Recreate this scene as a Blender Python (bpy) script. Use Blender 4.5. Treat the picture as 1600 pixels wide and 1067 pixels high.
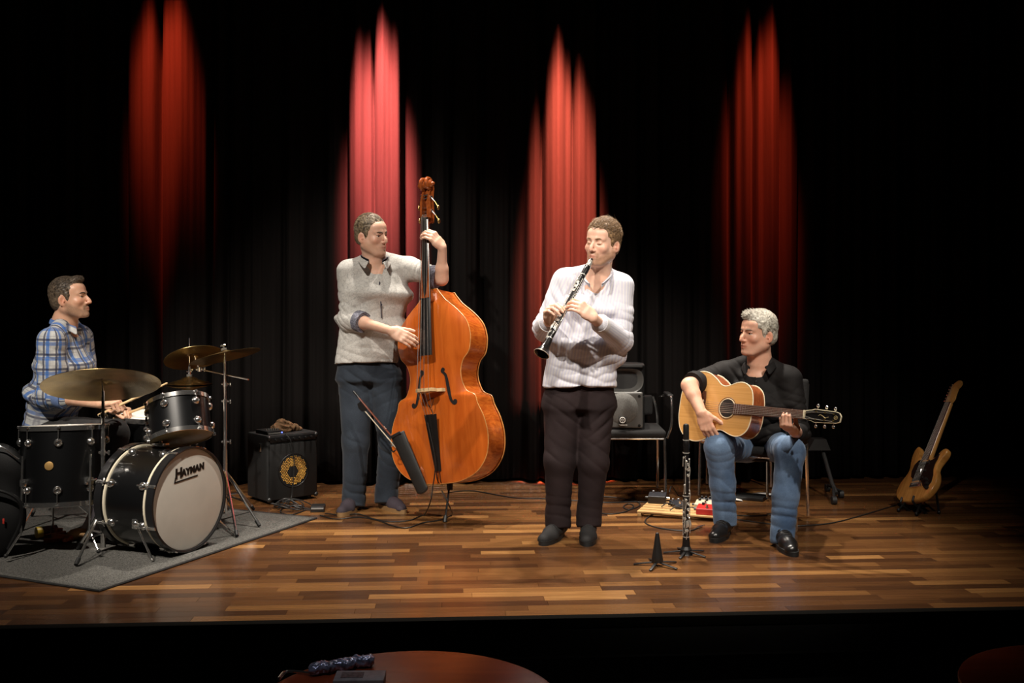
import bpy, bmesh, math, random
import numpy as np
from mathutils import Matrix, Vector

random.seed(7)
rng = np.random.default_rng(7)
scene = bpy.context.scene
for o in list(bpy.data.objects):
    bpy.data.objects.remove(o)
COL = scene.collection
PI = math.pi

# ------------------------------------------------------------------ camera
F = 35.0 / 36.0 * 1600.0          # focal length in pixels
CAMZ, HOR = 1.26, 480.0           # eye height over the stage, horizon row
cam_d = bpy.data.cameras.new('camera')
cam_d.lens = 35.0
cam_d.sensor_width = 36.0
cam_d.shift_y = (HOR - 533.5) / 1600.0
cam_d.clip_end = 60
cam = bpy.data.objects.new('camera', cam_d)
cam.location = (0, 0, CAMZ)
cam.rotation_euler = (PI / 2, 0, 0)
COL.objects.link(cam)
scene.camera = cam

# ------------------------------------------------------------------ world, lights, exposure
world = bpy.data.worlds.new('hall')
scene.world = world
world.use_nodes = True
world.node_tree.nodes['Background'].inputs[0].default_value = (1.0, 0.86, 0.72, 1)
world.node_tree.nodes['Background'].inputs[1].default_value = 0.0025
scene.view_settings.view_transform = 'Standard'
scene.view_settings.look = 'None'
scene.view_settings.exposure = 0.0
scene.view_settings.gamma = 1.0
scene.view_settings.use_curve_mapping = False


def spot(name, loc, aim, watts, color, angle, blend, size):
    d = bpy.data.lights.new(name, 'SPOT')
    d.energy = watts
    d.color = color
    d.spot_size = math.radians(angle)
    d.spot_blend = blend
    d.shadow_soft_size = size
    o = bpy.data.objects.new(name, d)
    o.location = loc
    o.rotation_euler = (Vector(aim) - Vector(loc)).to_track_quat('-Z', 'Y').to_euler()
    COL.objects.link(o)
    return o


WARM = (1.0, 0.91, 0.80)
# front of house keys, hung over the audience, and two added fill lamps
spot('front_spot_left', (-1.9, 1.6, 4.6), (-0.75, 5.8, 0.75), 960, WARM, 40, 0.5, 0.06)
spot('front_spot_right', (2.5, 1.8, 4.6), (0.8, 5.4, 0.7), 800, WARM, 36, 0.5, 0.06)
spot('guitarist_fill', (0.1, 1.3, 4.7), (1.15, 5.6, 0.75), 420, WARM, 30, 0.6, 0.06)  # extra lamp added to brighten the seated guitarist
spot('guitar_fill', (3.4, 4.2, 4.4), (2.62, 6.3, 0.62), 170, WARM, 13, 0.9, 0.05)  # narrow lamp added because the electric guitar came out too dark
spot('front_spot_drums', (-3.0, 1.8, 4.4), (-2.15, 5.4, 0.7), 900, WARM, 32, 0.6, 0.06)
# unseen dim lamp, added to brighten the front table and its foil
spot('table_fill', (-0.7, 1.9, 3.4), (-0.3, 2.6, 0.2), 34, (0.95, 0.92, 1.0), 34, 0.9, 0.05)
# overhead rig behind the players
spot('rig_spot_left', (-0.9, 6.4, 4.7), (-0.7, 5.6, 0.0), 760, WARM, 60, 0.8, 0.06)
spot('rig_spot_middle', (0.5, 6.4, 4.7), (0.3, 5.2, 0.0), 760, WARM, 55, 0.8, 0.06)
spot('rig_spot_right', (1.25, 6.4, 4.7), (0.95, 5.3, 0.0), 760, WARM, 44, 0.9, 0.06)
# red washes grazing the curtain
RED = (1.0, 0.068, 0.024)
PINK = (1.0, 0.15, 0.13)
for nm, px, aimz, w, c, ang in (
        ('curtain_wash_outer_left', 268, 2.80, 13000, RED, 14.5),
        ('curtain_wash_left', 594, 2.42, 92000, PINK, 12.5),
        ('curtain_wash_right', 882, 2.15, 74000, (1.0, 0.145, 0.085), 12.5),
        ('curtain_wash_outer_right', 1194, 2.55, 12500, RED, 14)):
    x = (px - 800) * 7.05 / F
    spot(nm, (x, 6.44 + 0.06 * x, 4.8), (x, 7.06 + 0.06 * x, aimz), w, c, ang, 1.0, 0.05)


# ------------------------------------------------------------------ pixels to places
def P(px, py, y):
    return np.array([(px - 800.0) * y / F, y, CAMZ - (py - HOR) * y / F])


def G(px, py):
    return P(px, py, F * CAMZ / (py - HOR))


def A(*v):
    return np.array(v, float)


def unit(v):
    v = np.asarray(v, float)
    return v / (np.linalg.norm(v) + 1e-12)


def frame(y, z):
    """3x3 with columns x,y,z: y kept, z made square to it."""
    y = unit(y)
    z = np.asarray(z, float)
    z = unit(z - y * np.dot(y, z))
    x = np.cross(y, z)
    return np.stack([x, y, z], 1)


def M4(R, loc):
    m = Matrix.Identity(4)
    for i in range(3):
        for j in range(3):
            m[i][j] = float(R[i][j])
        m[i][3] = float(loc[i])
    return m


def rotz(a):
    c, s = math.cos(a), math.sin(a)
    return np.array([[c, -s, 0], [s, c, 0], [0, 0, 1.0]])


def rot_axis(ax, a):
    ax = unit(ax)
    K = np.array([[0, -ax[2], ax[1]], [ax[2], 0, -ax[0]], [-ax[1], ax[0], 0]])
    return np.eye(3) + math.sin(a) * K + (1 - math.cos(a)) * K @ K


# ------------------------------------------------------------------ materials
MATS = {}


def node(nt, kind, **kw):
    n = nt.nodes.new(kind)
    for k, v in kw.items():
        setattr(n, k, v)
    return n


def mat(name, col, rough=0.5, metal=0.0, spec=0.5, vary=0.0, scale=8.0, stretch=(1, 1, 1), bump=0.0,
        bscale=60.0, col2=None, coat=0.0, sheen=0.0, sss=0.0, detail=4.0):
    """Principled material with a noise that varies its colour and a noise relief."""
    if name in MATS:
        return MATS[name]
    m = bpy.data.materials.new(name)
    m.use_nodes = True
    nt = m.node_tree
    b = nt.nodes['Principled BSDF']
    b.inputs['Base Color'].default_value = (*col, 1)
    b.inputs['Roughness'].default_value = rough
    b.inputs['Metallic'].default_value = metal
    b.inputs['Specular IOR Level'].default_value = spec
    b.inputs['Coat Weight'].default_value = coat
    b.inputs['Coat Roughness'].default_value = 0.08
    b.inputs['Sheen Weight'].default_value = sheen
    if sss:
        b.inputs['Subsurface Weight'].default_value = sss
        b.inputs['Subsurface Radius'].default_value = (0.012, 0.004, 0.002)
        b.inputs['Subsurface Scale'].default_value = 1.0
    tc = node(nt, 'ShaderNodeTexCoord')
    mp = node(nt, 'ShaderNodeMapping')
    mp.inputs['Scale'].default_value = stretch
    nt.links.new(tc.outputs['Object'], mp.inputs['Vector'])
    if vary or col2:
        n = node(nt, 'ShaderNodeTexNoise')
        n.inputs['Scale'].default_value = scale
        n.inputs['Detail'].default_value = detail
        nt.links.new(mp.outputs[0], n.inputs['Vector'])
        r = node(nt, 'ShaderNodeValToRGB')
        c2 = col2 or tuple(min(1, c * (1 + vary)) for c in col)
        c1 = col if col2 else tuple(c * (1 - vary) for c in col)
        r.color_ramp.elements[0].position = 0.33
        r.color_ramp.elements[0].color = (*c1, 1)
        r.color_ramp.elements[1].position = 0.67
        r.color_ramp.elements[1].color = (*c2, 1)
        nt.links.new(n.outputs['Fac'], r.inputs[0])
        nt.links.new(r.outputs[0], b.inputs['Base Color'])
    if bump:
        n2 = node(nt, 'ShaderNodeTexNoise')
        n2.inputs['Scale'].default_value = bscale
        n2.inputs['Detail'].default_value = 3
        nt.links.new(mp.outputs[0], n2.inputs['Vector'])
        bp = node(nt, 'ShaderNodeBump')
        bp.inputs['Strength'].default_value = bump
        bp.inputs['Distance'].default_value = 0.004
        nt.links.new(n2.outputs['Fac'], bp.inputs['Height'])
        nt.links.new(bp.outputs[0], b.inputs['Normal'])
    MATS[name] = m
    return m


def lk(nt, a, b):
    nt.links.new(a, b)


# ------------------------------------------------------------------ objects
def link_mesh(name, verts, faces, m, parent=None, smooth=True, sharp=None, world=False, base=None):
    me = bpy.data.meshes.new(name)
    verts = np.asarray(verts, float)
    if world and parent is not None:
        off = np.array(ROOTLOC.get(parent.name, (0, 0, 0)))
        verts = verts - off
    if base is not None:
        verts = verts - np.asarray(base)
    if isinstance(faces, np.ndarray):
        me.vertices.add(len(verts))
        me.vertices.foreach_set('co', verts.astype(np.float32).ravel())
        nf, k = faces.shape
        me.loops.add(nf * k)
        me.loops.foreach_set('vertex_index', faces.astype(np.int32).ravel())
        me.polygons.add(nf)
        me.polygons.foreach_set('loop_start', np.arange(0, nf * k, k, dtype=np.int32))
        me.polygons.foreach_set('loop_total', np.full(nf, k, dtype=np.int32))
        me.update(calc_edges=True)
    else:
        me.from_pydata([tuple(v) for v in verts], [], faces)
        me.update()
    if m is not None:
        me.materials.append(m)
    if smooth:
        me.polygons.foreach_set('use_smooth', np.ones(len(me.polygons), bool))
        if sharp:
            me.set_sharp_from_angle(angle=math.radians(sharp))
    o = bpy.data.objects.new(name, me)
    COL.objects.link(o)
    if parent is not None:
        o.parent = parent
    if base is not None:
        o.location = tuple(base)
    return o


ROOTLOC = {}


def tag(o, label=None, cat=None, group=None, kind=None):
    if label:
        o['label'] = label
    if cat:
        o['category'] = cat
    if group:
        o['group'] = group
    if kind:
        o['kind'] = kind
    return o


def thing(name, label, cat, loc=(0, 0, 0), R=None, group=None):
    o = bpy.data.objects.new(name, None)
    o.empty_display_size = 0.1
    COL.objects.link(o)
    if R is not None:
        o.matrix_world = M4(R, loc)
    else:
        o.location = tuple(float(c) for c in loc)
        ROOTLOC[o.name] = tuple(float(c) for c in loc)
    return tag(o, label, cat, group)


class MB:
    """Collects simple solids into one mesh."""

    def __init__(s):
        s.v = []
        s.f = []

    def add(s, vs, fs):
        n = len(s.v)
        s.v.extend([tuple(map(float, v)) for v in vs])
        s.f.extend([tuple(i + n for i in f) for f in fs])
        return s

    def box(s, c, size, R=None, bev=0.0):
        c = np.asarray(c, float)
        hx, hy, hz = [d / 2 for d in size]
        R = np.eye(3) if R is None else R
        if bev <= 0:
            vs = [c + R @ A(x, y, z) for x in (-hx, hx) for y in (-hy, hy) for z in (-hz, hz)]
            fs = [(0, 1, 3, 2), (4, 6, 7, 5), (0, 4, 5, 1), (2, 3, 7, 6), (0, 2, 6, 4), (1, 5, 7, 3)]
            return s.add(vs, fs)
        b = min(bev, hx * .9, hy * .9, hz * .9)
        bm = bmesh.new()
        bmesh.ops.create_cube(bm, size=1.0)
        for v in bm.verts:
            v.co = Vector((v.co.x * 2 * hx, v.co.y * 2 * hy, v.co.z * 2 * hz))
        bmesh.ops.bevel(bm, geom=bm.edges[:], offset=b, segments=2, affect='EDGES', profile=0.5)
        bm.verts.ensure_lookup_table()
        vs = [c + R @ np.array(v.co) for v in bm.verts]
        bm.verts.index_update()
        fs = [tuple(v.index for v in f.verts) for f in bm.faces]
        bm.free()
        return s.add(vs, fs)

    def cyl(s, a, b, r, r2=None, seg=14, caps=True):
        r2 = r if r2 is None else r2
        return s.tube([a, b], [r, r2], seg, caps)

    def tube(s, pts, r, seg=8, caps=True, closed=False):
        pts = [np.asarray(p, float) for p in pts]
        n = len(pts)
        rs = [r] * n if np.isscalar(r) else list(r)
        tang = []
        for i in range(n):
            a = pts[i - 1] if (i > 0 or closed) else pts[i]
            b = pts[(i + 1) % n] if (i < n - 1 or closed) else pts[i]
            tang.append(unit(b - a))
        ref = A(0, 0, 1) if abs(tang[0][2]) < .9 else A(1, 0, 0)
        u = unit(np.cross(tang[0], ref))
        vs, fs = [], []
        for i in range(n):
            t = tang[i]
            u = unit(u - t * np.dot(u, t))
            w = np.cross(t, u)
            for k in range(seg):
                a = 2 * PI * k / seg
                vs.append(pts[i] + rs[i] * (math.cos(a) * u + math.sin(a) * w))
        m = n if closed else n - 1
        for i in range(m):
            j = (i + 1) % n
            for k in range(seg):
                k2 = (k + 1) % seg
                fs.append((i * seg + k, i * seg + k2, j * seg + k2, j * seg + k))
        if caps and not closed:
            fs.append(tuple(range(seg - 1, -1, -1)))
            fs.append(tuple(range((n - 1) * seg, n * seg)))
        return s.add(vs, fs)

    def lathe(s, prof, seg=32, R=None, loc=(0, 0, 0), sx=1.0, sy=1.0):
        """prof: list of (r, z) turned round local z."""
        R = np.eye(3) if R is None else R
        loc = np.asarray(loc, float)
        vs, fs = [], []
        n = len(prof)
        for r, z in prof:
            for k in range(seg):
                a = 2 * PI * k / seg
                vs.append(loc + R @ A(sx * r * math.cos(a), sy * r * math.sin(a), z))
        for i in range(n - 1):
            for k in range(seg):
                k2 = (k + 1) % seg
                fs.append((i * seg + k, i * seg + k2, (i + 1) * seg + k2, (i + 1) * seg + k))
        if prof[0][0] > 1e-6:
            fs.append(tuple(range(seg - 1, -1, -1)))
        if prof[-1][0] > 1e-6:
            fs.append(tuple(range((n - 1) * seg, n * seg)))
        return s.add(vs, fs)

    def sphere(s, c, r, seg=12, rings=8, R=None):
        r = (r, r, r) if np.isscalar(r) else r
        R = np.eye(3) if R is None else R
        c = np.asarray(c, float)
        vs, fs = [], []
        for i in range(rings + 1):
            th = PI * i / rings
            for k in range(seg):
                a = 2 * PI * k / seg
                vs.append(c + R @ A(r[0] * math.sin(th) * math.cos(a), r[1] * math.sin(th) * math.sin(a), r[2] * math.cos(th)))
        for i in range(rings):
            for k in range(seg):
                k2 = (k + 1) % seg
                fs.append((i * seg + k, (i + 1) * seg + k, (i + 1) * seg + k2, i * seg + k2))
        return s.add(vs, fs)

    def prism(s, out, z0, z1, R=None, loc=(0, 0, 0)):
        """out: 2-D outline (counter-clockwise), extruded along local z."""
        R = np.eye(3) if R is None else R
        loc = np.asarray(loc, float)
        n = len(out)
        vs = [loc + R @ A(x, y, z0) for x, y in out] + [loc + R @ A(x, y, z1) for x, y in out]
        fs = [tuple(range(n - 1, -1, -1)), tuple(range(n, 2 * n))]
        for i in range(n):
            j = (i + 1) % n
            fs.append((i, j, n + j, n + i))
        return s.add(vs, fs)

    def torus(s, R0, r, R=None, loc=(0, 0, 0), seg=40, seg2=8):
        R = np.eye(3) if R is None else R
        loc = np.asarray(loc, float)
        pts = [loc + R @ A(R0 * math.cos(2 * PI * k / seg), R0 * math.sin(2 * PI * k / seg), 0) for k in range(seg)]
        return s.tube(pts, r, seg2, closed=True)

    def build(s, name, m, parent=None, smooth=True, sharp=35, world=False, base=None):
        return link_mesh(name, s.v, s.f, m, parent, smooth, sharp, world, base)


def spline(pts, n=8, closed=False):
    """Catmull-Rom through the points."""
    pts = [np.asarray(p, float) for p in pts]
    out = []
    N = len(pts)
    rngi = range(N if closed else N - 1)
    for i in rngi:
        p1, p2 = pts[i], pts[(i + 1) % N]
        p0 = pts[i - 1] if (i > 0 or closed) else 2 * p1 - p2
        p3 = pts[(i + 2) % N] if (i + 2 < N or closed) else 2 * p2 - p1
        for k in range(n):
            t = k / n
            out.append(0.5 * ((2 * p1) + (-p0 + p2) * t + (2 * p0 - 5 * p1 + 4 * p2 - p3) * t * t + (-p0 + 3 * p1 - 3 * p2 + p3) * t ** 3))
    if not closed:
        out.append(pts[-1])
    return out


# ------------------------------------------------------------------ implicit surfaces for soft shapes
class Blob:
    """Rounded solids blended into one continuous surface (surface nets)."""

    def __init__(s):
        s.ops = []

    def _push(s, fn, lo, hi, k, op):
        s.ops.append((fn, np.asarray(lo, float), np.asarray(hi, float), k, op))

    def cone(s, a, b, ra, rb=None, k=0.015, op='u'):
        rb = ra if rb is None else rb
        a = np.asarray(a, float)
        b = np.asarray(b, float)
        ba = b - a
        bb = float(ba @ ba) + 1e-12
        r = max(ra, rb)

        def fn(X, Y, Z):
            x, y, z = X - a[0], Y - a[1], Z - a[2]
            t = np.clip((x * ba[0] + y * ba[1] + z * ba[2]) / bb, 0, 1)
            return np.sqrt((x - t * ba[0]) ** 2 + (y - t * ba[1]) ** 2 + (z - t * ba[2]) ** 2) - (ra + t * (rb - ra))
        s._push(fn, np.minimum(a, b) - r, np.maximum(a, b) + r, k, op)
        return s

    def chain(s, pts, rs, k=0.015, op='u'):
        for i in range(len(pts) - 1):
            s.cone(pts[i], pts[i + 1], rs[i], rs[i + 1], k, op)
        return s

    def ell(s, c, r, R=None, k=0.015, op='u'):
        c = np.asarray(c, float)
        R = np.eye(3) if R is None else R
        r = np.asarray(r if not np.isscalar(r) else (r, r, r), float)
        ext = np.sqrt(((R * r) ** 2).sum(1))

        def fn(X, Y, Z):
            x, y, z = X - c[0], Y - c[1], Z - c[2]
            k0 = 0
            k1 = 0
            for i in range(3):
                q = x * R[0, i] + y * R[1, i] + z * R[2, i]
                k0 = k0 + (q / r[i]) ** 2
                k1 = k1 + (q / r[i] ** 2) ** 2
            k0 = np.sqrt(k0)
            return k0 * (k0 - 1) / (np.sqrt(k1) + 1e-6)
        s._push(fn, c - ext, c + ext, k, op)
        return s

    def slab(s, a, b, ra, rb, u, cap=0.03, k=0.02, op='u'):
        """Segment with elliptic section: ra, rb = (half width along u, half depth)."""
        a = np.asarray(a, float)
        b = np.asarray(b, float)
        ba = b - a
        L = np.linalg.norm(ba)
        w = ba / L
        u = unit(np.asarray(u, float) - w * np.dot(u, w))
        v = np.cross(w, u)
        m = max(max(ra), max(rb), cap)

        def fn(X, Y, Z):
            x, y, z = X - a[0], Y - a[1], Z - a[2]
            h = x * w[0] + y * w[1] + z * w[2]
            t = np.clip(h / L, 0, 1)
            e = h - t * L
            pu = (x * u[0] + y * u[1] + z * u[2]) / (ra[0] + t * (rb[0] - ra[0]))
            pv = (x * v[0] + y * v[1] + z * v[2]) / (ra[1] + t * (rb[1] - ra[1]))
            k0 = np.sqrt(pu * pu + pv * pv + (e / cap) ** 2)
            mr = min(min(ra), min(rb), cap)
            rr = (ra[1] + t * (rb[1] - ra[1]))
            return (k0 - 1) * np.minimum(rr, max(mr, 0.03))
        s._push(fn, np.minimum(a, b) - m, np.maximum(a, b) + m, k, op)
        return s

    def rbox(s, c, half, R=None, r=0.01, k=0.01, op='u'):
        c = np.asarray(c, float)
        R = np.eye(3) if R is None else R
        half = np.asarray(half, float)
        ext = np.abs(R) @ half

        def fn(X, Y, Z):
            x, y, z = X - c[0], Y - c[1], Z - c[2]
            out = 0
            ins = -1e9
            for i in range(3):
                q = np.abs(x * R[0, i] + y * R[1, i] + z * R[2, i]) - (half[i] - r)
                out = out + np.maximum(q, 0) ** 2
                ins = np.maximum(ins, q)
            return np.sqrt(out) + np.minimum(ins, 0) - r
        s._push(fn, c - ext, c + ext, k, op)
        return s

    def cut(s, pt, n, lo, hi):
        """Removes everything on the side n points to, inside the box lo..hi."""
        pt = np.asarray(pt, float)
        n = unit(n)

        def fn(X, Y, Z):
            return (X - pt[0]) * n[0] + (Y - pt[1]) * n[1] + (Z - pt[2]) * n[2]
        s._push(fn, lo, hi, 0, 'c')
        return s

    def mesh(s, h):
        lo = np.min([o[1] for o in s.ops if o[4] == 'u'], 0) - 3 * h - 0.01
        hi = np.max([o[2] for o in s.ops if o[4] == 'u'], 0) + 3 * h + 0.01
        n = np.ceil((hi - lo) / h).astype(int) + 1
        V = np.full(n, 0.2, np.float32)
        ax = [(lo[i] + h * np.arange(n[i])).astype(np.float32) for i in range(3)]
        for fn, a, b, k, op in s.ops:
            mg = k + 4 * h if op != 'c' else 0
            i0 = np.clip(((a - mg - lo) / h).astype(int), 0, n)
            i1 = np.clip(((b + mg - lo) / h).astype(int) + 2, 0, n)
            if np.any(i1 <= i0):
                continue
            sl = tuple(slice(i0[i], i1[i]) for i in range(3))
            X = ax[0][sl[0]][:, None, None]
            Y = ax[1][sl[1]][None, :, None]
            Z = ax[2][sl[2]][None, None, :]
            d = fn(X, Y, Z)
            v = V[sl]
            if op == 'u':
                if k > 0:
                    g = np.maximum(k - np.abs(d - v), 0) / k
                    V[sl] = np.minimum(d, v) - g * g * k * 0.25
                else:
                    V[sl] = np.minimum(d, v)
            elif op == 's':
                if k > 0:
                    g = np.maximum(k - np.abs(-d - v), 0) / k
                    V[sl] = np.maximum(-d, v) + g * g * k * 0.25
                else:
                    V[sl] = np.maximum(-d, v)
            else:
                V[sl] = np.maximum(v, d)
        return nets(V, lo, h)


def nets(V, lo, h):
    S = V < 0
    nx, ny, nz = V.shape
    cnt = np.zeros((nx - 1, ny - 1, nz - 1), np.int8)
    offs = [(i, j, k) for i in (0, 1) for j in (0, 1) for k in (0, 1)]
    for i, j, k in offs:
        cnt += S[i:nx - 1 + i, j:ny - 1 + j, k:nz - 1 + k]
    act = (cnt > 0) & (cnt < 8)
    I = np.argwhere(act)
    idx = np.full(act.shape, -1, np.int32)
    idx[act] = np.arange(len(I), dtype=np.int32)
    cv = np.stack([V[I[:, 0] + i, I[:, 1] + j, I[:, 2] + k] for i, j, k in offs], 1)
    acc = np.zeros((len(I), 3))
    num = np.zeros(len(I))
    oa = np.array(offs, float)
    for a in range(8):
        for b in range(a + 1, 8):
            if np.abs(oa[a] - oa[b]).sum() == 1:
                va, vb = cv[:, a], cv[:, b]
                m = (va < 0) != (vb < 0)
                t = np.where(m, va / np.where(m, va - vb, 1), 0)
                acc += m[:, None] * (oa[a] + t[:, None] * (oa[b] - oa[a]))
                num += m
    verts = lo + h * (I + acc / num[:, None])
    quads = []
    for d in range(3):
        e = [0, 0, 0]
        e[d] = 1
        a = S[:nx - e[0], :ny - e[1], :nz - e[2]]
        b = S[e[0]:, e[1]:, e[2]:]
        J = np.argwhere(a != b)
        d1, d2 = (d + 1) % 3, (d + 2) % 3
        ok = (J[:, d1] > 0) & (J[:, d2] > 0) & (J[:, d1] < V.shape[d1] - 1) & (J[:, d2] < V.shape[d2] - 1)
        J = J[ok]
        s0 = S[J[:, 0], J[:, 1], J[:, 2]]

        def at(o1, o2):
            K = J.copy()
            K[:, d1] -= o1
            K[:, d2] -= o2
            return idx[K[:, 0], K[:, 1], K[:, 2]]
        q = np.stack([at(1, 1), at(0, 1), at(0, 0), at(1, 0)], 1)
        q[~s0] = q[~s0][:, ::-1]
        quads.append(q)
    return verts, np.concatenate(quads)


def vnormals(v, f):
    e1 = v[f[:, 2]] - v[f[:, 0]]
    e2 = v[f[:, 3]] - v[f[:, 1]]
    fn = np.cross(e1, e2)
    n = np.zeros_like(v)
    for i in range(4):
        np.add.at(n, f[:, i], fn)
    return n / (np.linalg.norm(n, axis=1, keepdims=True) + 1e-12)


def relax(v, f, it=2, lam=0.5):
    n = len(v)
    for _ in range(it):
        acc = np.zeros_like(v)
        num = np.zeros(n)
        for i in range(4):
            np.add.at(acc, f[:, i], v[f[:, (i + 1) % 4]] + v[f[:, (i + 3) % 4]])
            np.add.at(num, f[:, i], 2)
        v = v + lam * (acc / num[:, None] - v)
    return v


def wob(v, freq, seed, n=7):
    """Smooth pseudo-noise in -1..1 at points v."""
    r = np.random.default_rng(seed)
    out = np.zeros(len(v))
    for i in range(n):
        d = unit(r.normal(size=3)) * freq * r.uniform(.6, 1.7)
        out += np.sin(v @ d + r.uniform(0, 6.28) + 1.3 * np.sin(v @ (unit(r.normal(size=3)) * freq * .7) + r.uniform(0, 6.28)))
    return out / n


def folds(v, n, specs):
    """Cloth folds: (centre, direction across the folds, reach, wavelength, depth)."""
    out = np.zeros(len(v))
    for i, (c, d, R, lam, amp) in enumerate(specs):
        q = v - np.asarray(c)
        r2 = (q ** 2).sum(1) / R ** 2
        m = r2 < 6
        if not m.any():
            continue
        ph = (q[m] @ unit(d)) / lam * 2 * PI + 4.2 * wob(v[m], 13.0, 100 + i) + 1.6 * wob(v[m], 30.0, 300 + i)
        mask = np.clip(.45 + 1.3 * wob(v[m], 14.0, 500 + i), 0, 1)
        sn = np.abs(np.sin(ph * .5))
        out[m] += 1.25 * amp * np.exp(-1.1 * r2[m]) * mask * ((1 - sn) ** 1.5 * -1.4 + sn * .5)
    return v + n * out[:, None]


def set_attr(o, name, vals):
    at = o.data.attributes.new(name, 'FLOAT', 'POINT')
    at.data.foreach_set('value', np.asarray(vals, np.float32))

# ================================================================== THE SETTING
STAGE_A = math.radians(3.4)                 # the stage is turned a little against the camera
SR = rotz(STAGE_A)
S0 = A(0, 4.02, 0)                          # a point on the front edge


def stg(x, y, z=0.0):
    """Stage coordinates (x along the front edge, y to the back) to the world."""
    return S0 + SR @ A(x, y, z)


def m_plank():
    m = bpy.data.materials.new('stage_parquet')
    m.use_nodes = True
    nt = m.node_tree
    b = nt.nodes['Principled BSDF']
    at = node(nt, 'ShaderNodeAttribute', attribute_name='tone')
    tc = node(nt, 'ShaderNodeTexCoord')
    mp = node(nt, 'ShaderNodeMapping')
    mp.inputs['Rotation'].default_value = (0, 0, -STAGE_A)
    mp.inputs['Scale'].default_value = (1.6, 30, 30)
    geo = node(nt, 'ShaderNodeNewGeometry')
    lk(nt, geo.outputs['Position'], mp.inputs['Vector'])
    n = node(nt, 'ShaderNodeTexNoise')
    n.inputs['Scale'].default_value = 3.0
    n.inputs['Detail'].default_value = 6
    n.inputs['Distortion'].default_value = 0.6
    lk(nt, mp.outputs[0], n.inputs['Vector'])
    ad = node(nt, 'ShaderNodeMath', operation='MULTIPLY_ADD')
    ad.inputs[1].default_value = 0.5
    lk(nt, n.outputs['Fac'], ad.inputs[0])
    lk(nt, at.outputs['Fac'], ad.inputs[2])
    r = node(nt, 'ShaderNodeValToRGB')
    e = r.color_ramp.elements
    e[0].position = 0.2
    e[0].color = (0.054, 0.0225, 0.0095, 1)
    e[1].position = 1.15
    e[1].color = (0.50, 0.275, 0.100, 1)
    for p, c in ((0.45, (0.112, 0.047, 0.0165, 1)), (0.7, (0.182, 0.083, 0.027, 1)), (0.9, (0.29, 0.142, 0.048, 1))):
        q = e.new(p)
        q.color = c
    lk(nt, ad.outputs[0], r.inputs[0])
    lk(nt, r.outputs[0], b.inputs['Base Color'])
    n3 = node(nt, 'ShaderNodeTexNoise')
    n3.inputs['Scale'].default_value = 5
    n3.inputs['Detail'].default_value = 5
    lk(nt, geo.outputs['Position'], n3.inputs['Vector'])
    mr = node(nt, 'ShaderNodeMapRange')
    mr.inputs['To Min'].default_value = 0.15
    mr.inputs['To Max'].default_value = 0.28
    lk(nt, n3.outputs['Fac'], mr.inputs['Value'])
    lk(nt, mr.outputs[0], b.inputs['Roughness'])
    b.inputs['Specular IOR Level'].default_value = 0.5
    bp = node(nt, 'ShaderNodeBump')
    bp.inputs['Strength'].default_value = 0.12
    bp.inputs['Distance'].default_value = 0.002
    lk(nt, n.outputs['Fac'], bp.inputs['Height'])
    lk(nt, bp.outputs[0], b.inputs['Normal'])
    return m


M_PLANK = m_plank()
M_BLACK = mat('black_paint', (0.006, 0.006, 0.006), 0.6, spec=0.3, vary=.3)
M_SUB = mat('dark_subfloor', (0.010, 0.006, 0.004), 0.8)

# stage deck: a dark bed that carries the parquet strips
deck = MB()
deck.box((0, 1.9, -0.012 - 0.07), (9.0, 3.8, 0.14))
floor = deck.build('floor', M_SUB, None, smooth=False)
floor.matrix_world = M4(SR, S0)
tag(floor, 'wooden stage floor of narrow reddish brown parquet strips', None, None, 'structure')

W_ST, GAP = 0.068, 0.0009
strips = []
prng = random.Random(11)
rows = int(3.7 / W_ST)
for r in range(rows):
    y0 = 0.045 + r * W_ST
    x = -3.6 - prng.uniform(0, .6)
    while x < 3.7:
        L = prng.choice((0.28, 0.36, 0.45, 0.55, 0.62, 0.72))
        tone = prng.choice((-.08, -.02, .03, .06, .1, .14, .18, .22, .26, .32, .40, .56)) + prng.uniform(-.05, .05)
        strips.append((x, y0, L, tone))
        x += L


def strip_geo(mb, st, x0=0, y0=0):
    x, y, L, t = st
    a, b, c, d = x - x0 + GAP / 2, x - x0 + L - GAP / 2, y - y0 + GAP / 2, y - y0 + W_ST - GAP / 2
    e = 0.0004
    z1 = 0.0
    vs = [(a, c, -.012), (b, c, -.012), (b, d, -.012), (a, d, -.012), (a, c, z1 - e), (b, c, z1 - e), (b, d, z1 - e), (a, d, z1 - e),
          (a + e, c + e, z1), (b - e, c + e, z1), (b - e, d - e, z1), (a + e, d - e, z1)]
    fs = [(8, 9, 10, 11)]
    for i in range(4):
        j = (i + 1) % 4
        fs.append((i, j, 4 + j, 4 + i))
        fs.append((4 + i, 4 + j, 8 + j, 8 + i))
    mb.add(vs, fs)


def strip_score(st):
    c = stg(st[0] + st[2] / 2, st[1] + W_ST / 2)
    sc = F / c[1]
    px = 800 + c[0] * sc
    if px < -40 or px > 1640:
        return 0
    return st[2] * sc * W_ST * CAMZ * sc / c[1]


order = sorted(range(len(strips)), key=lambda i: -strip_score(strips[i]))
near = set(order[:300])
rest = MB()
tones = []
for i, st in enumerate(strips):
    if i in near:
        mb = MB()
        strip_geo(mb, st, st[0], st[1])
        o = mb.build('floor_plank', M_PLANK, floor, smooth=False)
        o.location = (st[0], st[1], 0)
        set_attr(o, 'tone', [st[3]] * len(mb.v))
    else:
        strip_geo(rest, st)
        tones += [st[3]] * 12
o = rest.build('far_floor_planks', M_PLANK, floor, smooth=False)
set_attr(o, 'tone', tones)
o['kind'] = 'stuff'

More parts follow.
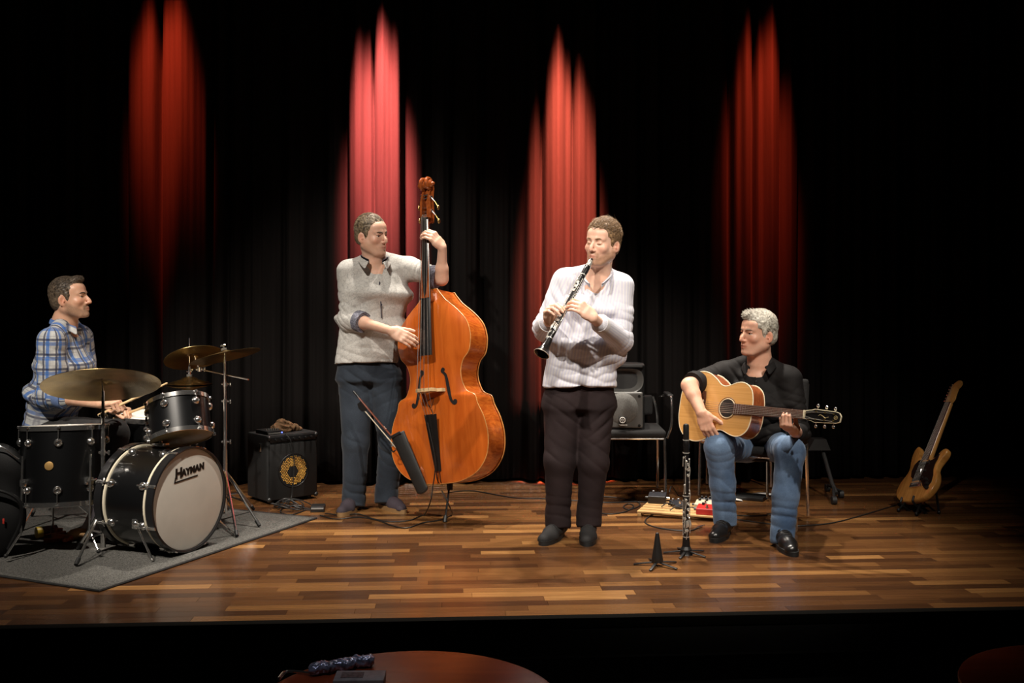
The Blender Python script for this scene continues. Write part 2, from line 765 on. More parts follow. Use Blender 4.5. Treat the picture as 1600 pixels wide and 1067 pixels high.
# black edge strip, lip, recessed fascia panels, hall floor
mb = MB()
mb.box((0, 0.02, -0.018), (9.0, 0.05, 0.04), bev=.004)
o = mb.build('trim_1', mat('edge_strip', (0.004, 0.0036, 0.003), 0.9, spec=.03), None)
o.matrix_world = M4(SR, S0)
tag(o, 'black edge strip along the front of the stage', None, None, 'structure')
mb = MB()
mb.box((0, 0.03, -0.10), (9.0, 0.06, 0.125), bev=.003)
o = mb.build('trim_2', M_BLACK, None)
o.matrix_world = M4(SR, S0)
tag(o, 'black lip board under the stage edge', None, None, 'structure')
fas = MB()
fas.box((0, 0.10, -0.335), (9.0, 0.04, 0.33))
fo = fas.build('wall_front', M_BLACK, None, smooth=False)
fo.matrix_world = M4(SR, S0)
tag(fo, 'black panelled front of the stage', None, None, 'structure')
for i in range(9):
    mb = MB()
    mb.box((-4 + i, 0.072, -0.335), (0.992, 0.016, 0.32), bev=.003)
    mb.build('fascia_panel', M_BLACK, fo)
mb = MB()
mb.box((0, 0.5, -0.52), (14, 9.5, 0.04))
o = mb.build('floor_hall', mat('hall_floor', (0.012, 0.010, 0.009), 0.55, vary=.3), None, smooth=False)
tag(o, 'dark floor of the auditorium', None, None, 'structure')

# ---------------------------------------------------------------- back curtain
M_CURT = mat('black_stage_cloth', (0.0056, 0.0045, 0.0042), 0.9, spec=0.08, vary=.18, scale=14, stretch=(1, 1, .06),
             bump=.35, bscale=120)
CURT_Y = 3.18


def curtain(name, x0, x1, z1, depth_fn, label, y=CURT_Y, step=0.008):
    nz = 10
    xs = np.arange(x0, x1, step)
    vs, fs = [], []
    for i, x in enumerate(xs):
        for j in range(nz):
            z = 0.025 + (z1 - 0.025) * j / (nz - 1)
            d = depth_fn(x, z)
            vs.append(stg(x, y - d, z))
    n = len(xs)
    for i in range(n - 1):
        for j in range(nz - 1):
            fs.append((i * nz + j, (i + 1) * nz + j, (i + 1) * nz + j + 1, i * nz + j + 1))
    o = link_mesh(name, vs, fs, M_CURT, None, True)
    md = o.modifiers.new('cloth', 'SOLIDIFY')
    md.thickness = 0.004
    return tag(o, label, 'curtain')


# broad pleats (pixel columns: left edge, right edge, how far they stand out), narrow dark folds between
crn = random.Random(5)
pleats = [(166, 203, .07), (207, 251, .15), (258, 329, .17), (334, 352, .08), (358, 378, .06), (506, 536, .06), (543, 583, .16), (585, 628, .185), (634, 662, .07), (823, 845, .10), (851, 895, .17), (896, 936, .15),
          (940, 958, .05), (1080, 1092, .06), (1118, 1150, .10), (1157, 1188, .16), (1192, 1232, .17), (1233, 1264, .11)]
covered = [(160, 384), (500, 668), (818, 962), (1076, 1268)]
px = -300
while px < 1950:
    w = crn.uniform(16, 48)
    if not any(a - 4 < px + w and px < b + 4 for a, b in covered):
        pleats.append((px, px + w, crn.uniform(.03, .10)))
        px += w + crn.uniform(3, 12)
    else:
        px += 6
SH = math.sin(STAGE_A) * 3.05
PL = np.array([((a - 800) * 7.03 / F + SH, (b - 800) * 7.03 / F + SH, d) for a, b, d in pleats])


def fold_depth(x, z):
    sway = .006 * math.sin(z * 1.1 + x * 3)
    e = .020
    up = 1 / (1 + np.exp(-(x + sway - PL[:, 0]) / e * 4))
    dn = 1 / (1 + np.exp((x + sway - PL[:, 1]) / e * 4))
    m = (x - PL[:, 0]) / (PL[:, 1] - PL[:, 0])
    belly = .75 + .25 * np.sin(np.clip(m, 0, 1) * PI) + .10 * np.sin(m * 9 + PL[:, 0] * 40) * (PL[:, 1] - PL[:, 0] > .12)
    d = float(np.max(PL[:, 2] * up * dn * belly))
    return d * (1.0 + 0.15 * max(0, 0.5 - z)) + .004 * math.sin(x * 71 + z * .6) + .0025 * math.sin(x * 163 + 1)


curtain('stage_curtain', -4.6, 4.9, 5.2, fold_depth, 'black pleated back curtain washed by four red lamps behind the musicians')
for sgn, x0, nm in ((-1, -4.4, 'left'), (1, 3.6, 'right')):
    pass
mb = MB()
mb.box((0, 3.75, 2.6), (11, 0.06, 6.4))
o = mb.build('wall_back', M_BLACK, None, smooth=False)
o.matrix_world = M4(SR, S0)
tag(o, 'black wall behind the stage curtain', None, None, 'structure')

# ================================================================== PEOPLE
def skin_mat(name, col, hair, lip=(0.45, 0.16, 0.12)):
    m = bpy.data.materials.new(name)
    m.use_nodes = True
    nt = m.node_tree
    b = nt.nodes['Principled BSDF']
    b.inputs['Roughness'].default_value = 0.42
    b.inputs['Specular IOR Level'].default_value = 0.4
    b.inputs['Subsurface Weight'].default_value = 0.12
    b.inputs['Subsurface Radius'].default_value = (0.010, 0.004, 0.002)
    b.inputs['Subsurface Scale'].default_value = 1.0
    geo = node(nt, 'ShaderNodeNewGeometry')
    n = node(nt, 'ShaderNodeTexNoise')
    n.inputs['Scale'].default_value = 35
    n.inputs['Detail'].default_value = 4
    lk(nt, geo.outputs['Position'], n.inputs['Vector'])
    r = node(nt, 'ShaderNodeValToRGB')
    r.color_ramp.elements[0].position = .3
    r.color_ramp.elements[0].color = (col[0] * .94, col[1] * .87, col[2] * .84, 1)
    r.color_ramp.elements[1].position = .7
    r.color_ramp.elements[1].color = (*col, 1)
    lk(nt, n.outputs['Fac'], r.inputs[0])
    cur = r.outputs[0]
    fine = node(nt, 'ShaderNodeTexNoise')
    fine.inputs['Scale'].default_value = 420
    lk(nt, geo.outputs['Position'], fine.inputs['Vector'])
    for nm, c, k in (('flush', (col[0] * .95, col[1] * .62, col[2] * .55), 1.0), ('lip', lip, 1.0), ('beard', hair, .8), ('crease', (col[0] * .45, col[1] * .30, col[2] * .24), 1.0)):
        at = node(nt, 'ShaderNodeAttribute', attribute_name=nm)
        mx = node(nt, 'ShaderNodeMix', data_type='RGBA')
        f = at.outputs['Fac']
        if nm == 'beard':
            mu = node(nt, 'ShaderNodeMath', operation='MULTIPLY')
            mr = node(nt, 'ShaderNodeMapRange')
            mr.inputs['From Min'].default_value = .3
            mr.inputs['From Max'].default_value = .6
            mr.inputs['To Min'].default_value = .45
            lk(nt, fine.outputs['Fac'], mr.inputs['Value'])
            lk(nt, at.outputs['Fac'], mu.inputs[0])
            lk(nt, mr.outputs[0], mu.inputs[1])
            f = mu.outputs[0]
        lk(nt, f, mx.inputs['Factor'])
        lk(nt, cur, mx.inputs[6])
        mx.inputs[7].default_value = (*c, 1)
        cur = mx.outputs[2]
    lk(nt, cur, b.inputs['Base Color'])
    bp = node(nt, 'ShaderNodeBump')
    bp.inputs['Strength'].default_value = .15
    bp.inputs['Distance'].default_value = .001
    lk(nt, fine.outputs['Fac'], bp.inputs['Height'])
    lk(nt, bp.outputs[0], b.inputs['Normal'])
    return m


def hair_mat(name, c1, c2):
    m = bpy.data.materials.new(name)
    m.use_nodes = True
    nt = m.node_tree
    b = nt.nodes['Principled BSDF']
    b.inputs['Roughness'].default_value = 0.5
    geo = node(nt, 'ShaderNodeNewGeometry')
    n = node(nt, 'ShaderNodeTexNoise')
    n.inputs['Scale'].default_value = 90
    n.inputs['Detail'].default_value = 5
    lk(nt, geo.outputs['Position'], n.inputs['Vector'])
    r = node(nt, 'ShaderNodeValToRGB')
    r.color_ramp.elements[0].position = .35
    r.color_ramp.elements[0].color = (*c1, 1)
    r.color_ramp.elements[1].position = .68
    r.color_ramp.elements[1].color = (*c2, 1)
    lk(nt, n.outputs['Fac'], r.inputs[0])
    lk(nt, r.outputs[0], b.inputs['Base Color'])
    return m


def head(B, o, R, sc=1.0, closed=False, jaw=1.0, nose=1.0, nb=None):
    """Adds a head to a blob. o = point between the eyes inside the skull; R columns right, forward, up."""
    def T(x, y, z):
        return o + R @ (A(x, y, z) * sc)
    q = sc
    B.ell(T(0, -.018, .034), A(.0745, .095, .081) * q, R, .02 * q)
    B.ell(T(0, .030, -.020), A(.0620, .062, .085) * q, R, .025 * q)
    B.ell(T(0, .052, .048), A(.054, .036, .036) * q, R, .03 * q)
    for s in (-1, 1):
        B.cone(T(s * .052 * jaw, -.004, -.052), T(s * .028 * jaw, .056, -.103), .020 * q, .016 * q, .03 * q)
        B.cone(T(s * .054, .000, -.02), T(s * .052 * jaw, -.002, -.055), .018 * q, .018 * q, .025 * q)
        B.ell(T(s * .040, .060, -.028), A(.022, .020, .018) * q, R, .02 * q)
        B.cone(T(s * .012, .086, .021), T(s * .044, .068, .021), .0095 * q, .0075 * q, .014 * q)
    B.ell(T(0, .078, -.104), A(.023, .019, .017) * q, R, .022 * q)
    B.ell(T(0, .0725, -.068), A(.030, .024, .026) * q, R, .02 * q)
    for s in (-1, 1):
        B.ell(T(s * .031, .094, .001), A(.0155, .017, .0105) * q, R, .012 * q, 's')
        if closed:
            B.ell(T(s * .031, .0775, .000), A(.0135, .0100, .0105) * q, R, .003 * q)
        else:
            B.cone(T(s * .020, .0850, .0075), T(s * .043, .0790, .0065), .0048 * q, .0044 * q, .004 * q)
            B.cone(T(s * .021, .0835, -.0085), T(s * .041, .0780, -.0080), .0032 * q, .0032 * q, .004 * q)
    # nose
    B.cone(T(0, .086, .012), T(0, .108, -.024), .0070 * q, .0088 * q, .010 * q)
    B.cone(T(0, .105, -.022), T(0, .1105 + .006 * (nose - 1), -.036), .0088 * q, .0102 * q, .006 * q)
    for s in (-1, 1):
        B.ell(T(s * .0125, .0975, -.040), A(.0075, .0105, .0075) * q, R, .007 * q)
        B.ell(T(s * .0065, .1030, -.0485), A(.0036, .0042, .004) * q, R, .003 * q, 's')
        # ears
        e = frame(R @ A(s * .42, -.90, 0), R @ A(0, -.18, 1))
        B.ell(T(s * .0800, -.013, -.012), A(.0075, .0205, .032) * q, e, .006 * q)
        nrm = e[:, 0] * (1 if np.dot(e[:, 0], R[:, 0] * s) > 0 else -1)
        B.ell(T(s * .0800, -.013, -.012) + (nrm * .0085 + R @ A(0, .004, .003)) * q, A(.0075, .0115, .0200) * q, e, .002 * q, 's')
        B.ell(T(s * .0800, -.013, -.012) + (nrm * .0050 + R @ A(0, .010, -.006)) * q, A(.0050, .0050, .0070) * q, e, .002 * q)
        B.ell(T(s * .0785, -.002, -.036), A(.006, .009, .009) * q, e, .006 * q)
    # lips
    for s in (-1, 1):
        B.cone(T(0, .0960, -.0655), T(s * .021, .0860, -.0695), .0056 * q, .0035 * q, .005 * q)
        B.cone(T(0, .0940, -.0775), T(s * .019, .0855, -.0725), .0066 * q, .0035 * q, .005 * q)
        B.cone(T(0, .1025, -.0712), T(s * .022, .0910, -.0712), .0020 * q, .0014 * q, .003 * q, 's')
    if nb is not None:
        B.slab(T(0, -.022, -.055), np.asarray(nb) + R @ A(0, -.01, -.02) * 0, (.054 * q, .058 * q), (.062 * q, .062 * q), R[:, 0], .03, .03)
    return T


def head_attr(ob, o, R, sc, beard=0.0, moustache=0.0, base=None):
    n = len(ob.data.vertices)
    co = np.empty(n * 3, np.float32)
    ob.data.vertices.foreach_get('co', co)
    v = (co.reshape(-1, 3) + np.asarray(base) - o) @ R / sc
    x, y, z = v[:, 0], v[:, 1], v[:, 2]

    def g(cx, cy, cz, rx, ry, rz):
        return np.exp(-(((np.abs(x) - cx) / rx) ** 2 + ((y - cy) / ry) ** 2 + ((z - cz) / rz) ** 2))
    lip = np.clip(1.6 * (g(0, .09, -.066, .021, .02, .0055) + g(0, .09, -.077, .019, .02, .006)) - .35, 0, 1)
    crease = np.clip(1.5 * g(0, .09, -.0712, .021, .02, .0022), 0, .9) + .55 * g(.031, .085, .0085, .016, .02, .0028)
    fl = .55 * g(.042, .07, -.032, .022, .03, .02) + .6 * g(0, .105, -.036, .016, .02, .014) + .7 * g(.083, -.01, -.012, .012, .03, .035)
    face = (y > -.02) & (np.abs(x) < .085) & (z > -.14)
    be = np.zeros(n)
    if beard:
        lim = -.036 - .055 * np.clip((y - .0) / .08, 0, 1) + .012
        jawm = np.clip((lim + .012 - z) / .018, 0, 1) * np.clip((z + .125) / .02, 0, 1) * np.clip((y + .012) / .02, 0, 1)
        mus = np.clip(1.8 * g(0, .093, -.057, .028, .02, .0075) + 1.2 * g(.026, .082, -.070, .007, .02, .016), 0, 1) * moustache
        be = np.clip(np.maximum(jawm * beard, mus), 0, 1) * face * (1 - np.clip(lip * 1.5, 0, 1))
    set_attr(ob, 'lip', lip * face)
    set_attr(ob, 'crease', np.clip(crease, 0, 1) * face)
    set_attr(ob, 'flush', fl * (np.abs(z) < .1))
    set_attr(ob, 'beard', be)


FL = {'i': (.0280, .0900, .046, .027, .022, .0089), 'm': (.0090, .0950, .050, .031, .023, .0091),
      'r': (-.0105, .0900, .047, .029, .023, .0087), 'p': (-.0285, .0800, .036, .022, .020, .0076)}


def hand(B, w, f, l, right, curls, thumb=(.75, .55, -.35), thumb_curl=.25, sc=1.0, spread=0.06):
    """w wrist, f finger direction, l towards the thumb side, curls: i/m/r/p -> three bends in degrees."""
    f = unit(f)
    l = unit(np.asarray(l, float) - f * np.dot(f, l))
    d = np.cross(f, l) if right else np.cross(l, f)
    w = np.asarray(w, float)

    def T(x, y, z):
        return w + sc * (x * l + y * f + z * d)
    tips = {}
    B.slab(T(.002, .0, 0), T(.001, .05, .0), (.027 * sc, .019 * sc), (.038 * sc, .0165 * sc), l, .012, .012)
    for key, (lx, ly, l1, l2, l3, r) in FL.items():
        r *= sc
        k0 = T(lx, ly, .002)
        B.cone(T(lx * .75, .03, .0), k0, .0125 * sc, .0108 * sc, .012)
        sp = spread * lx / .028
        fd = unit(f + sp * l)
        p = k0
        ang = 0
        for c, L, ra, rb in zip(curls[key], (l1, l2, l3), (1.12, 1.0, .92), (1.0, .92, .74)):
            ang += math.radians(c)
            nx = p + sc * L * (math.cos(ang) * fd - math.sin(ang) * d)
            B.cone(p, nx, r * ra, r * rb, .003)
            p = nx
        tips[key] = p
    tb = T(.024, .022, -.008)
    td = unit(thumb[0] * l + thumb[1] * f + thumb[2] * d)
    t1 = tb + sc * .043 * td
    B.cone(T(.012, .014, -.002), tb, .017 * sc, .0165 * sc, .015)
    B.cone(tb, t1, .0155 * sc, .0112 * sc, .012)
    ax = np.cross(td, l)
    Rt = rot_axis(ax if np.linalg.norm(ax) > .1 else d, -thumb_curl * 0 + 0)
    td2 = unit(td + thumb_curl * (f - 1.2 * l))
    t2 = t1 + sc * .032 * td2
    B.cone(t1, t2, .0108 * sc, .0100 * sc, .004)
    td3 = unit(td2 + thumb_curl * (f - 1.0 * l))
    t3 = t2 + sc * .026 * td3
    B.cone(t2, t3, .0102 * sc, .0080 * sc, .004)
    tips['t'] = t3
    return tips


def hair(T, R, sc, style, parent, m, seed=1):
    """Scalp of hair with locks. style: dict(top, side, back, comb, lock, hairline, n)."""
    B = Blob()
    t, sd = style['top'], style['side']
    q = sc
    B.ell(T(0, -.018 + style.get('fwd', 0), .034 + t * .35), A(.0745 + sd, .095 + sd, .081 + t * .7) * q, R, .01)
    B.ell(T(0, -.050, -.015), A(.063 + sd, .058 + sd * .8, .060) * q, R, .02)
    if style.get('quiff'):
        B.ell(T(style.get('qx', 0), .055, .098), A(.042, .032, .020 + style['quiff']) * q, R, .02)
    # face and neck openings
    B.rbox(T(0, .105, -.07), A(.13, .080, .10) * q, R, .02 * q, .008, 's')
    hl = style.get('hairline', .068)
    B.ell(T(0, .112, hl - .052), A(.064, .058, .050) * q, R, .012, 's')
    for s in (-1, 1):
        B.ell(T(s * .046, .094, hl - .028), A(.022, .040, .026) * q, R, .014, 's')
        B.ell(T(s * .085, -.006, -.018), A(.020, .026, .036) * q, R, .006, 's')
    B.rbox(T(0, 0, -.125), A(.15, .15, .060) * q, R, .01, .01, 's')
    for s in (-1, 1):
        B.chain([T(s * .0665, .004, .045), T(s * .0665, .014, .015), T(s * .0655, .012, -.022)], [.0125 * q, .011 * q, .007 * q], .012)
    v, f = B.mesh(.0042)
    nr = vnormals(v, f)
    v = v + nr * (0.0022 * wob(v, 160, seed) + .0015 * wob(v, 300, seed + 1))[:, None]
    o0 = T(0, 0, 0)
    loc = (v - o0) @ R / sc
    nl = nr @ R
    r = np.random.default_rng(seed)
    ok = np.where((loc[:, 2] > -.06) & ((v - T(0, -.018, .034)) * nr).sum(1).__gt__(0.02))[0]
    pick = r.choice(ok, min(style['n'], len(ok)), replace=False)
    comb = style['comb']
    vs, fs = [v], [f]
    base = len(v)
    add_v, add_f = [], []
    for i in pick:
        p, n = loc[i], nl[i]
        d = np.asarray(comb(p), float) + r.normal(size=3) * style.get('mess', .25)
        d = d - n * (d @ n)
        d = unit(d)
        top = max(0, min(1, (p[2] - .0) / .08))
        L = style['lock'] * (.35 + .65 * top) * r.uniform(.6, 1.3)
        if p[1] > .02 and p[2] < hl:
            L *= .5
        lift = style.get('lift', .35)
        u = unit(np.cross(n, d))
        w0 = r.uniform(.0009, .0019) * style.get('w', 1.0)
        p0 = p - n * .003
        ring = []
        cu = style.get('curl', 0) * r.normal()
        for j, tt in enumerate((0, .4, .75, 1.0)):
            c = p0 + d * L * tt + n * (lift * L * math.sin(tt * 2.2) - (L * tt) ** 2 / .17) + u * cu * L * tt * tt
            ww = w0 * (1, .9, .6, .12)[j]
            ring.append((c + u * ww, c + n * ww * .7, c - u * ww))
        for rg in ring:
            for c in rg:
                add_v.append(o0 + R @ (c * sc))
        for j in range(3):
            for k in range(3):
                a0 = base + j * 3 + k
                a1 = base + j * 3 + (k + 1) % 3
                add_f.append((a0, a1, a1 + 3, a0 + 3))
        base += 12
    V = np.concatenate([v, np.array(add_v)])
    Fq = np.concatenate([f, np.array(add_f, dtype=f.dtype)])
    return link_mesh('hair', V, Fq, m, parent, True, None, True)


def brows(T, R, sc, parent, m, thick=1.0, drop=0.0):
    for s in (-1, 1):
        mb = MB()
        pts = [T(s * x, y, z - .004 - drop * (1 - abs(x) / .05)) for x, y, z in ((.013, .0950, .0225), (.024, .0930, .0260), (.036, .0850, .0262), (.047, .0740, .0205))]
        mb.tube(spline(pts, 4), [.0034 * thick * sc * (1 - .5 * abs(i / 12 - .35)) for i in range(13)], 6)
        mb.build('eyebrow', m, parent, world=True)


M_EYE = mat('eye_white', (0.62, 0.56, 0.50), 0.15)
M_IRIS = mat('iris_brown', (0.035, 0.018, 0.010), 0.1)


def eyes(T, R, sc, parent, look=(0, 1, 0)):
    look = unit(R @ unit(look))
    for s in (-1, 1):
        c = T(s * .031, .0715, .0005)
        mb = MB()
        mb.sphere(c, .0122 * sc, 12, 8)
        e = mb.build('eye', M_EYE, parent, world=True)
        mb = MB()
        mb.sphere(c + look * .0085 * sc, .0060 * sc, 10, 6)
        mb.build('iris', M_IRIS, e, world=False, base=None)
        off = np.array(ROOTLOC[parent.name])
        ir = e.children[0]
        ir.location = tuple(-off)


def bone_attr(ob, v, bones):
    """cu: round the limb, cv: along it; bones = (a, b, radius, u, is_torso)."""
    best = np.full(len(v), 1e9)
    cu = np.zeros(len(v))
    cv = np.zeros(len(v))
    for a, b, r, u, torso in bones:
        a, b = np.asarray(a), np.asarray(b)
        w = b - a
        L = np.linalg.norm(w)
        w = w / L
        u = unit(np.asarray(u, float) - w * np.dot(u, w))
        t = np.cross(w, u)
        q = v - a
        h = q @ w
        hc = np.clip(h, 0, L)
        if torso:
            d = np.linalg.norm(q - hc[:, None] * w, axis=1) / r
            c1 = q @ u
        else:
            d = np.linalg.norm(q - hc[:, None] * w, axis=1) / r
            c1 = np.arctan2(q @ u, q @ t) * r
        m = d < best
        best[m] = d[m]
        cu[m] = c1[m]
        cv[m] = h[m]
    set_attr(ob, 'cu', cu)
    set_attr(ob, 'cv', cv)


def shoe(parent, pos, toe, mu, ms, ml, L=.285, tall=.075, slim=1.0, laces=5, z0=0.0):
    """pos = heel-ankle point on the floor, toe = direction."""
    R = frame(A(toe[0], toe[1], 0), A(0, 0, 1))
    pos = A(pos[0], pos[1], z0)

    def T(x, y, z):
        return pos + R @ A(x * slim, y, z)
    B = Blob()
    k = L / .285
    B.chain([T(0, -.045 * k, .052), T(0, .03 * k, .058), T(.004, .105 * k, .038), T(.004, .185 * k, .028)], [.036, .040, .040, .028], .02)
    B.cone(T(0, -.030, .06), T(0, -.02, tall + .03), .040, .038, .02)
    B.cone(T(-.012, .12 * k, .028), T(.014, .188 * k, .024), .034, .026, .02)
    lo, hi = pos - .5, pos + .5
    B.cut(T(0, 0, .018), A(0, 0, -1), lo, hi)
    B.cut(T(0, 0, tall + .04), A(0, 0, 1), lo, hi)
    v, f = B.mesh(.0045)
    up = link_mesh('shoe', v, f, mu, parent, True, None, True)
    out = []
    for i in range(28):
        a = 2 * PI * i / 28
        yy = math.cos(a)
        y = .070 * k + yy * .158 * k
        wd = .041 + .008 * math.sin((yy + .3) * 1.6)
        wd *= .92 if yy < -.2 else 1
        out.append((math.sin(a) * wd * -1 * slim * (abs(math.sin(a)) ** -.12 if abs(math.sin(a)) > .05 else 1) + .004, y))
    mb = MB()
    mb.prism(out, 0.0, .024, R, pos)
    so = mb.build('sole', ms, up, sharp=50)
    so.data.transform(Matrix.Translation(-Vector(ROOTLOC[parent.name])))
    if laces:
        mb = MB()
        for i in range(laces):
            y = (.030 + .018 * i) * k
            z = .1015 - .0050 * i
            mb.tube([T(-.026, y, z - .012), T(-.010, y + .003, z), T(.010, y + .003, z), T(.026, y, z - .012)], .0028, 6)
        mb.tube(spline([T(0, .03 * k, .102), T(-.03, .045 * k, .098), T(-.036, .03 * k, .085), T(0, .03 * k, .102), T(.032, .05 * k, .096), T(.034, .03 * k, .080)], 5), .0024, 6)
        la = mb.build('lace', ml, up)
        la.data.transform(Matrix.Translation(-Vector(ROOTLOC[parent.name])))
    return up


def collar(parent, nb, R, r, m, name='collar', h=.035, open_deg=38, flap=.045, drop=.03, spread=.02, rx=1.08, lean=.0):
    """Shirt collar round the neck: stand, fold and two pointed flaps."""
    n = 30
    rows = [[], [], []]
    for i in range(n + 1):
        t = i / n
        a = math.radians(open_deg) + t * 2 * (PI - math.radians(open_deg))
        e = abs(2 * t - 1)              # 1 at the front ends, 0 at the nape
        s, c = math.sin(a) * rx, math.cos(a)
        dz = -drop * e ** 2
        fr = lean * e ** 2
        rows[0].append(nb + R @ A(s * r, c * r + fr, -.012 + dz))
        rows[1].append(nb + R @ A(s * (r + .004), c * (r + .004) + fr, h * (1 - .35 * e) + dz))
        fl = flap * (0.75 + .55 * e ** 6)
        rows[2].append(nb + R @ A(s * (r + .020 + spread * e ** 3), c * (r + .018 + .5 * spread * e ** 3) + fr, h * (1 - .35 * e) - fl + dz))
    vs = rows[0] + rows[1] + rows[2]
    fs = []
    N = n + 1
    for k in range(2):
        for i in range(n):
            fs.append((k * N + i, k * N + i + 1, (k + 1) * N + i + 1, (k + 1) * N + i))
    o = link_mesh(name, vs, fs, m, parent, True, None, True)
    md = o.modifiers.new('cloth', 'SOLIDIFY')
    md.thickness = .0035
    md2 = o.modifiers.new('soft', 'SUBSURF')
    md2.levels = md2.render_levels = 1
    return o


def cloth_mesh(name, B, h, m, parent, fold_specs=(), seed=1, noise=.004, smooth=2, bones=None):
    v, f = B.mesh(h)
    v = relax(v, f, smooth)
    n = vnormals(v, f)
    v0 = v
    v = v + n * (1.2 * noise * wob(v, 20, seed) + .5 * noise * wob(v, 48, seed + 3))[:, None]
    v = folds(v, n, fold_specs)
    o = link_mesh(name, v, f, m, parent, True, None, True)
    if bones:
        bone_attr(o, v0, bones)
    return o


def buttons(parent, pts, m, r=.0055):
    for p, n in pts:
        mb = MB()
        Rb = frame(A(.3, .2, 1), n)
        mb.lathe([(0, .003), (r * .6, .003), (r, .0015), (r, -.002)], 10, Rb, p)
        mb.build('button', m, parent, world=True)


def cuff(parent, a, b, r, m, name='cuff', thick=.006):
    """A turned-up band round a limb from a to b."""
    a, b = np.asarray(a, float), np.asarray(b, float)
    d = unit(b - a)
    L = np.linalg.norm(b - a)
    R = frame(np.cross(d, A(.3, .9, .2)), d)
    mb = MB()
    mb.lathe([(r - .006, 0), (r + thick * .6, -.001), (r + thick, .25 * L), (r + thick, .75 * L), (r + thick * .5, L), (r - .006, L - .002)], 22, R, a)
    v = np.array(mb.v)
    v = v + .0025 * np.stack([wob(v, 60, 5), wob(v, 60, 6), wob(v, 60, 7)], 1)
    mb.v = [tuple(x) for x in v]
    return mb.build(name, m, parent, world=True)


def cloth_mat(name, fn, rough=.8, bump=.25, bscale=700, sheen=.1):
    """fn(nt, cu, cv, pos) returns a colour socket."""
    m = bpy.data.materials.new(name)
    m.use_nodes = True
    nt = m.node_tree
    b = nt.nodes['Principled BSDF']
    b.inputs['Roughness'].default_value = rough
    b.inputs['Specular IOR Level'].default_value = .25
    b.inputs['Sheen Weight'].default_value = sheen
    cu = node(nt, 'ShaderNodeAttribute', attribute_name='cu').outputs['Fac']
    cv = node(nt, 'ShaderNodeAttribute', attribute_name='cv').outputs['Fac']
    pos = node(nt, 'ShaderNodeNewGeometry').outputs['Position']
    lk(nt, fn(nt, cu, cv, pos), b.inputs['Base Color'])
    n = node(nt, 'ShaderNodeTexNoise')
    n.inputs['Scale'].default_value = bscale
    lk(nt, pos, n.inputs['Vector'])
    bp = node(nt, 'ShaderNodeBump')
    bp.inputs['Strength'].default_value = bump
    bp.inputs['Distance'].default_value = .001
    lk(nt, n.outputs['Fac'], bp.inputs['Height'])
    lk(nt, bp.outputs[0], b.inputs['Normal'])
    return m


def nmath(nt, op, a, b=None, c=None):
    n = node(nt, 'ShaderNodeMath', operation=op)
    for i, x in enumerate((a, b, c)):
        if x is None:
            continue
        if isinstance(x, (int, float)):
            n.inputs[i].default_value = x
        else:
            lk(nt, x, n.inputs[i])
    return n.outputs[0]


def nstripe(nt, x, period, width, soft=.08, off=0.0):
    """1 inside stripes of the given share of the period."""
    t = nmath(nt, 'FRACT', nmath(nt, 'MULTIPLY_ADD', x, 1.0 / period, off + 100.0))
    d = nmath(nt, 'ABSOLUTE', nmath(nt, 'SUBTRACT', t, .5))
    mr = node(nt, 'ShaderNodeMapRange')
    mr.inputs['From Min'].default_value = width / 2 + soft
    mr.inputs['From Max'].default_value = max(0.0, width / 2 - soft)
    lk(nt, d, mr.inputs['Value'])
    return mr.outputs[0]


def nmix(nt, f, a, b):
    mx = node(nt, 'ShaderNodeMix', data_type='RGBA')
    for sock, x in ((mx.inputs['Factor'], f), (mx.inputs[6], a), (mx.inputs[7], b)):
        if isinstance(x, tuple):
            sock.default_value = (*x, 1)
        elif isinstance(x, (int, float)):
            sock.default_value = x
        else:
            lk(nt, x, sock)
    return mx.outputs[2]


def nnoise(nt, pos, scale, detail=3, lo=.35, hi=.65, dist=0.0):
    n = node(nt, 'ShaderNodeTexNoise')
    n.inputs['Scale'].default_value = scale
    n.inputs['Detail'].default_value = detail
    n.inputs['Distortion'].default_value = dist
    lk(nt, pos, n.inputs['Vector'])
    mr = node(nt, 'ShaderNodeMapRange')
    mr.inputs['From Min'].default_value = lo
    mr.inputs['From Max'].default_value = hi
    lk(nt, n.outputs['Fac'], mr.inputs['Value'])
    return mr.outputs[0]


def body_limbs(B, J, arm=(.043, .038, .026), leg=(.072, .052, .036)):
    for s in 'LR':
        if s + 'sh' in J:
            B.chain([J[s + 'sh'], J[s + 'el'], J[s + 'wr']], arm, .02)
            mid = .68 * np.asarray(J[s + 'el']) + .32 * np.asarray(J[s + 'wr'])
            B.cone(J[s + 'el'], mid, .036, .040, .02)
            B.cone(J['nb'] + A(0, .01, -.02), J[s + 'sh'] + A(0, 0, -.012), .036, .040, .03)
        B.chain([J[s + 'hip'], J[s + 'kn'], J[s + 'an']], leg, .03)
        an = np.asarray(J[s + 'an'])
        B.cone(an + A(0, 0, -.03), A(an[0], an[1], .045) + A(*J[s + 'toe'], 0) * .12, .030, .022, .02)


def finish_body(B, J, H, name, label, skin, base, beard=0, mous=0, h=.0042):
    root = thing('person', label, 'person', base)
    v, f = B.mesh(h)
    ob = link_mesh('body', v, f, skin, root, True, None, True)
    head_attr(ob, H[0], H[1], H[2], beard, mous, np.asarray(base))
    return root

# ------------------------------------------------------------------ the clarinet player
def denim(name, base, light, k=1.0):
    def fn(nt, cu, cv, pos):
        a = nnoise(nt, pos, 4.5, 4, .35, .7)
        c = nmix(nt, a, base, light)
        st = nnoise(nt, pos, 240, 2, .3, .7)
        return nmix(nt, nmath(nt, 'MULTIPLY', st, .35), c, tuple(x * .45 for x in base))
    return cloth_mat(name, fn, .85, .3, 500)


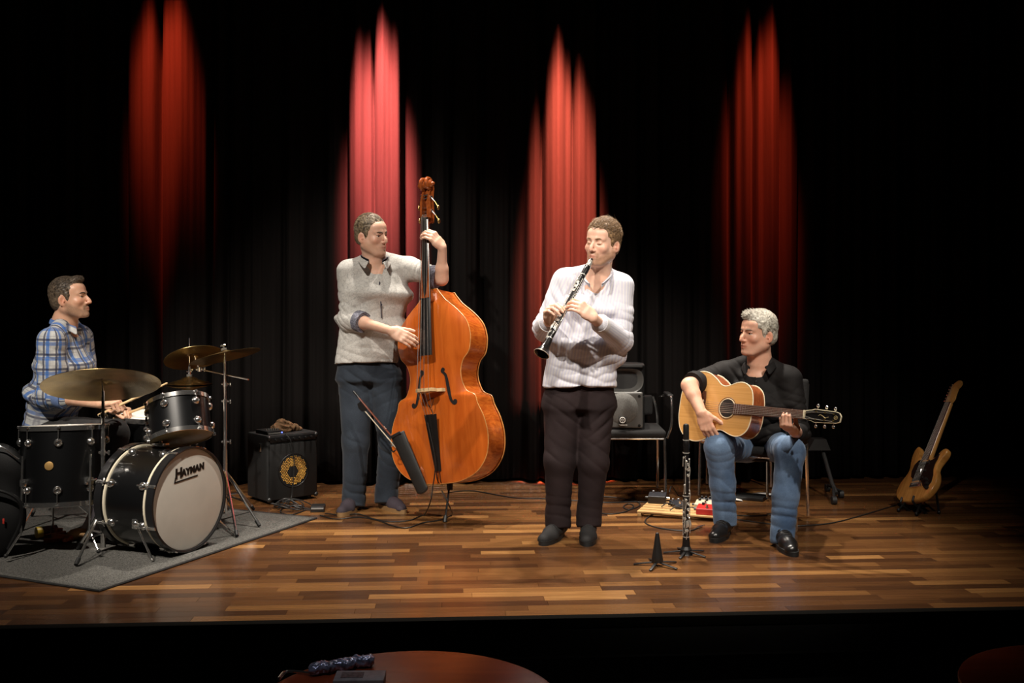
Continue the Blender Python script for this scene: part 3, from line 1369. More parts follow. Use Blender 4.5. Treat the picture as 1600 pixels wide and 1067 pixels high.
def make_clarinetist():
    Y = 5.45
    J = dict(nb=P(934, 428, 5.42), Lsh=P(970, 447, 5.43), Rsh=P(883, 438, 5.47), Lel=P(971, 531, 5.36), Rel=P(850, 512, 5.47),
             Lwr=P(927, 497, 5.05), Rwr=P(858, 502, 5.13), pel=P(905, 612, 5.47), Lhip=P(930, 632, 5.46), Rhip=P(880, 632, 5.46),
             Lkn=P(927, 722, 5.40), Rkn=P(874, 720, 5.40), Lan=P(920, 806, 5.45), Ran=P(872, 808, 5.45))
    J['Ltoe'] = unit(A(-.10, -1))
    J['Rtoe'] = unit(A(-.42, -.9))
    base = A((J['pel'][0]), 5.45, 0)
    hd = P(941, 380, 5.36)
    R = frame(A(-.58, -.81, -.02), A(.11, -.02, 1))
    sc = 1.03
    B = Blob()
    T = head(B, hd, R, sc, closed=True, jaw=.98, nb=J['nb'])
    ch = .5 * (J['Lsh'] + J['Rsh'])
    u = unit(J['Lsh'] - J['Rsh'])
    B.slab(J['pel'], ch + A(0, 0, -.14), (.120, .072), (.140, .088), u, .05, .03)
    B.slab(ch + A(0, 0, -.14), ch + A(0, 0, .0), (.148, .104), (.115, .066), u, .03, .03)
    B.cone(J['nb'] + A(0, 0, .01), ch + (J['nb'] - ch) * A(.3, .3, 0) + A(0, -.012, -.07), .052, .062, .04)
    body_limbs(B, J)
    c3 = dict(i=(45, 30, 15), m=(48, 32, 15), r=(48, 30, 15), p=(40, 30, 15))
    hand(B, J['Lwr'], (-.72, -.12, .62), (.42, .37, .7), False, c3, (.45, .6, -.75), .2, 1.0)
    c4 = dict(i=(50, 45, 20), m=(52, 45, 20), r=(52, 45, 20), p=(45, 40, 20))
    hand(B, J['Rwr'], (-.02, -.62, .70), (.62, .25, .65), True, c4, (.5, .7, -.6), .2, 1.0)
    sk = skin_mat('skin_fair', (0.74, 0.47, 0.35), (0.26, 0.13, 0.065))
    root = finish_body(B, J, (hd, R, sc), 'person', 'man in a pale striped shirt and dark trousers playing a clarinet with eyes shut', sk, base, .85, .8)

    # hair
    hm = hair_mat('hair_light_brown', (0.10, 0.055, 0.026), (0.34, 0.21, 0.105))
    hair(T, R, sc, dict(top=.020, side=.009, comb=lambda p: (p[0] * 6, .5, .2), lock=.022, hairline=.080, n=5200, mess=.7, lift=.4, curl=.8), root, hm, 3)
    brows(T, R, sc, root, hm, .9)
    for s in (-1, 1):
        mb = MB()
        mb.tube([T(s * .020, .0868, -.0055), T(s * .031, .0872, -.0070), T(s * .042, .0825, -.0050)], .0013, 5)
        mb.build('eyelash', hm, root, world=True)

    # shirt
    def fn(nt, cu, cv, pos):
        a = nstripe(nt, cu, .0165, .52, .10)
        b = nstripe(nt, cu, .0033, .5, .2)
        c = nmix(nt, nmath(nt, 'MULTIPLY', a, .85), (0.68, 0.665, 0.68), (0.55, 0.545, 0.65))
        return nmix(nt, nmath(nt, 'MULTIPLY', b, .10), c, (0.36, 0.34, 0.46))
    sm = cloth_mat('shirt_striped_linen', fn, .8, .2, 600)
    S = Blob()
    hem = P(905, 596, 5.45)
    waist = P(910, 540, 5.46)
    chest = ch + A(0, 0, -.14)
    S.slab(hem + A(0, 0, -.04), waist, (.205, .140), (.186, .130), u, .03, .04)
    S.slab(waist, chest, (.186, .130), (.180, .130), u, .05, .05)
    S.slab(chest, ch + A(.0, .0, -.015), (.182, .130), (.150, .080), u, .045, .05)
    for s in 'LR':
        S.cone(J['nb'] + A(0, .018, .018), J[s + 'sh'] + A(0, 0, .004), .046, .060, .05)
        S.chain([J[s + 'sh'], J[s + 'el']], [.064, .060], .03)
    S.chain([J['Lel'], .25 * J['Lel'] + .75 * J['Lwr']], [.064, .047], .02)
    S.chain([J['Rel'], .22 * J['Rel'] + .78 * J['Rwr']], [.064, .050], .02)
    # neck opening and v
    nbk = J['nb']
    S.cone(nbk + A(0, -.004, .0), nbk + A(0, 0, .2), .056, .066, .008, 's')
    vf = nbk + A(-.015, -.10, -.03)
    S.cone(nbk + A(-.010, -.080, .025), P(920, 457, 5.318), .040, .012, .006, 's')
    lo, hi = A(-1, 4, 0), A(2, 7, 3)
    S.cut(P(905, 605, 5.36), A(0.02, -.12, -1), lo, hi)
    bones = [(hem, chest, .9, u, True), (J['Lsh'], J['Lel'], .34, A(0, 1, 0), False), (J['Lel'], J['Lwr'], .27, A(0, 1, .3), False),
             (J['Rsh'], J['Rel'], .34, A(0, 1, 0), False), (J['Rel'], J['Rwr'], .28, A(-1, .6, 0), False)]
    for i in range(len(bones)):
        a, b, r, uu, t = bones[i]
        bones[i] = (a, b, (.95 if t else .42) * (.19 if t else .16), uu, t)
    fs = [(J['Lel'], J['Lwr'] - J['Lel'], .09, .035, .009), (J['Lel'] + A(0, 0, .1), A(.2, 0, 1), .10, .05, .006), (J['Rel'], A(.2, -.4, .8), .09, .035, .008),
          (hem + A(-.03, -.1, .05), A(.25, 0, 1), .15, .055, .008), (hem + A(.12, -.08, .04), A(-.4, 0, 1), .11, .045, .008), (waist + A(.1, -.1, 0), A(-.6, 0, 1), .12, .05, .006),
          (chest + A(-.1, -.1, -.05), A(.9, 0, .5), .14, .06, .006), (J['Rsh'] + A(.03, -.05, -.1), A(1, 0, .25), .12, .045, .006)]
    shirt = cloth_mesh('shirt', S, .0055, sm, root, fs, 11, .004, 2, bones)
    col = collar(root, nbk + A(-.004, -.010, .010), frame(A(-.16, -1, .05), A(0, .10, 1)), .0615, sm, 'collar', .030, 24, .006, .085, .006, 1.05, .052)
    set_attr(col, 'cu', [0.004] * len(col.data.vertices))
    d = unit(J['Lwr'] - J['Lel'])
    cc = .24 * J['Lel'] + .76 * J['Lwr']
    k = cuff(root, cc - d * .035, cc + d * .012, .0445, sm)
    set_attr(k, 'cu', [.0]*len(k.data.vertices))
    d = unit(J['Rwr'] - J['Rel'])
    cc = .2 * J['Rel'] + .8 * J['Rwr']
    k = cuff(root, cc - d * .03, cc + d * .012, .0465, sm)
    set_attr(k, 'cu', [.0]*len(k.data.vertices))

    # trousers
    tm = mat('trousers_dark_plum', (0.020, 0.0125, 0.0130), .85, spec=.2, vary=.25, scale=6, bump=.2, bscale=600)
    Tr = Blob()
    Tr.slab(J['pel'] + A(0, 0, .04), J['pel'] + A(0, 0, -.08), (.190, .125), (.190, .130), u, .03, .03)
    for s, sg in (('L', 1), ('R', -1)):
        Tr.chain([J[s + 'hip'] + A(sg * .004, 0, -.01), J[s + 'kn'], J[s + 'an'] + A(0, 0, -.03)], [.104, .081, .064], .03)
        Tr.cone(J[s + 'an'] + A(0, -.01, .02), J[s + 'an'] + A(0, -.015, -.035), .066, .068, .02)
        Tr.cut(J[s + 'an'] + A(0, 0, -.062), A(0, -.25, -1), J[s + 'an'] - .16, J[s + 'an'] + .16)
    fs = []
    for s in 'LR':
        fs += [(J[s + 'an'] + A(0, 0, .06), A(.35, 0, 1), .09, .050, .008), (J[s + 'kn'] + A(0, -.03, .0), A(.7, 0, 1), .12, .070, .005),
               (J[s + 'hip'] + A(0, -.08, -.06), A(.5 if s == 'R' else -.5, 0, 1), .12, .06, .007)]
    cloth_mesh('trousers', Tr, .0058, tm, root, fs, 21, .0022)
    su = mat('suede_black', (0.010, 0.009, 0.009), .75, bump=.3, bscale=300)
    so = mat('rubber_black', (0.008, 0.008, 0.008), .6)
    ll = mat('lace_black', (0.012, 0.011, 0.011), .8)
    shoe(root, J['Lan'], J['Ltoe'], su, so, ll, .275)
    shoe(root, J['Ran'], J['Rtoe'], su, so, ll, .275)
    return root, J, T, R


CL_ROOT, CL_J, CL_T, CL_R = make_clarinetist()

# ------------------------------------------------------------------ the double bass player
def make_bassist():
    J = dict(nb=P(585, 406, 6.15), Lsh=P(640, 419, 6.22), Rsh=P(546, 424, 6.13), Lel=P(690, 436, 6.10), Rel=P(549, 498, 6.08),
             Lwr=P(691, 387, 6.02), Rwr=P(611, 517, 5.86), pel=P(573, 572, 6.20), Lhip=P(601, 592, 6.20), Rhip=P(556, 592, 6.20),
             Lkn=P(612, 690, 6.22), Rkn=P(556, 690, 6.16), Lan=P(604, 772, 6.25), Ran=P(553, 777, 6.20))
    J['Ltoe'] = unit(A(.62, -.78))
    J['Rtoe'] = unit(A(-.20, -1))
    base = A(J['pel'][0], 6.2, 0)
    hd = P(581, 367, 6.11)
    R = frame(A(.83, -.55, -.08), A(-.13, -.05, 1))
    sc = 1.03
    B = Blob()
    T = head(B, hd, R, sc, False, 1.04, 1.0, J['nb'])
    ch = .5 * (J['Lsh'] + J['Rsh'])
    u = unit(J['Lsh'] - J['Rsh'])
    B.slab(J['pel'], ch + A(0, 0, -.14), (.120, .072), (.140, .088), u, .05, .03)
    B.slab(ch + A(0, 0, -.14), ch, (.148, .104), (.115, .066), u, .03, .03)
    B.cone(J['nb'] + A(0, 0, .01), ch + (J['nb'] - ch) * A(.3, .3, 0) + A(0, -.012, -.07), .052, .062, .04)
    body_limbs(B, J, (.044, .036, .026))
    cl = dict(i=(48, 42, 25), m=(50, 40, 25), r=(46, 40, 25), p=(40, 35, 20))
    hand(B, J['Lwr'], (-.62, -.22, .75), (.30, .45, .62), False, cl, (.2, .75, -.75), .1, 1.05)
    cr = dict(i=(30, 42, 25), m=(26, 38, 20), r=(24, 35, 20), p=(22, 32, 20))
    hand(B, J['Rwr'], (.86, -.16, -.38), (.35, .25, .85), True, cr, (.5, .85, -.35), .1, 1.05)
    sk = skin_mat('skin_rosy', (0.72, 0.45, 0.33), (0.20, 0.11, 0.06))
    root = finish_body(B, J, (hd, R, sc), 'person', 'man in a light grey patterned shirt and jeans plucking a double bass', sk, base, .25, .2)
    hm = hair_mat('hair_grey_brown', (0.055, 0.037, 0.022), (0.30, 0.225, 0.14))
    hair(T, R, sc, dict(top=.016, side=.006, comb=lambda p: (p[0] * 4, .9 if p[2] > .06 else .1, -.5 if p[2] < .06 else .0), lock=.036, hairline=.064, n=5200, mess=.10, lift=.12), root, hm, 5)
    brows(T, R, sc, root, mat('brow_dark', (.045, .027, .016), .7), 1.1, .004)
    eyes(T, R, sc, root, (.1, 1, -.25))

    def fn(nt, cu, cv, pos):
        v = node(nt, 'ShaderNodeTexVoronoi', feature='DISTANCE_TO_EDGE')
        v.inputs['Scale'].default_value = 42
        wn = node(nt, 'ShaderNodeTexNoise')
        wn.inputs['Scale'].default_value = 20
        lk(nt, pos, wn.inputs['Vector'])
        mv = node(nt, 'ShaderNodeMix', data_type='VECTOR')
        mv.inputs['Factor'].default_value = .06
        lk(nt, pos, mv.inputs[4])
        lk(nt, wn.outputs['Color'], mv.inputs[5])
        lk(nt, mv.outputs[1], v.inputs['Vector'])
        e = nmath(nt, 'LESS_THAN', v.outputs['Distance'], .045)
        a = nnoise(nt, pos, 55, 5, .45, .6, 1.5)
        c = nmix(nt, nmath(nt, 'MULTIPLY', a, .6), (0.52, 0.505, 0.475), (0.43, 0.42, 0.40))
        return nmix(nt, nmath(nt, 'MULTIPLY', e, .5), c, (0.26, 0.25, 0.24))
    sm = cloth_mat('shirt_grey_paisley', fn, .85, .2, 600)
    dk = mat('shirt_dark_lining', (0.035, 0.035, 0.055), .8, vary=.4, scale=160)
    S = Blob()
    hem, waist, chest = P(572, 562, 6.19), P(580, 505, 6.18), ch + A(0, 0, -.14)
    S.slab(hem + A(0, 0, -.05), waist, (.195, .135), (.185, .130), u, .03, .04)
    S.slab(waist, chest, (.185, .130), (.190, .130), u, .05, .05)
    S.slab(chest, ch + A(0, 0, -.01), (.190, .130), (.155, .080), u, .045, .05)
    for s in 'LR':
        S.cone(J['nb'] + A(0, .018, .018), J[s + 'sh'] + A(0, 0, .004), .046, .060, .05)
    S.chain([J['Rsh'], J['Rel'], .82 * J['Rel'] + .18 * J['Rwr']], [.072, .068, .056], .025)
    S.chain([J['Lsh'], J['Lel'] + .36 * (J['Lsh'] - J['Lel'])], [.072, .060], .025)
    nbk = J['nb']
    S.cone(nbk + A(0, -.004, .0), nbk + A(0, 0, .2), .058, .07, .008, 's')
    S.cone(nbk + A(.02, -.085, .02), P(594, 441, 6.045), .046, .012, .006, 's')
    lo, hi = A(-3, 4, 0), A(2, 7, 3)
    S.cut(P(572, 567, 6.1), A(0.03, -.10, -1), lo, hi)
    d = unit(J['Lel'] - J['Lsh'])
    d2 = unit(J['Rwr'] - J['Rel'])
    fs = [(J['Rel'], A(.5, -.5, .8), .10, .04, .010), (J['Rsh'] + A(0, -.03, -.14), A(.3, 0, 1), .12, .06, .006), (hem + A(.02, -.1, .03), A(.3, 0, 1), .15, .06, .009),
          (waist + A(.02, -.1, 0), A(-.4, 0, 1), .14, .06, .007), (chest + A(.12, -.1, .0), A(1, 0, .4), .13, .055, .006), (J['Lel'] - .1 * d, d, .10, .03, .007)]
    shirt = cloth_mesh('shirt', S, .0055, sm, root, fs, 31, .004)
    c1 = .70 * J['Rel'] + .30 * J['Rwr']
    cuff(root, c1 - d2 * .045, c1 + d2 * .008, .060, mat('shirt_cuff_print', (0.16, 0.16, 0.20), .85, vary=.7, scale=110))
    c2 = J['Lel'] - d * .035
    cuff(root, c2 - d * .045, c2 + d * .008, .064, MATS['shirt_cuff_print'])
    CR_ = frame(A(.25, -1, .05), A(0, .10, 1))
    collar(root, nbk + A(0, -.012, .012), CR_, .0635, sm, 'collar', .036, 32, .058, .040, .030, 1.1, .035)
    collar(root, nbk + A(0, -.012, .012), CR_, .0595, dk, 'collar_lining', .033, 32, .0, .040, .0, 1.1, .035)
    # placket
    mb = MB()
    pts = [P(593, 440, 6.045), P(593, 450, 6.04), P(595, 472, 6.045), P(596, 497, 6.045)]
    mb.tube(spline(pts, 6), .0035, 6)
    mb.build('placket', dk, root, world=True)
    buttons(root, [(P(594, 452, 6.035), A(0, -1, 0)), (P(596, 476, 6.038), A(0, -1, 0))], dk)

    jm = denim('denim_dark_blue', (0.013, 0.018, 0.027), (0.036, 0.048, 0.066))
    Tr = Blob()
    Tr.slab(J['pel'] + A(0, 0, .05), J['pel'] + A(0, 0, -.08), (.178, .120), (.185, .130), u, .03, .03)
    for s, sg in (('L', 1), ('R', -1)):
        Tr.chain([J[s + 'hip'] + A(sg * .004, 0, -.01), J[s + 'kn'], J[s + 'an'] + A(0, 0, -.02)], [.106, .082, .066], .03)
        Tr.cone(J[s + 'an'] + A(0, -.005, .03), J[s + 'an'] + A(0, -.015, -.035), .067, .072, .02)
        Tr.cut(J[s + 'an'] + A(0, 0, -.058), A(0, -.25, -1), J[s + 'an'] - .16, J[s + 'an'] + .16)
    fs = []
    for s in 'LR':
        fs += [(J[s + 'an'] + A(0, 0, .05), A(.35, 0, 1), .09, .050, .009), (J[s + 'kn'] + A(0, -.03, -.06), A(.7, 0, 1), .11, .06, .007),
               (J[s + 'hip'] + A(0, -.08, -.04), A(.5 if s == 'R' else -.5, 0, 1), .12, .06, .007)]
    cloth_mesh('jeans', Tr, .0058, jm, root, fs, 41, .0025)
    su = mat('suede_purple_grey', (0.036, 0.027, 0.036), .85, vary=.3, bump=.3, bscale=300)
    so = mat('gum_sole', (0.22, 0.125, 0.05), .6)
    ll = mat('lace_dark', (0.020, 0.016, 0.022), .8)
    shoe(root, J['Lan'], J['Ltoe'], su, so, ll, .285)
    shoe(root, J['Ran'], J['Rtoe'], su, so, ll, .285)
    return root, J, T, R


BS_ROOT, BS_J, BS_T, BS_R = make_bassist()

# ------------------------------------------------------------------ the guitar player
def make_guitarist():
    J = dict(nb=P(1186, 566, 5.72), Lsh=P(1232, 592, 5.64), Rsh=P(1130, 584, 5.80), Lel=P(1246, 678, 5.58), Rel=P(1077, 602, 5.56),
             Lwr=P(1241, 673, 5.17), Rwr=P(1096, 645, 5.45), pel=P(1192, 694, 5.85), Lhip=P(1216, 697, 5.78), Rhip=P(1166, 697, 5.86),
             Lkn=P(1234, 706, 5.33), Rkn=P(1124, 698, 5.46), Lan=P(1222, 832, 5.25), Ran=P(1133, 806, 5.52))
    J['Ltoe'] = unit(A(.02, -1))
    J['Rtoe'] = unit(A(-.45, -.9))
    base = A(J['pel'][0], 5.8, 0)
    hd = P(1184, 521, 5.68)
    R = frame(A(-.89, -.45, .03), A(.05, -.05, 1))
    sc = 1.05
    B = Blob()
    T = head(B, hd, R, sc, False, 1.0, 1.2, J['nb'])
    ch = .5 * (J['Lsh'] + J['Rsh'])
    u = unit(J['Lsh'] - J['Rsh'])
    B.slab(J['pel'], ch + A(0, 0, -.14), (.120, .072), (.140, .088), u, .05, .03)
    B.slab(ch + A(0, 0, -.14), ch, (.148, .104), (.115, .066), u, .03, .03)
    B.cone(J['nb'] + A(0, 0, .01), ch + (J['nb'] - ch) * A(.3, .3, 0) + A(0, -.012, -.07), .052, .062, .04)
    body_limbs(B, J, (.046, .041, .029))
    cr = dict(i=(22, 30, 20), m=(28, 38, 20), r=(32, 42, 25), p=(34, 42, 25))
    hand(B, J['Rwr'], (.34, -.20, -.92), (.80, -.35, .25), True, cr, (.75, .8, -.2), .1, 1.05, .10)
    cl = dict(i=(66, 45, 30), m=(72, 48, 30), r=(66, 42, 28), p=(60, 40, 25))
    hand(B, J['Lwr'], (-.62, -.55, .38), (.66, -.70, .06), False, cl, (.15, .75, -.8), .1, 1.0)
    sk = skin_mat('skin_ruddy', (0.70, 0.40, 0.28), (0.42, 0.36, 0.30))
    root = finish_body(B, J, (hd, R, sc), 'person', 'grey-haired man in a black shirt and blue jeans sitting and playing guitar', sk, base, .12, .0)
    hm = hair_mat('hair_silver', (0.26, 0.235, 0.19), (0.66, 0.62, 0.53))
    hair(T, R, sc, dict(top=.019, side=.009, fwd=.004, comb=lambda p: (.9 if p[2] > .07 else .1, -.5, -.4 if p[2] < .07 else .05), lock=.042, hairline=.074, n=5200, mess=.10, lift=.12,
                        quiff=.006, qx=.01), root, hm, 9)
    brows(T, R, sc, root, mat('brow_grey', (.13, .09, .065), .7), 1.0, .003)
    eyes(T, R, sc, root, (.1, 1, .05))
    sm = mat('shirt_black_cotton', (0.0085, 0.0072, 0.0070), .75, spec=.25, vary=.25, scale=7, bump=.2, bscale=600)
    S = Blob()
    hem, waist, chest = J['pel'] + A(0, 0, .01), .5 * J['pel'] + .5 * (ch + A(0, 0, -.14)), ch + A(0, 0, -.14)
    S.slab(hem + A(0, 0, -.03), waist, (.185, .135), (.180, .135), u, .04, .04)
    S.slab(waist, chest, (.180, .135), (.185, .130), u, .05, .05)
    S.slab(chest, ch + A(0, 0, -.01), (.185, .128), (.155, .080), u, .045, .05)
    for s in 'LR':
        S.cone(J['nb'] + A(0, .018, .018), J[s + 'sh'] + A(0, 0, .004), .046, .060, .05)
    S.chain([J['Rsh'], J['Rel'] + .34 * (J['Rsh'] - J['Rel'])], [.072, .060], .025)
    S.chain([J['Lsh'], J['Lel'], .55 * J['Lel'] + .45 * J['Lwr']], [.074, .066, .054], .025)
    nbk = J['nb']
    S.cone(nbk + A(0, -.004, .0), nbk + A(0, 0, .2), .058, .07, .008, 's')
    S.cone(nbk + A(-.03, -.085, .02), P(1180, 588, 5.592), .044, .012, .006, 's')
    d = unit(J['Rel'] - J['Rsh'])
    fs = [(J['Rel'] - d * .12, d, .10, .04, .009), (J['Lel'] + A(0, 0, .08), A(.2, 0, 1), .11, .045, .010), (J['Lsh'] + A(-.05, -.05, -.1), A(-.5, 0, 1), .13, .06, .008),
          (chest + A(0, -.12, 0), A(.5, 0, 1), .15, .06, .008), (waist + A(.05, -.12, 0), A(-.3, 0, 1), .15, .055, .010), (J['Rsh'] + A(.03, -.05, -.06), A(.8, 0, .6), .12, .05, .008)]
    cloth_mesh('shirt', S, .0055, sm, root, fs, 51, .004)
    cuff(root, J['Rel'] - d * .085, J['Rel'] - d * .035, .064, sm)
    collar(root, nbk + A(0, -.012, .012), frame(A(-.38, -.92, .05), A(0, .10, 1)), .0635, sm, 'collar', .038, 32, .062, .042, .030, 1.12, .035)
    mb = MB()
    mb.tube(spline([P(1180, 589, 5.575), P(1179, 600, 5.572), P(1180, 620, 5.575)], 6), .0035, 6)
    mb.build('placket', sm, root, world=True)
    buttons(root, [(P(1182, 596, 5.568), A(0, -1, 0)), (P(1181, 614, 5.566), A(0, -1, 0))], mat('button_black', (.02, .02, .02), .3))

    jm = denim('denim_blue', (0.045, 0.085, 0.165), (0.19, 0.285, 0.43))
    Tr = Blob()
    Tr.slab(J['pel'] + A(0, 0, .05), J['pel'] + A(0, -.02, -.06), (.175, .125), (.185, .135), u, .03, .03)
    for s, sg in (('L', 1), ('R', -1)):
        k = J[s + 'kn']
        Tr.chain([J[s + 'hip'], k], [.096, .080], .03)
        Tr.chain([k, .45 * k + .55 * J[s + 'an'], J[s + 'an'] + A(0, 0, -.03)], [.078, .068, .064], .025)
        Tr.cut(J[s + 'an'] + A(0, 0, -.058), A(0, -.2, -1), J[s + 'an'] - .16, J[s + 'an'] + .16)
    fs = []
    for s in 'LR':
        fs += [(J[s + 'an'] + A(0, -.04, .07), A(.15, 0, 1), .09, .05, .006), (J[s + 'kn'] + A(0, .07, -.05), A(0, .6, -1), .10, .045, .008),
               (.5 * (J[s + 'hip'] + J[s + 'kn']), A(.3, 1, 0), .14, .06, .006), (.5 * (J[s + 'an'] + J[s + 'kn']), A(.5, 0, 1), .12, .08, .003)]
    cloth_mesh('jeans', Tr, .0058, jm, root, fs, 61, .0025)
    su = mat('leather_black', (0.010, 0.009, 0.009), .28, spec=.6, bump=.15, bscale=200, vary=.2)
    so = mat('rubber_black', (0.008, 0.008, 0.008), .6)
    ll = mat('lace_black', (0.012, 0.011, 0.011), .8)
    shoe(root, J['Lan'], J['Ltoe'], su, so, ll, .29)
    shoe(root, J['Ran'], J['Rtoe'], su, so, ll, .29)
    # leather bracelet on the fretting wrist
    return root, J, T, R


GT_ROOT, GT_J, GT_T, GT_R = make_guitarist()

# ------------------------------------------------------------------ the drummer
def make_drummer():
    J = dict(nb=P(101, 505, 5.74), Lsh=P(124, 527, 5.92), Rsh=P(80, 532, 5.56), Lel=P(135, 600, 6.0), Rel=P(78, 618, 5.56),
             Lwr=P(178, 640, 5.72), Rwr=P(157, 630, 5.46), pel=P(78, 668, 5.78), Lhip=P(88, 676, 5.88), Rhip=P(78, 676, 5.70),
             Lkn=P(205, 680, 6.05), Rkn=P(178, 678, 5.52), Lan=P(205, 785, 6.08), Ran=P(165, 803, 5.60))
    J['Ltoe'] = unit(A(.95, -.25))
    J['Rtoe'] = unit(A(.9, -.35))
    base = A(J['pel'][0], 5.8, 0)
    hd = P(109, 466, 5.72)
    R = frame(A(.99, .02, .13), A(-.13, -.02, 1))
    sc = 1.0
    B = Blob()
    T = head(B, hd, R, sc, False, 1.03, 1.2, J['nb'])
    ch = .5 * (J['Lsh'] + J['Rsh'])
    u = unit(J['Lsh'] - J['Rsh'])
    B.slab(J['pel'], ch + A(0, 0, -.14), (.120, .072), (.140, .088), u, .05, .03)
    B.slab(ch + A(0, 0, -.14), ch, (.148, .104), (.115, .066), u, .03, .03)
    B.cone(J['nb'] + A(0, 0, .01), ch + (J['nb'] - ch) * A(.3, .3, 0) + A(0, -.012, -.07), .052, .062, .04)
    body_limbs(B, J, (.045, .040, .029))
    cf = dict(i=(60, 75, 45), m=(70, 80, 50), r=(72, 82, 50), p=(72, 80, 50))
    tr = hand(B, J['Rwr'], (.97, -.15, .05), (.15, .97, .20), True, cf, (.3, .9, -.45), .05, 1.05)
    tl = hand(B, J['Lwr'], (.92, -.35, .05), (-.35, -.92, .15), False, cf, (.3, .9, -.45), .05, 1.05)
    sk = skin_mat('skin_tan', (0.70, 0.42, 0.29), (0.16, 0.10, 0.06))
    root = finish_body(B, J, (hd, R, sc), 'person', 'bearded man in a blue and white plaid shirt drumming behind the kit', sk, base, .7, .95)
    hm = hair_mat('hair_short_dark', (0.035, 0.024, 0.016), (0.17, 0.125, 0.085))
    hair(T, R, sc, dict(top=.013, side=.002, comb=lambda p: (-.3, .5, .35), lock=.018, hairline=.074, n=5000, mess=.3, lift=.3, quiff=.004), root, hm, 13)
    brows(T, R, sc, root, mat('brow_dark', (.045, .027, .016), .7), 1.15, .002)
    eyes(T, R, sc, root, (.1, 1, .05))

    def fn(nt, cu, cv, pos):
        c = nmix(nt, nnoise(nt, pos, 60), (0.62, 0.63, 0.62), (0.50, 0.51, 0.52))
        for x, per, w, col, f, off in ((cu, .078, .26, (0.035, 0.155, 0.50), .85, 0), (cv, .082, .24, (0.035, 0.155, 0.50), .7, .3), (cu, .078, .17, (0.012, 0.016, 0.055), .85, .30),
                                       (cv, .082, .15, (0.012, 0.016, 0.055), .8, .58), (cu, .039, .06, (0.2, 0.2, 0.24), .6, .1), (cv, .041, .06, (0.2, 0.2, 0.24), .6, .15)):
            c = nmix(nt, nmath(nt, 'MULTIPLY', nstripe(nt, x, per, w, .02, off), f), c, col)
        return c
    sm = cloth_mat('shirt_blue_plaid', fn, .8, .2, 600)
    S = Blob()
    hem, waist, chest = P(78, 664, 5.78), P(86, 615, 5.76), ch + A(0, 0, -.14)
    S.slab(hem + A(-.01, 0, -.05), waist, (.180, .135), (.170, .130), u, .04, .04)
    S.slab(waist, chest, (.170, .130), (.178, .130), u, .05, .05)
    S.slab(chest, ch + A(0, 0, -.01), (.178, .125), (.150, .080), u, .045, .05)
    for s in 'LR':
        S.cone(J['nb'] + A(0, .018, .018), J[s + 'sh'] + A(0, 0, .004), .046, .060, .05)
        S.chain([J[s + 'sh'], J[s + 'el'], .72 * J[s + 'el'] + .28 * J[s + 'wr']], [.074, .066, .058], .025)
    nbk = J['nb']
    S.cone(nbk + A(0, -.0, .0), nbk + A(0, 0, .2), .058, .07, .008, 's')
    S.cone(nbk + A(.080, -.01, .015), nbk + A(.13, -.02, -.08), .042, .006, .006, 's')
    bones = [(hem, chest, .17, A(0.3, -1, 0), False), (chest, ch, .17, A(0.3, -1, 0), False)]
    bones = [(hem, ch + A(0, 0, .05), .19, u, True)] + [b for s in 'LR' for b in ((J[s + 'sh'], J[s + 'el'], .085, A(0, 1, 0), False), (J[s + 'el'], J[s + 'wr'], .075, A(0, 1, 0), False))]
    fs = [(J['Rel'], A(.8, 0, .7), .10, .04, .010), (J['Rsh'] + A(.02, -.05, -.15), A(.5, 0, 1), .13, .06, .009), (hem + A(0, -.1, .06), A(.3, 0, 1), .15, .055, .010),
          (chest + A(.05, -.1, -.03), A(.9, 0, .5), .14, .06, .009), (waist + A(.03, -.1, 0), A(-.4, 0, 1), .13, .06, .008)]
    cloth_mesh('shirt', S, .0055, sm, root, fs, 71, .004, 2, bones)
    for s in 'RL':
        d = unit(J[s + 'wr'] - J[s + 'el'])
        c1 = .70 * J[s + 'el'] + .30 * J[s + 'wr']
        k = cuff(root, c1 - d * .04, c1 + d * .008, .058, sm)
        set_attr(k, 'cu', [.03] * len(k.data.vertices))
    col = collar(root, nbk + A(0, -.006, .012), frame(A(1, -.08, .05), A(-.12, 0, 1)), .0635, sm, 'collar', .038, 32, .060, .042, .028, 1.1, .035)
    n = len(col.data.vertices)
    set_attr(col, 'cu', [.004 * (i % 31) for i in range(n)])
    set_attr(col, 'cv', [.02 * (i // 31) for i in range(n)])
    jm = mat('trousers_black_denim', (0.016, 0.015, 0.015), .8, vary=.3, bump=.3, bscale=400)
    Tr = Blob()
    Tr.slab(J['pel'] + A(-.01, 0, .03), J['pel'] + A(0, 0, -.07), (.175, .130), (.185, .140), u, .03, .03)
    for s in 'LR':
        Tr.chain([J[s + 'hip'], J[s + 'kn']], [.098, .080], .03)
        Tr.chain([J[s + 'kn'], J[s + 'an'] + A(0, 0, -.02)], [.078, .060], .025)
        Tr.cut(J[s + 'an'] + A(0, 0, -.055), A(0, 0, -1), J[s + 'an'] - .16, J[s + 'an'] + .16)
    fs = [(J['Rkn'] - A(.1, 0, 0), A(1, 0, .3), .14, .06, .008), (J['Rhip'] + A(.1, -.06, .05), A(.6, 0, 1), .14, .05, .008)]
    cloth_mesh('trousers', Tr, .006, jm, root, fs, 81, .004)
    su = mat('suede_black', (0.010, 0.009, 0.009), .75)
    so = mat('rubber_black', (0.008, 0.008, 0.008), .6)
    ll = mat('lace_black', (0.012, 0.011, 0.011), .8)
    shoe(root, J['Lan'], J['Ltoe'], su, so, ll, .285, z0=.011)
    shoe(root, J['Ran'], J['Rtoe'], su, so, ll, .285, z0=.011)
    return root, J, T, R


DR_ROOT, DR_J, DR_T, DR_R = make_drummer()

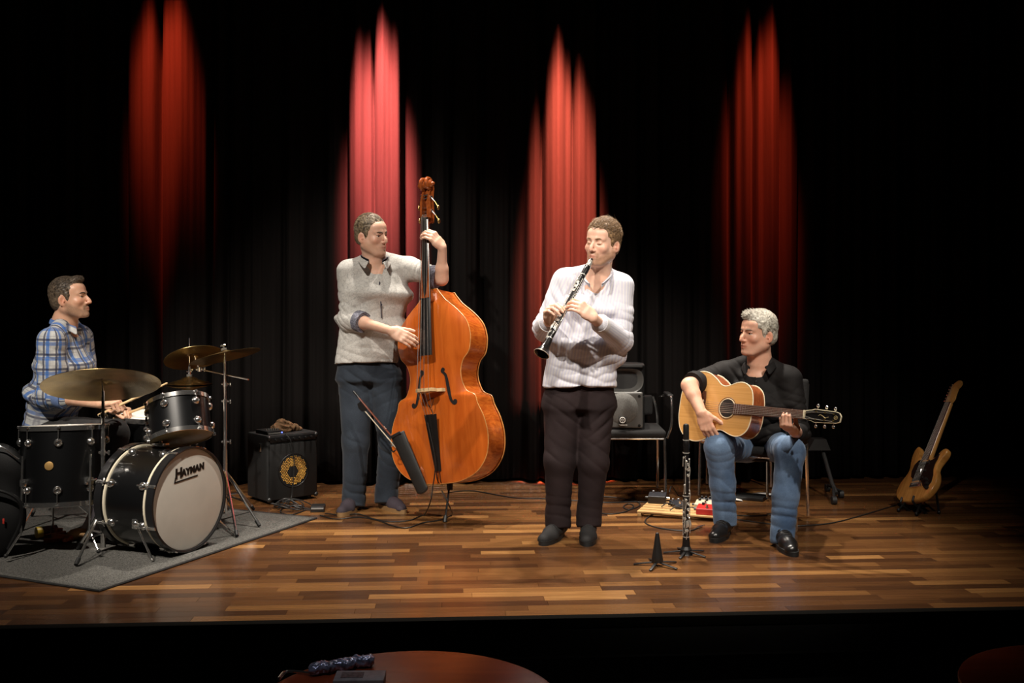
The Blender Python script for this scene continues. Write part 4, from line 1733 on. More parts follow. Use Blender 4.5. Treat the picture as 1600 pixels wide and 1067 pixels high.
# ================================================================== STRING INSTRUMENTS
M_STR = mat('string_steel', (0.55, 0.52, 0.47), .3, metal=.9)
M_EBONY = mat('ebony', (0.011, 0.010, 0.010), .28, spec=.5, vary=.2)
M_CHROME = mat('chrome', (0.82, 0.81, 0.79), .15, metal=.96)
M_BRASS = mat('brass', (0.55, 0.38, 0.13), .3, metal=1.0)
M_BLKMET = mat('black_metal', (0.012, 0.012, 0.013), .35, metal=.4)
M_BLKPLA = mat('black_plastic', (0.012, 0.012, 0.012), .4)


def wood(name, c1, c2, scale=5, stretch=(9, 1, 9), rough=.25, coat=.5, dist=.8):
    m = mat(name, c1, rough, col2=c2, scale=scale, stretch=stretch, coat=coat, detail=6)
    for n in m.node_tree.nodes:
        if n.type == 'TEX_NOISE':
            n.inputs['Distortion'].default_value = dist
    return m


def rows_from_outline(half, n):
    """Smooth right half outline (x, y), y rising, as n rows."""
    pts = spline([A(x, y, 0) for x, y in half], 8)
    out = []
    last = -1
    for p in pts:
        y = max(p[1], last + 1e-4)
        out.append((max(p[0], .0005), y))
        last = y
    return out


def plate(rows, z0, thick, arch, front, cols=12, over=.004, yl=None, prof=None):
    """Arched top or back plate. front=+1 bulges to +z."""
    mb = MB()
    y0, y1 = rows[0][1], rows[-1][1]
    vs, fs = [], []
    for i, (x, y) in enumerate(rows):
        s = (y - y0) / (y1 - y0)
        e = min(1, 4.5 * min(s, 1 - s) + .0)
        for j in range(cols + 1):
            t = -1 + 2 * j / cols
            t = math.copysign(abs(t) ** .85, t)
            z = arch * (1 - abs(t) ** 2.2) * (math.sin(e * PI / 2)) * min(1, (x + over) / .12)
            vs.append((t * (x + over), y, z0 + front * (thick + z)))
    N = cols + 1
    for i in range(len(rows) - 1):
        for j in range(cols):
            q = (i * N + j, i * N + j + 1, (i + 1) * N + j + 1, (i + 1) * N + j)
            fs.append(q if front > 0 else q[::-1])
    mb.add(vs, fs)
    # rim of the plate
    loop = [((x + over), y) for x, y in rows] + [(-(x + over), y) for x, y in reversed(rows)]
    n = len(loop)
    vs = [(x, y, z0) for x, y in loop] + [(x, y, z0 + front * thick) for x, y in loop]
    mb.add(vs, [((i, (i + 1) % n, n + (i + 1) % n, n + i) if front > 0 else (i, n + i, n + (i + 1) % n, (i + 1) % n)) for i in range(n)])
    return mb


def ribs(rows, z0, z1):
    mb = MB()
    loop = [(x, y) for x, y in rows] + [(-x, y) for x, y in reversed(rows)]
    n = len(loop)
    vs = [(x, y, z0) for x, y in loop] + [(x, y, z1) for x, y in loop]
    mb.add(vs, [(i, (i + 1) % n, n + (i + 1) % n, n + i) for i in range(n)])
    return mb


def edge_line(rows, z, r, over=.004):
    mb = MB()
    loop = [A(x + over, y, z) for x, y in rows] + [A(-x - over, y, z) for x, y in reversed(rows)]
    mb.tube(loop, r, 6, closed=True)
    return mb


def tapered_board(ya, yb, wa, wb, za, zb, ta, tb, crown=.003, n=10):
    """Board along y; z = top surface, t = thickness, crowned across."""
    mb = MB()
    vs, fs = [], []
    K = 9
    for i in range(n + 1):
        t = i / n
        y, w, z, th = ya + (yb - ya) * t, wa + (wb - wa) * t, za + (zb - za) * t, ta + (tb - ta) * t
        for k in range(K):
            s = -1 + 2 * k / (K - 1)
            vs.append((s * w, y, z - crown * s * s))
        vs.append((w, y, z - th))
        vs.append((-w, y, z - th))
    K2 = K + 2
    for i in range(n):
        for k in range(K2):
            k2 = (k + 1) % K2
            a, b, c, d = i * K2 + k, i * K2 + k2, (i + 1) * K2 + k2, (i + 1) * K2 + k
            fs.append((a, b, c, d))
    fs.append(tuple(range(K2 - 1, -1, -1)))
    fs.append(tuple(range(n * K2, (n + 1) * K2)))
    mb.add(vs, fs)
    return mb


# ------------------------------------------------------------------ double bass
def make_bass():
    bot = P(689, 756, 5.84)
    top = P(669, 345, 6.10)
    up = unit(top - bot)
    R = np.stack([np.zeros(3)] * 3, 1)
    n = A(-.47, -.88, 0)
    n = unit(n - up * np.dot(n, up))
    x = np.cross(up, n)
    R = np.stack([x, up, n], 1)
    root = thing('double_bass', 'orange-brown varnished double bass standing upright beside the man in grey', 'double bass', bot, R)
    m_top = wood('bass_top_varnish', (0.45, 0.088, 0.010), (0.58, 0.130, 0.016), 4, (7, .8, 5), .22, .6)
    m_rib = wood('bass_rib_varnish', (0.36, 0.066, 0.009), (0.56, 0.135, 0.018), 9, (3, 3, .8), .2, .7, 2.5)
    m_edge = mat('bass_worn_edge', (0.55, 0.25, 0.07), .35, vary=.3, scale=20)
    m_scr = wood('bass_scroll_varnish', (0.20, 0.045, 0.010), (0.36, 0.085, 0.018), 9, (3, 3, 3), .2, .7)
    half = [(.0, .0), (.13, .012), (.245, .060), (.315, .150), (.332, .262), (.312, .365), (.275, .448), (.258, .500), (.205, .530), (.176, .595), (.172, .655), (.192, .715), (.232, .760), (.247, .810),
            (.250, .870), (.228, .945), (.165, 1.020), (.092, 1.085), (.052, 1.135), (.036, 1.160)]
    rows = rows_from_outline(half, 0)
    plate(rows, 0, .007, .030, 1, 16, .007).build('top_plate', m_top, root, sharp=50)
    plate(rows, -.19, .006, .018, -1, 12, .007).build('back_plate', m_rib, root, sharp=50)
    ribs(rows, -.19, 0).build('ribs', m_rib, root, sharp=50)
    edge_line(rows, .004, .0036, .007).build('edge', m_edge, root)
    edge_line(rows, -.194, .0036, .007).build('edge', m_edge, root)

    def arch(px_, py_):
        for i in range(len(rows) - 1):
            if rows[i][1] <= py_ <= rows[i + 1][1]:
                xx = rows[i][0]
                break
        t = min(1, abs(px_) / (xx + .007))
        return .007 + .030 * (1 - t ** (2.2 / .85)) * min(1, (xx + .007) / .12)
    # f holes
    for s in (-1, 1):
        mb = MB()
        c = [(.078, .675, .004), (.068, .668, .004), (.066, .655, .006), (.078, .645, .008), (.090, .630, .0085), (.098, .595, .0095), (.104, .555, .0105), (.112, .515, .0095), (.122, .480, .0085), (.136, .462, .008),
             (.150, .460, .006), (.156, .470, .004), (.150, .482, .004)]
        pts = [A(s * a, b, 0) for a, b, w in c]
        ws = [w for a, b, w in c]
        sp = spline(pts, 5)
        vs, fs = [], []
        for i, p in enumerate(sp):
            t = i / 5
            k = min(int(t), len(ws) - 2)
            w = ws[k] + (ws[k + 1] - ws[k]) * (t - k)
            q = sp[min(i + 1, len(sp) - 1)] - sp[max(i - 1, 0)]
            nn = unit(A(-q[1], q[0], 0))
            for e in (-1, 1):
                v = p + nn * e * w
                vs.append((v[0], v[1], arch(v[0], v[1]) + .0012))
        for i in range(len(sp) - 1):
            fs.append((2 * i, 2 * i + 1, 2 * i + 3, 2 * i + 2))
        mb.add(vs, fs)
        for (a, b, r) in ((.076, .664, .0115), (.147, .471, .0135)):
            ring = [(s * a + r * math.cos(k * PI / 8), b + r * math.sin(k * PI / 8)) for k in range(16)]
            mb.add([(u, v, arch(u, v) + .0014) for u, v in ring], [tuple(range(16))])
        mb.build('f_hole', mat('f_hole_dark', (0.006, 0.003, 0.002), .9), root, smooth=False)
    # neck, fingerboard
    NUT, END = 1.595, .752
    tapered_board(NUT, END, .0215, .0430, .040, .108, .012, .016, .007).build('fingerboard', M_EBONY, root, sharp=50)
    mb = MB()
    vs, fs = [], []
    for i in range(9):
        t = i / 8
        y = 1.10 + (NUT + .02 - 1.10) * t
        w = .030 - .008 * t
        zt = .080 - (.080 - .028) * t
        dep = .036 - .008 * t + (.06 * max(0, 1 - t * 6))
        for k in range(9):
            a = PI + PI * k / 8
            vs.append((w * math.cos(a) * -1, y, zt + dep * math.sin(a)))
    for i in range(8):
        for k in range(8):
            fs.append((i * 9 + k, i * 9 + k + 1, (i + 1) * 9 + k + 1, (i + 1) * 9 + k))
        fs.append((i * 9 + 8, i * 9, (i + 1) * 9, (i + 1) * 9 + 8))
    mb.add(vs, fs)
    mb.box((0, 1.115, -.04), (.060, .07, .20), bev=.012)
    mb.build('neck', m_scr, root, sharp=50)
    mb = MB()
    mb.box((0, NUT + .004, .041), (.046, .009, .016), bev=.002)
    mb.build('nut', M_EBONY, root)
    # pegbox cheeks and scroll
    for s in (-1, 1):
        mb = MB()
        prof = [(NUT + .005, .036), (NUT + .04, .040), (NUT + .12, .030), (NUT + .19, .004), (NUT + .225, -.022), (NUT + .205, -.040), (NUT + .12, -.020), (NUT + .04, -.022), (NUT + .005, -.020)]
        Rp = np.stack([A(0, 1, 0), A(0, 0, 1), A(1, 0, 0)], 1)
        mb.prism(prof, s * .024 - .007, s * .024 + .007, Rp)
        mb.build('pegbox_cheek', m_scr, root, sharp=40)
    mb = MB()
    mb.tube([A(0, NUT - .01, -.020), A(0, NUT + .05, -.028), A(0, NUT + .13, -.026), A(0, NUT + .20, -.034)], [.026, .028, .026, .024], 10)
    mb.build('pegbox_back', m_scr, root)
    mb = MB()
    cy, cz = NUT + .222, .002
    for s in (-1, 1):
        spp = []
        rad = []
        for i in range(52):
            a = i / 51 * 2 * PI * 2.1
            rr = .046 * (1 - i / 60)
            xx = s * (.012 + .034 * (i / 51) ** 1.2)
            spp.append(A(xx, cy + rr * math.sin(-a - 2.2), cz + rr * math.cos(-a - 2.2)))
            rad.append(.0135 - .004 * i / 51)
        mb.tube(spp, rad, 8)
        mb.sphere(A(s * .046, cy, cz), .015, 10, 7)
    mb.cyl(A(-.04, cy, cz), A(.04, cy, cz), .026, None, 16)
    mb.build('scroll', m_scr, root)
    # machine heads
    for k, (s, yy) in enumerate(((1, NUT + .05), (1, NUT + .135), (-1, NUT + .075), (-1, NUT + .155))):
        mb = MB()
        mb.cyl(A(s * .030, yy, .005), A(s * .038, yy, .005), .012, None, 12)
        mb.cyl(A(s * .034, yy, .005), A(s * .052, yy - .025, -.004), .0055, None, 8)
        mb.cyl(A(-s * .028, yy, .008), A(s * .03, yy, .008), .006, None, 8)
        t = mb.build('tuning_machine', M_CHROME, root)
        mb = MB()
        mb.cyl(A(s * .052, yy - .025, -.004), A(s * .066, yy - .055, -.012), .004, None, 8)
        mb.sphere(A(s * .069, yy - .066, -.014), (.008, .017, .012), 10, 7)
        mb.build('tuning_key', M_BRASS, t)
    # bridge
    BY = .545
    mb = MB()
    ol = [(-.085, .030), (-.052, .030), (-.045, .050), (-.018, .056), (0, .066), (.018, .056), (.045, .050), (.052, .030), (.085, .030), (.078, .060), (.050, .078), (.062, .105), (.054, .140),
          (.030, .151), (0, .155), (-.030, .151), (-.054, .140), (-.062, .105), (-.050, .078), (-.078, .060)]
    Rb = np.stack([A(1, 0, 0), A(0, 0, 1), A(0, -1, 0)], 1)
    mb.prism(ol, -.010, .010, Rb, A(0, BY, 0))
    mb.build('bridge', mat('maple_bridge', (0.62, 0.43, 0.22), .5, vary=.12, scale=30), root, sharp=40)
    # strings
    for k, sx in enumerate((-1.5, -.5, .5, 1.5)):
        mb = MB()
        bz = .156 - .004 * sx * sx
        mb.tube([A(sx * .0105, NUT + .03, .034), A(sx * .0105, NUT + .006, .050), A(sx * .027, BY, bz), A(sx * .0175, .40, .088)], (.0018, .0016, .0014, .0012)[k], 6)
        mb.build('string', M_STR, root)
    # tailpiece
    tp = tapered_board(.405, .075, .042, .021, .092, .034, .016, .014, .010)
    tp.build('tailpiece', M_EBONY, root, sharp=40)
    mb = MB()
    mb.tube(spline([A(-.012, .08, .028), A(-.010, .02, .020), A(0, -.010, -.012), A(.010, .02, .020), A(.012, .08, .028)], 5), .0025, 6)
    mb.build('tail_wire', M_BLKMET, root)
    # pickup clips on the bridge
    mb = MB()
    mb.tube(spline([A(-.06, BY - .012, .055), A(-.03, BY - .06, .075), A(.02, BY - .045, .07), A(.01, BY - .10, .082), A(-.02, BY - .075, .07), A(.02, BY - .13, .085)], 6), .0020, 6)
    mb.build('pickup_wire', M_BLKMET, root)
    # endpin
    ep = G(695, 816)
    epl = R.T @ (ep - bot)
    b0 = A(0, -.004, -.095)
    mb = MB()
    mb.cyl(b0 + A(0, .03, 0), b0 + A(0, -.035, 0), .022, .017, 16)
    mb.build('endpin_collar', M_EBONY, root)
    mb = MB()
    d = unit(epl - b0)
    mb.cyl(b0, epl - d * .03, .0058, None, 10)
    mb.build('endpin', M_BLKMET, root)
    mb = MB()
    mb.cyl(epl - d * .04, epl - d * .002, .0115, .0125, 12)
    mb.build('rubber_tip', M_BLKPLA, root)
    return root, R, bot


DB, DB_R, DB_O = make_bass()


def on_bass(px, py, off):
    """Where the sight line meets the plane lying off in front of the bass top."""
    c = A(0, 0, CAMZ)
    d = P(px, py, 1.0) - c
    n = DB_R[:, 2]
    t = np.dot(DB_O + n * off - c, n) / np.dot(d, n)
    return c + d * t


def make_quiver():
    a, b = on_bass(621, 678, .13), on_bass(661, 768, .075)
    d = unit(b - a)
    Rq = frame(d, DB_R[:, 2])
    root = thing('bow_quiver', 'black leather bow quiver hanging from the bass tailpiece', 'quiver', a, Rq)
    L = np.linalg.norm(b - a)
    m = mat('quiver_leather', (0.011, 0.011, 0.011), .5, bump=.08, bscale=400, vary=.2)
    B = Blob()
    B.slab(A(0, 0, 0), A(0, L - .01, 0), (.050, .022), (.040, .013), A(1, 0, 0), .02, .01)
    B.slab(A(0, -.06, 0), A(0, .10, 0), (.040, .019), (.036, .014), A(1, 0, 0), .02, .004, 's')
    B.cut(A(0, 0, 0), A(0, -1, 0), A(-.2, -.2, -.2), A(.2, .3, .2))
    v, f = B.mesh(.004)
    link_mesh('pouch', v, f, m, root, True)
    mb = MB()
    mb.box((0, .002, .024), (.075, .016, .005), bev=.002)
    mb.build('rim', m, root)
    mb = MB()
    mb.tube(spline([A(.036, .02, 0), A(.075, .05, .0), A(.085, .08, -.01), A(.05, .08, .01)], 6), .004, 6)
    mb.build('strap', m, root)
    mb = MB()
    mb.box((.060, .045, .004), (.022, .016, .004), bev=.001)
    mb.build('buckle', M_CHROME, root)
    # bow
    t0, t1 = on_bass(553, 612, .20), on_bass(619, 690, .128)
    d = unit(t1 - t0)
    Rb = frame(d, DB_R[:, 2])
    bow = thing('bow', 'dark wooden double bass bow standing in the quiver', 'bow', t0, Rb)
    L = np.linalg.norm(t1 - t0)
    w = wood('bow_wood', (0.10, 0.022, 0.010), (0.19, 0.045, 0.018), 12, (1, 8, 8), .3, .3)
    mb = MB()
    mb.tube([A(0, L * t, .004 * math.sin(t * PI)) for t in np.linspace(0, 1, 12)] + [A(0, L + .16, 0)], [.0055] * 12 + [.0045], 8)
    mb.build('stick', w, bow)
    mb = MB()
    mb.cyl(A(0, -.004, 0), A(0, .055, 0), .0075, .0068, 10)
    mb.build('grip', M_BLKPLA, bow)
    mb = MB()
    mb.prism([(.004, .075), (.030, .070), (.044, .095), (.040, .125), (.022, .135), (.004, .130)], -.009, .009, np.eye(3))
    mb.build('frog', M_EBONY, bow, sharp=40)
    mb = MB()
    mb.cyl(A(0, L * .70, 0), A(0, L * .76, 0), .0068, None, 10)
    mb.build('wrapping', M_STR, bow)
    mb = MB()
    mb.box((.026, (.13 + L + .12) / 2, 0), (.0025, L + .12 - .13, .009))
    mb.build('bow_hair', mat('bow_hair', (.62, .55, .42), .6), bow)


make_quiver()


# ------------------------------------------------------------------ acoustic guitar
def fretboard(root, ya, yb, wa, wb, z, th, nfret, scale_len, saddle_y, m, mf, dots=None):
    tapered_board(ya, yb, wa, wb, z, z, th, th, .0008, 4).build('fingerboard', m, root, sharp=40)
    for k in range(1, nfret + 1):
        y = saddle_y + scale_len / 2 ** (k / 12)
        if y < yb + .002:
            break
        t = (ya - y) / (ya - yb)
        w = wa + (wb - wa) * t
        mb = MB()
        mb.box((0, y, z + .0006), (2 * w, .0016, .0016))
        mb.build('fret', mf, root, smooth=False)


def make_guitar():
    sh = P(1137, 638, 5.42)
    a = unit(A(.64, -.77, .012))
    n = A(-.76, -.60, .22)
    n = unit(n - a * np.dot(a, n))
    x = np.cross(a, n)
    R = np.stack([x, a, n], 1)
    SHY = .335
    o = sh - a * SHY
    root = thing('acoustic_guitar', 'natural spruce acoustic guitar held on the grey-haired man\'s knee', 'guitar', o, R)
    m_top = wood('guitar_spruce', (0.54, 0.265, 0.075), (0.63, 0.33, 0.105), 6, (26, .5, 5), .28, .4, .3)
    m_rib = wood('guitar_mahogany', (0.22, 0.055, 0.018), (0.36, 0.105, 0.034), 6, (3, 3, 12), .25, .5, 1.5)
    m_neck = wood('guitar_neck', (0.20, 0.070, 0.025), (0.28, 0.10, 0.036), 6, (9, 1, 9), .35, .2)
    m_bind = mat('binding_cream', (0.78, 0.68, 0.48), .35)
    m_rose = mat('rosewood', (0.075, 0.026, 0.013), .45, vary=.4, scale=30, stretch=(8, 1, 8))
    half = [(.0, .0), (.07, .004), (.135, .026), (.178, .072), (.194, .130), (.186, .185), (.158, .235), (.128, .272), (.119, .300), (.124, .330), (.139, .372), (.145, .410), (.135, .448), (.105, .480),
            (.060, .494), (.028, .497)]
    rows = rows_from_outline(half, 0)
    plate(rows, 0, .003, .002, 1, 12, .0015).build('soundboard', m_top, root, sharp=50)
    plate(rows, -.100, .003, .006, -1, 10, .0015).build('back_plate', m_rib, root, sharp=50)
    ribs(rows, -.100, 0).build('sides', m_rib, root, sharp=50)
    edge_line(rows, .0008, .0032, .0015).build('binding', m_bind, root)
    edge_line(rows, -.101, .0030, .0015).build('binding', m_bind, root)
    mb = MB()
    mb.lathe([(0, .0062), (.049, .0062), (.049, .004)], 32, None, (0, SHY, 0))
    mb.build('sound_hole', mat('hole_dark', (.012, .006, .004), .9), root)
    mb = MB()
    mb.torus(.052, .0022, None, (0, SHY, .0050), 40, 6)
    mb.build('rosette', m_bind, root)
    mb = MB()
    mb.torus(.059, .0020, None, (0, SHY, .0046), 40, 6)
    mb.build('rosette', mat('rosette_brown', (.12, .05, .02), .5), root)
    # bridge
    SAD = .172
    mb = MB()
    mb.prism([(-.085, SAD - .012), (-.045, SAD - .022), (.045, SAD - .022), (.085, SAD - .012), (.085, SAD + .006), (.045, SAD + .012), (-.045, SAD + .012), (-.085, SAD + .006)], .004, .013)
    br = mb.build('bridge', m_rose, root, sharp=30)
    mb = MB()
    mb.box((0, SAD, .015), (.074, .004, .009), bev=.001)
    mb.build('saddle', m_bind, br)
    for k in range(6):
        mb = MB()
        mb.cyl(A(-.0275 + .011 * k, SAD - .012, .012), A(-.0275 + .011 * k, SAD - .012, .018), .003, .0035, 8)
        mb.build('bridge_pin', m_bind, br)
    NUT = SAD + .648
    fretboard(root, NUT, SHY + .045, .0215, .0285, .0125, .008, 20, .648, SAD, m_rose, M_CHROME)
    # neck
    mb = MB()
    mb.tube([A(0, .47, -.0165), A(0, .53, -.0150), A(0, NUT, -.0105)], [.0275, .0255, .0208], 14)
    mb.box((0, .49, -.045), (.05, .04, .09), bev=.01)
    mb.build('neck', m_neck, root)
    mb = MB()
    mb.box((0, NUT + .002, .011), (.043, .005, .011), bev=.001)
    mb.build('nut', m_bind, root)
    # headstock
    tl = math.radians(12)
    Rh = np.stack([A(1, 0, 0), A(0, math.cos(tl), -math.sin(tl)), A(0, math.sin(tl), math.cos(tl))], 1)
    ho = A(0, NUT + .004, .006)
    ol = [(-.0215, 0), (-.029, .035), (-.0345, .050), (-.027, .165), (-.020, .182), (.010, .186), (.026, .176), (.031, .160), (.0345, .050), (.029, .035), (.0215, 0)]
    ol = [(-x_, y_) for x_, y_ in reversed(ol)]
    mb = MB()
    mb.prism(ol, -.014, 0, Rh, ho)
    hs = mb.build('headstock', m_bind, root, sharp=30)
    mb = MB()
    mb.prism([(x_ * .9, .004 + y_ * .97) for x_, y_ in ol], 0, .0015, Rh, ho)
    mb.build('headstock_face', mat('headstock_black', (.008, .007, .007), .2, coat=.5), hs, sharp=30)
    mb = MB()
    mb.torus(.0085, .0018, Rh, ho + Rh @ A(0, .160, .002), 20, 6)
    mb.sphere(ho + Rh @ A(0, .160, .002), (.004, .004, .001), 8, 5)
    mb.build('emblem', mat('emblem_gold', (.5, .38, .18), .35, metal=.6), hs)
    mb = MB()
    mb.tube(spline([ho + Rh @ A(q * .008 * math.sin(i * 2.1), .07 + i * .009, .002) for i, q in enumerate((1, -1, .6, -.8, 1, -.5, .7))], 5), .0010, 5)
    mb.build('signature', MATS['emblem_gold'], hs)
    for s in (-1, 1):
        for k in range(3):
            y = .060 + .045 * k
            xx = s * (.0335 - .0035 * k)
            mb = MB()
            mb.cyl(ho + Rh @ A(xx * .62, y, 0), ho + Rh @ A(xx * .62, y, .011), .0042, None, 10)
            po = mb.build('tuner_post', M_BRASS, hs)
            mb = MB()
            mb.cyl(ho + Rh @ A(xx, y, -.010), ho + Rh @ A(xx + s * .012, y, -.010), .0028, None, 8)
            mb.sphere(ho + Rh @ A(xx + s * .019, y, -.010), (.009, .0085, .005), 10, 7, Rh)
            mb.build('tuner_button', M_CHROME, hs)
    # strings
    for k in range(6):
        sx = -2.5 + k
        post = ho + Rh @ A((1 if sx > 0 else -1) * .0205, .060 + .045 * (abs(sx) - .5), .008)
        mb = MB()
        mb.tube([A(sx * .011, SAD - .010, .014), A(sx * .0108, SAD, .0200), A(sx * .0072, NUT, .0165), post], (.0007 + .00008 * k), 5)
        mb.build('string', M_STR, root)
    return root, R, o


AG, AG_R, AG_O = make_guitar()


# ------------------------------------------------------------------ electric guitar and stand
def make_electric():
    bot = P(1421, 783, 6.12)
    tip = P(1504, 576, 6.58)
    a = unit(tip - bot)
    n = A(-.93, -.30, .35)
    n = unit(n - a * np.dot(a, n))
    x = np.cross(a, n)
    R = np.stack([x, a, n], 1)
    root = thing('electric_guitar', 'natural wood solid-body electric guitar leaning on its floor stand', 'electric guitar', bot, R)
    body = wood('strat_natural', (0.40, 0.165, 0.035), (0.60, 0.29, 0.075), 5, (10, 1, 4), .22, .6, .8)
    mp = wood('maple_neck', (0.46, 0.22, 0.06), (0.58, 0.30, 0.09), 5, (10, 1, 4), .3, .4)
    ol = [(0, .0), (.07, .008), (.125, .035), (.155, .085), (.160, .14), (.140, .195), (.118, .235), (.118, .270), (.135, .310), (.150, .345), (.146, .375), (.128, .385), (.108, .372), (.080, .335), (.052, .318),
          (.028, .322), (-.028, .330), (-.060, .345), (-.085, .385), (-.105, .430), (-.125, .440), (-.140, .420), (-.143, .37), (-.130, .31), (-.118, .265), (-.122, .22), (-.145, .17), (-.158, .12), (-.150, .07),
          (-.115, .03), (-.06, .006)]
    pts = spline([A(q[0], q[1], 0) for q in ol], 3, True)
    out = [(p[0], p[1]) for p in pts]
    bm_ = MB()
    n_ = len(out)
    lay = [(-.045, .94), (-.040, .985), (-.032, 1.0), (-.012, 1.0), (-.003, .985), (0, .955)]
    cx, cy = 0, .19
    vs = []
    for z, s in lay:
        for (px_, py_) in out:
            vs.append((cx + (px_ - cx) * s, cy + (py_ - cy) * s, z))
    fs = []
    for k in range(len(lay) - 1):
        for i in range(n_):
            j = (i + 1) % n_
            fs.append((k * n_ + i, k * n_ + j, (k + 1) * n_ + j, (k + 1) * n_ + i))
    fs.append(tuple(range(n_ - 1, -1, -1)))
    fs.append(tuple(range((len(lay) - 1) * n_, len(lay) * n_)))
    bm_.add(vs, fs)
    bm_.build('body', body, root, sharp=60)
    pg = [(.030, .312), (.045, .300), (.070, .310), (.092, .345), (.104, .340), (.102, .300), (.095, .265), (.100, .225), (.118, .180), (.125, .13), (.110, .095), (.085, .085), (.060, .110), (.030, .150),
          (-.035, .165), (-.070, .190), (-.085, .235), (-.080, .285), (-.060, .315), (-.030, .318)]
    mb = MB()
    mb.prism([(q[0], q[1]) for q in pg], .0, .003)
    mb.build('pickguard', mat('tortoise_guard', (.018, .010, .008), .2, coat=.4), root, sharp=30)
    for y, t in ((.285, 0), (.225, 0), (.165, .18)):
        mb = MB()
        mb.box((0, y, .006), (.085, .018, .008), rotz(t), .003)
        mb.build('pickup', M_BLKPLA, root)
    mb = MB()
    mb.box((0, .118, .006), (.082, .034, .009), bev=.002)
    mb.build('bridge', M_CHROME, root)
    for q in ((.075, .150), (.098, .115), (.110, .085)):
        mb = MB()
        mb.lathe([(.013, .003), (.013, .009), (.009, .018), (0, .018)], 14, None, (q[0], q[1], 0))
        mb.build('knob', M_BLKPLA, root)
    mb = MB()
    mb.tube([A(.06, .10, .008), A(.062, .12, .035), A(.05, .20, .045)], .0028, 6)
    mb.build('tremolo_arm', M_CHROME, root)
    NUT = .118 + .648
    fretboard(root, NUT, .305, .0208, .0275, .012, .006, 21, .648, .118, mat('rosewood', (0.075, 0.026, 0.013)), M_CHROME)
    mb = MB()
    mb.box((0, .32, -.010), (.055, .055, .030), bev=.005)
    mb.tube([A(0, .30, -.0150), A(0, NUT, -.0090)], [.0265, .0202], 12)
    mb.build('neck', mp, root)
    hs = [(-.021, NUT), (.021, NUT), (.030, NUT + .02), (.036, NUT + .035), (.030, NUT + .06), (.028, NUT + .12), (.040, NUT + .135), (.046, NUT + .155), (.036, NUT + .178), (.010, NUT + .185), (-.012, NUT + .172),
          (-.030, NUT + .15), (-.036, NUT + .06), (-.030, NUT + .02)]
    mb = MB()
    mb.prism(hs, -.012, .003)
    h = mb.build('headstock', mp, root, sharp=30)
    for k in range(6):
        y = NUT + .035 + .024 * k
        mb = MB()
        mb.cyl(A(-.024, y, .003), A(-.024, y, .013), .004, None, 8)
        mb.build('tuner_post', M_CHROME, h)
        mb = MB()
        mb.cyl(A(-.034, y, -.006), A(-.050, y, -.006), .003, None, 8)
        mb.sphere(A(-.056, y, -.006), (.008, .007, .004), 8, 6)
        mb.build('tuner_button', M_CHROME, h)
    for k in range(6):
        sx = -2.5 + k
        mb = MB()
        mb.tube([A(sx * .0105, .118, .0125), A(sx * .0070, NUT, .0150), A(-.024, NUT + .035 + .024 * k, .010)], .0006, 4)
        mb.build('string', M_STR, root)
    # stand
    g = G(1445, 800)
    st = thing('guitar_stand', 'black folding A-frame floor stand under the electric guitar', 'stand', g)
    for p0, p1 in ((P(1458, 735, 6.40), G(1467, 803)), (P(1458, 735, 6.40), G(1440, 770) + A(0, .02, 0)), (P(1458, 735, 6.40), G(1404, 800)), (P(1458, 735, 6.40), G(1432, 806))):
        mb = MB()
        mb.cyl(p0, p1 + A(0, 0, .012), .007, .007, 8)
        mb.sphere(p1 + A(0, 0, .012), .012, 8, 6)
        mb.build('leg', M_BLKMET, st, world=True)
    for px in (1412, 1434):
        mb = MB()
        c = P(px, 778, 6.14) if px < 1420 else P(px, 786, 6.06)
        base = bot + R @ A(-.05 if px < 1420 else .05, -.012, -.03)
        mb.tube(spline([base + R @ A(0, -.01, -.09), base + R @ A(0, -.012, 0), base + R @ A(0, -.005, .045), base + R @ A(0, .03, .052)], 5), .007, 8)
        mb.build('cradle_arm', M_BLKMET, st, world=True)
    mb = MB()
    mb.cyl(bot + R @ A(-.06, -.022, -.12), bot + R @ A(.06, -.022, -.12), .006, None, 8)
    mb.build('crossbar', M_BLKMET, st, world=True)


make_electric()


# ------------------------------------------------------------------ clarinets
M_GREN = mat('grenadilla', (0.010, 0.009, 0.009), .25, spec=.5, vary=.2)
M_SILVER = mat('key_silver', (0.84, 0.81, 0.74), .26, metal=.72)


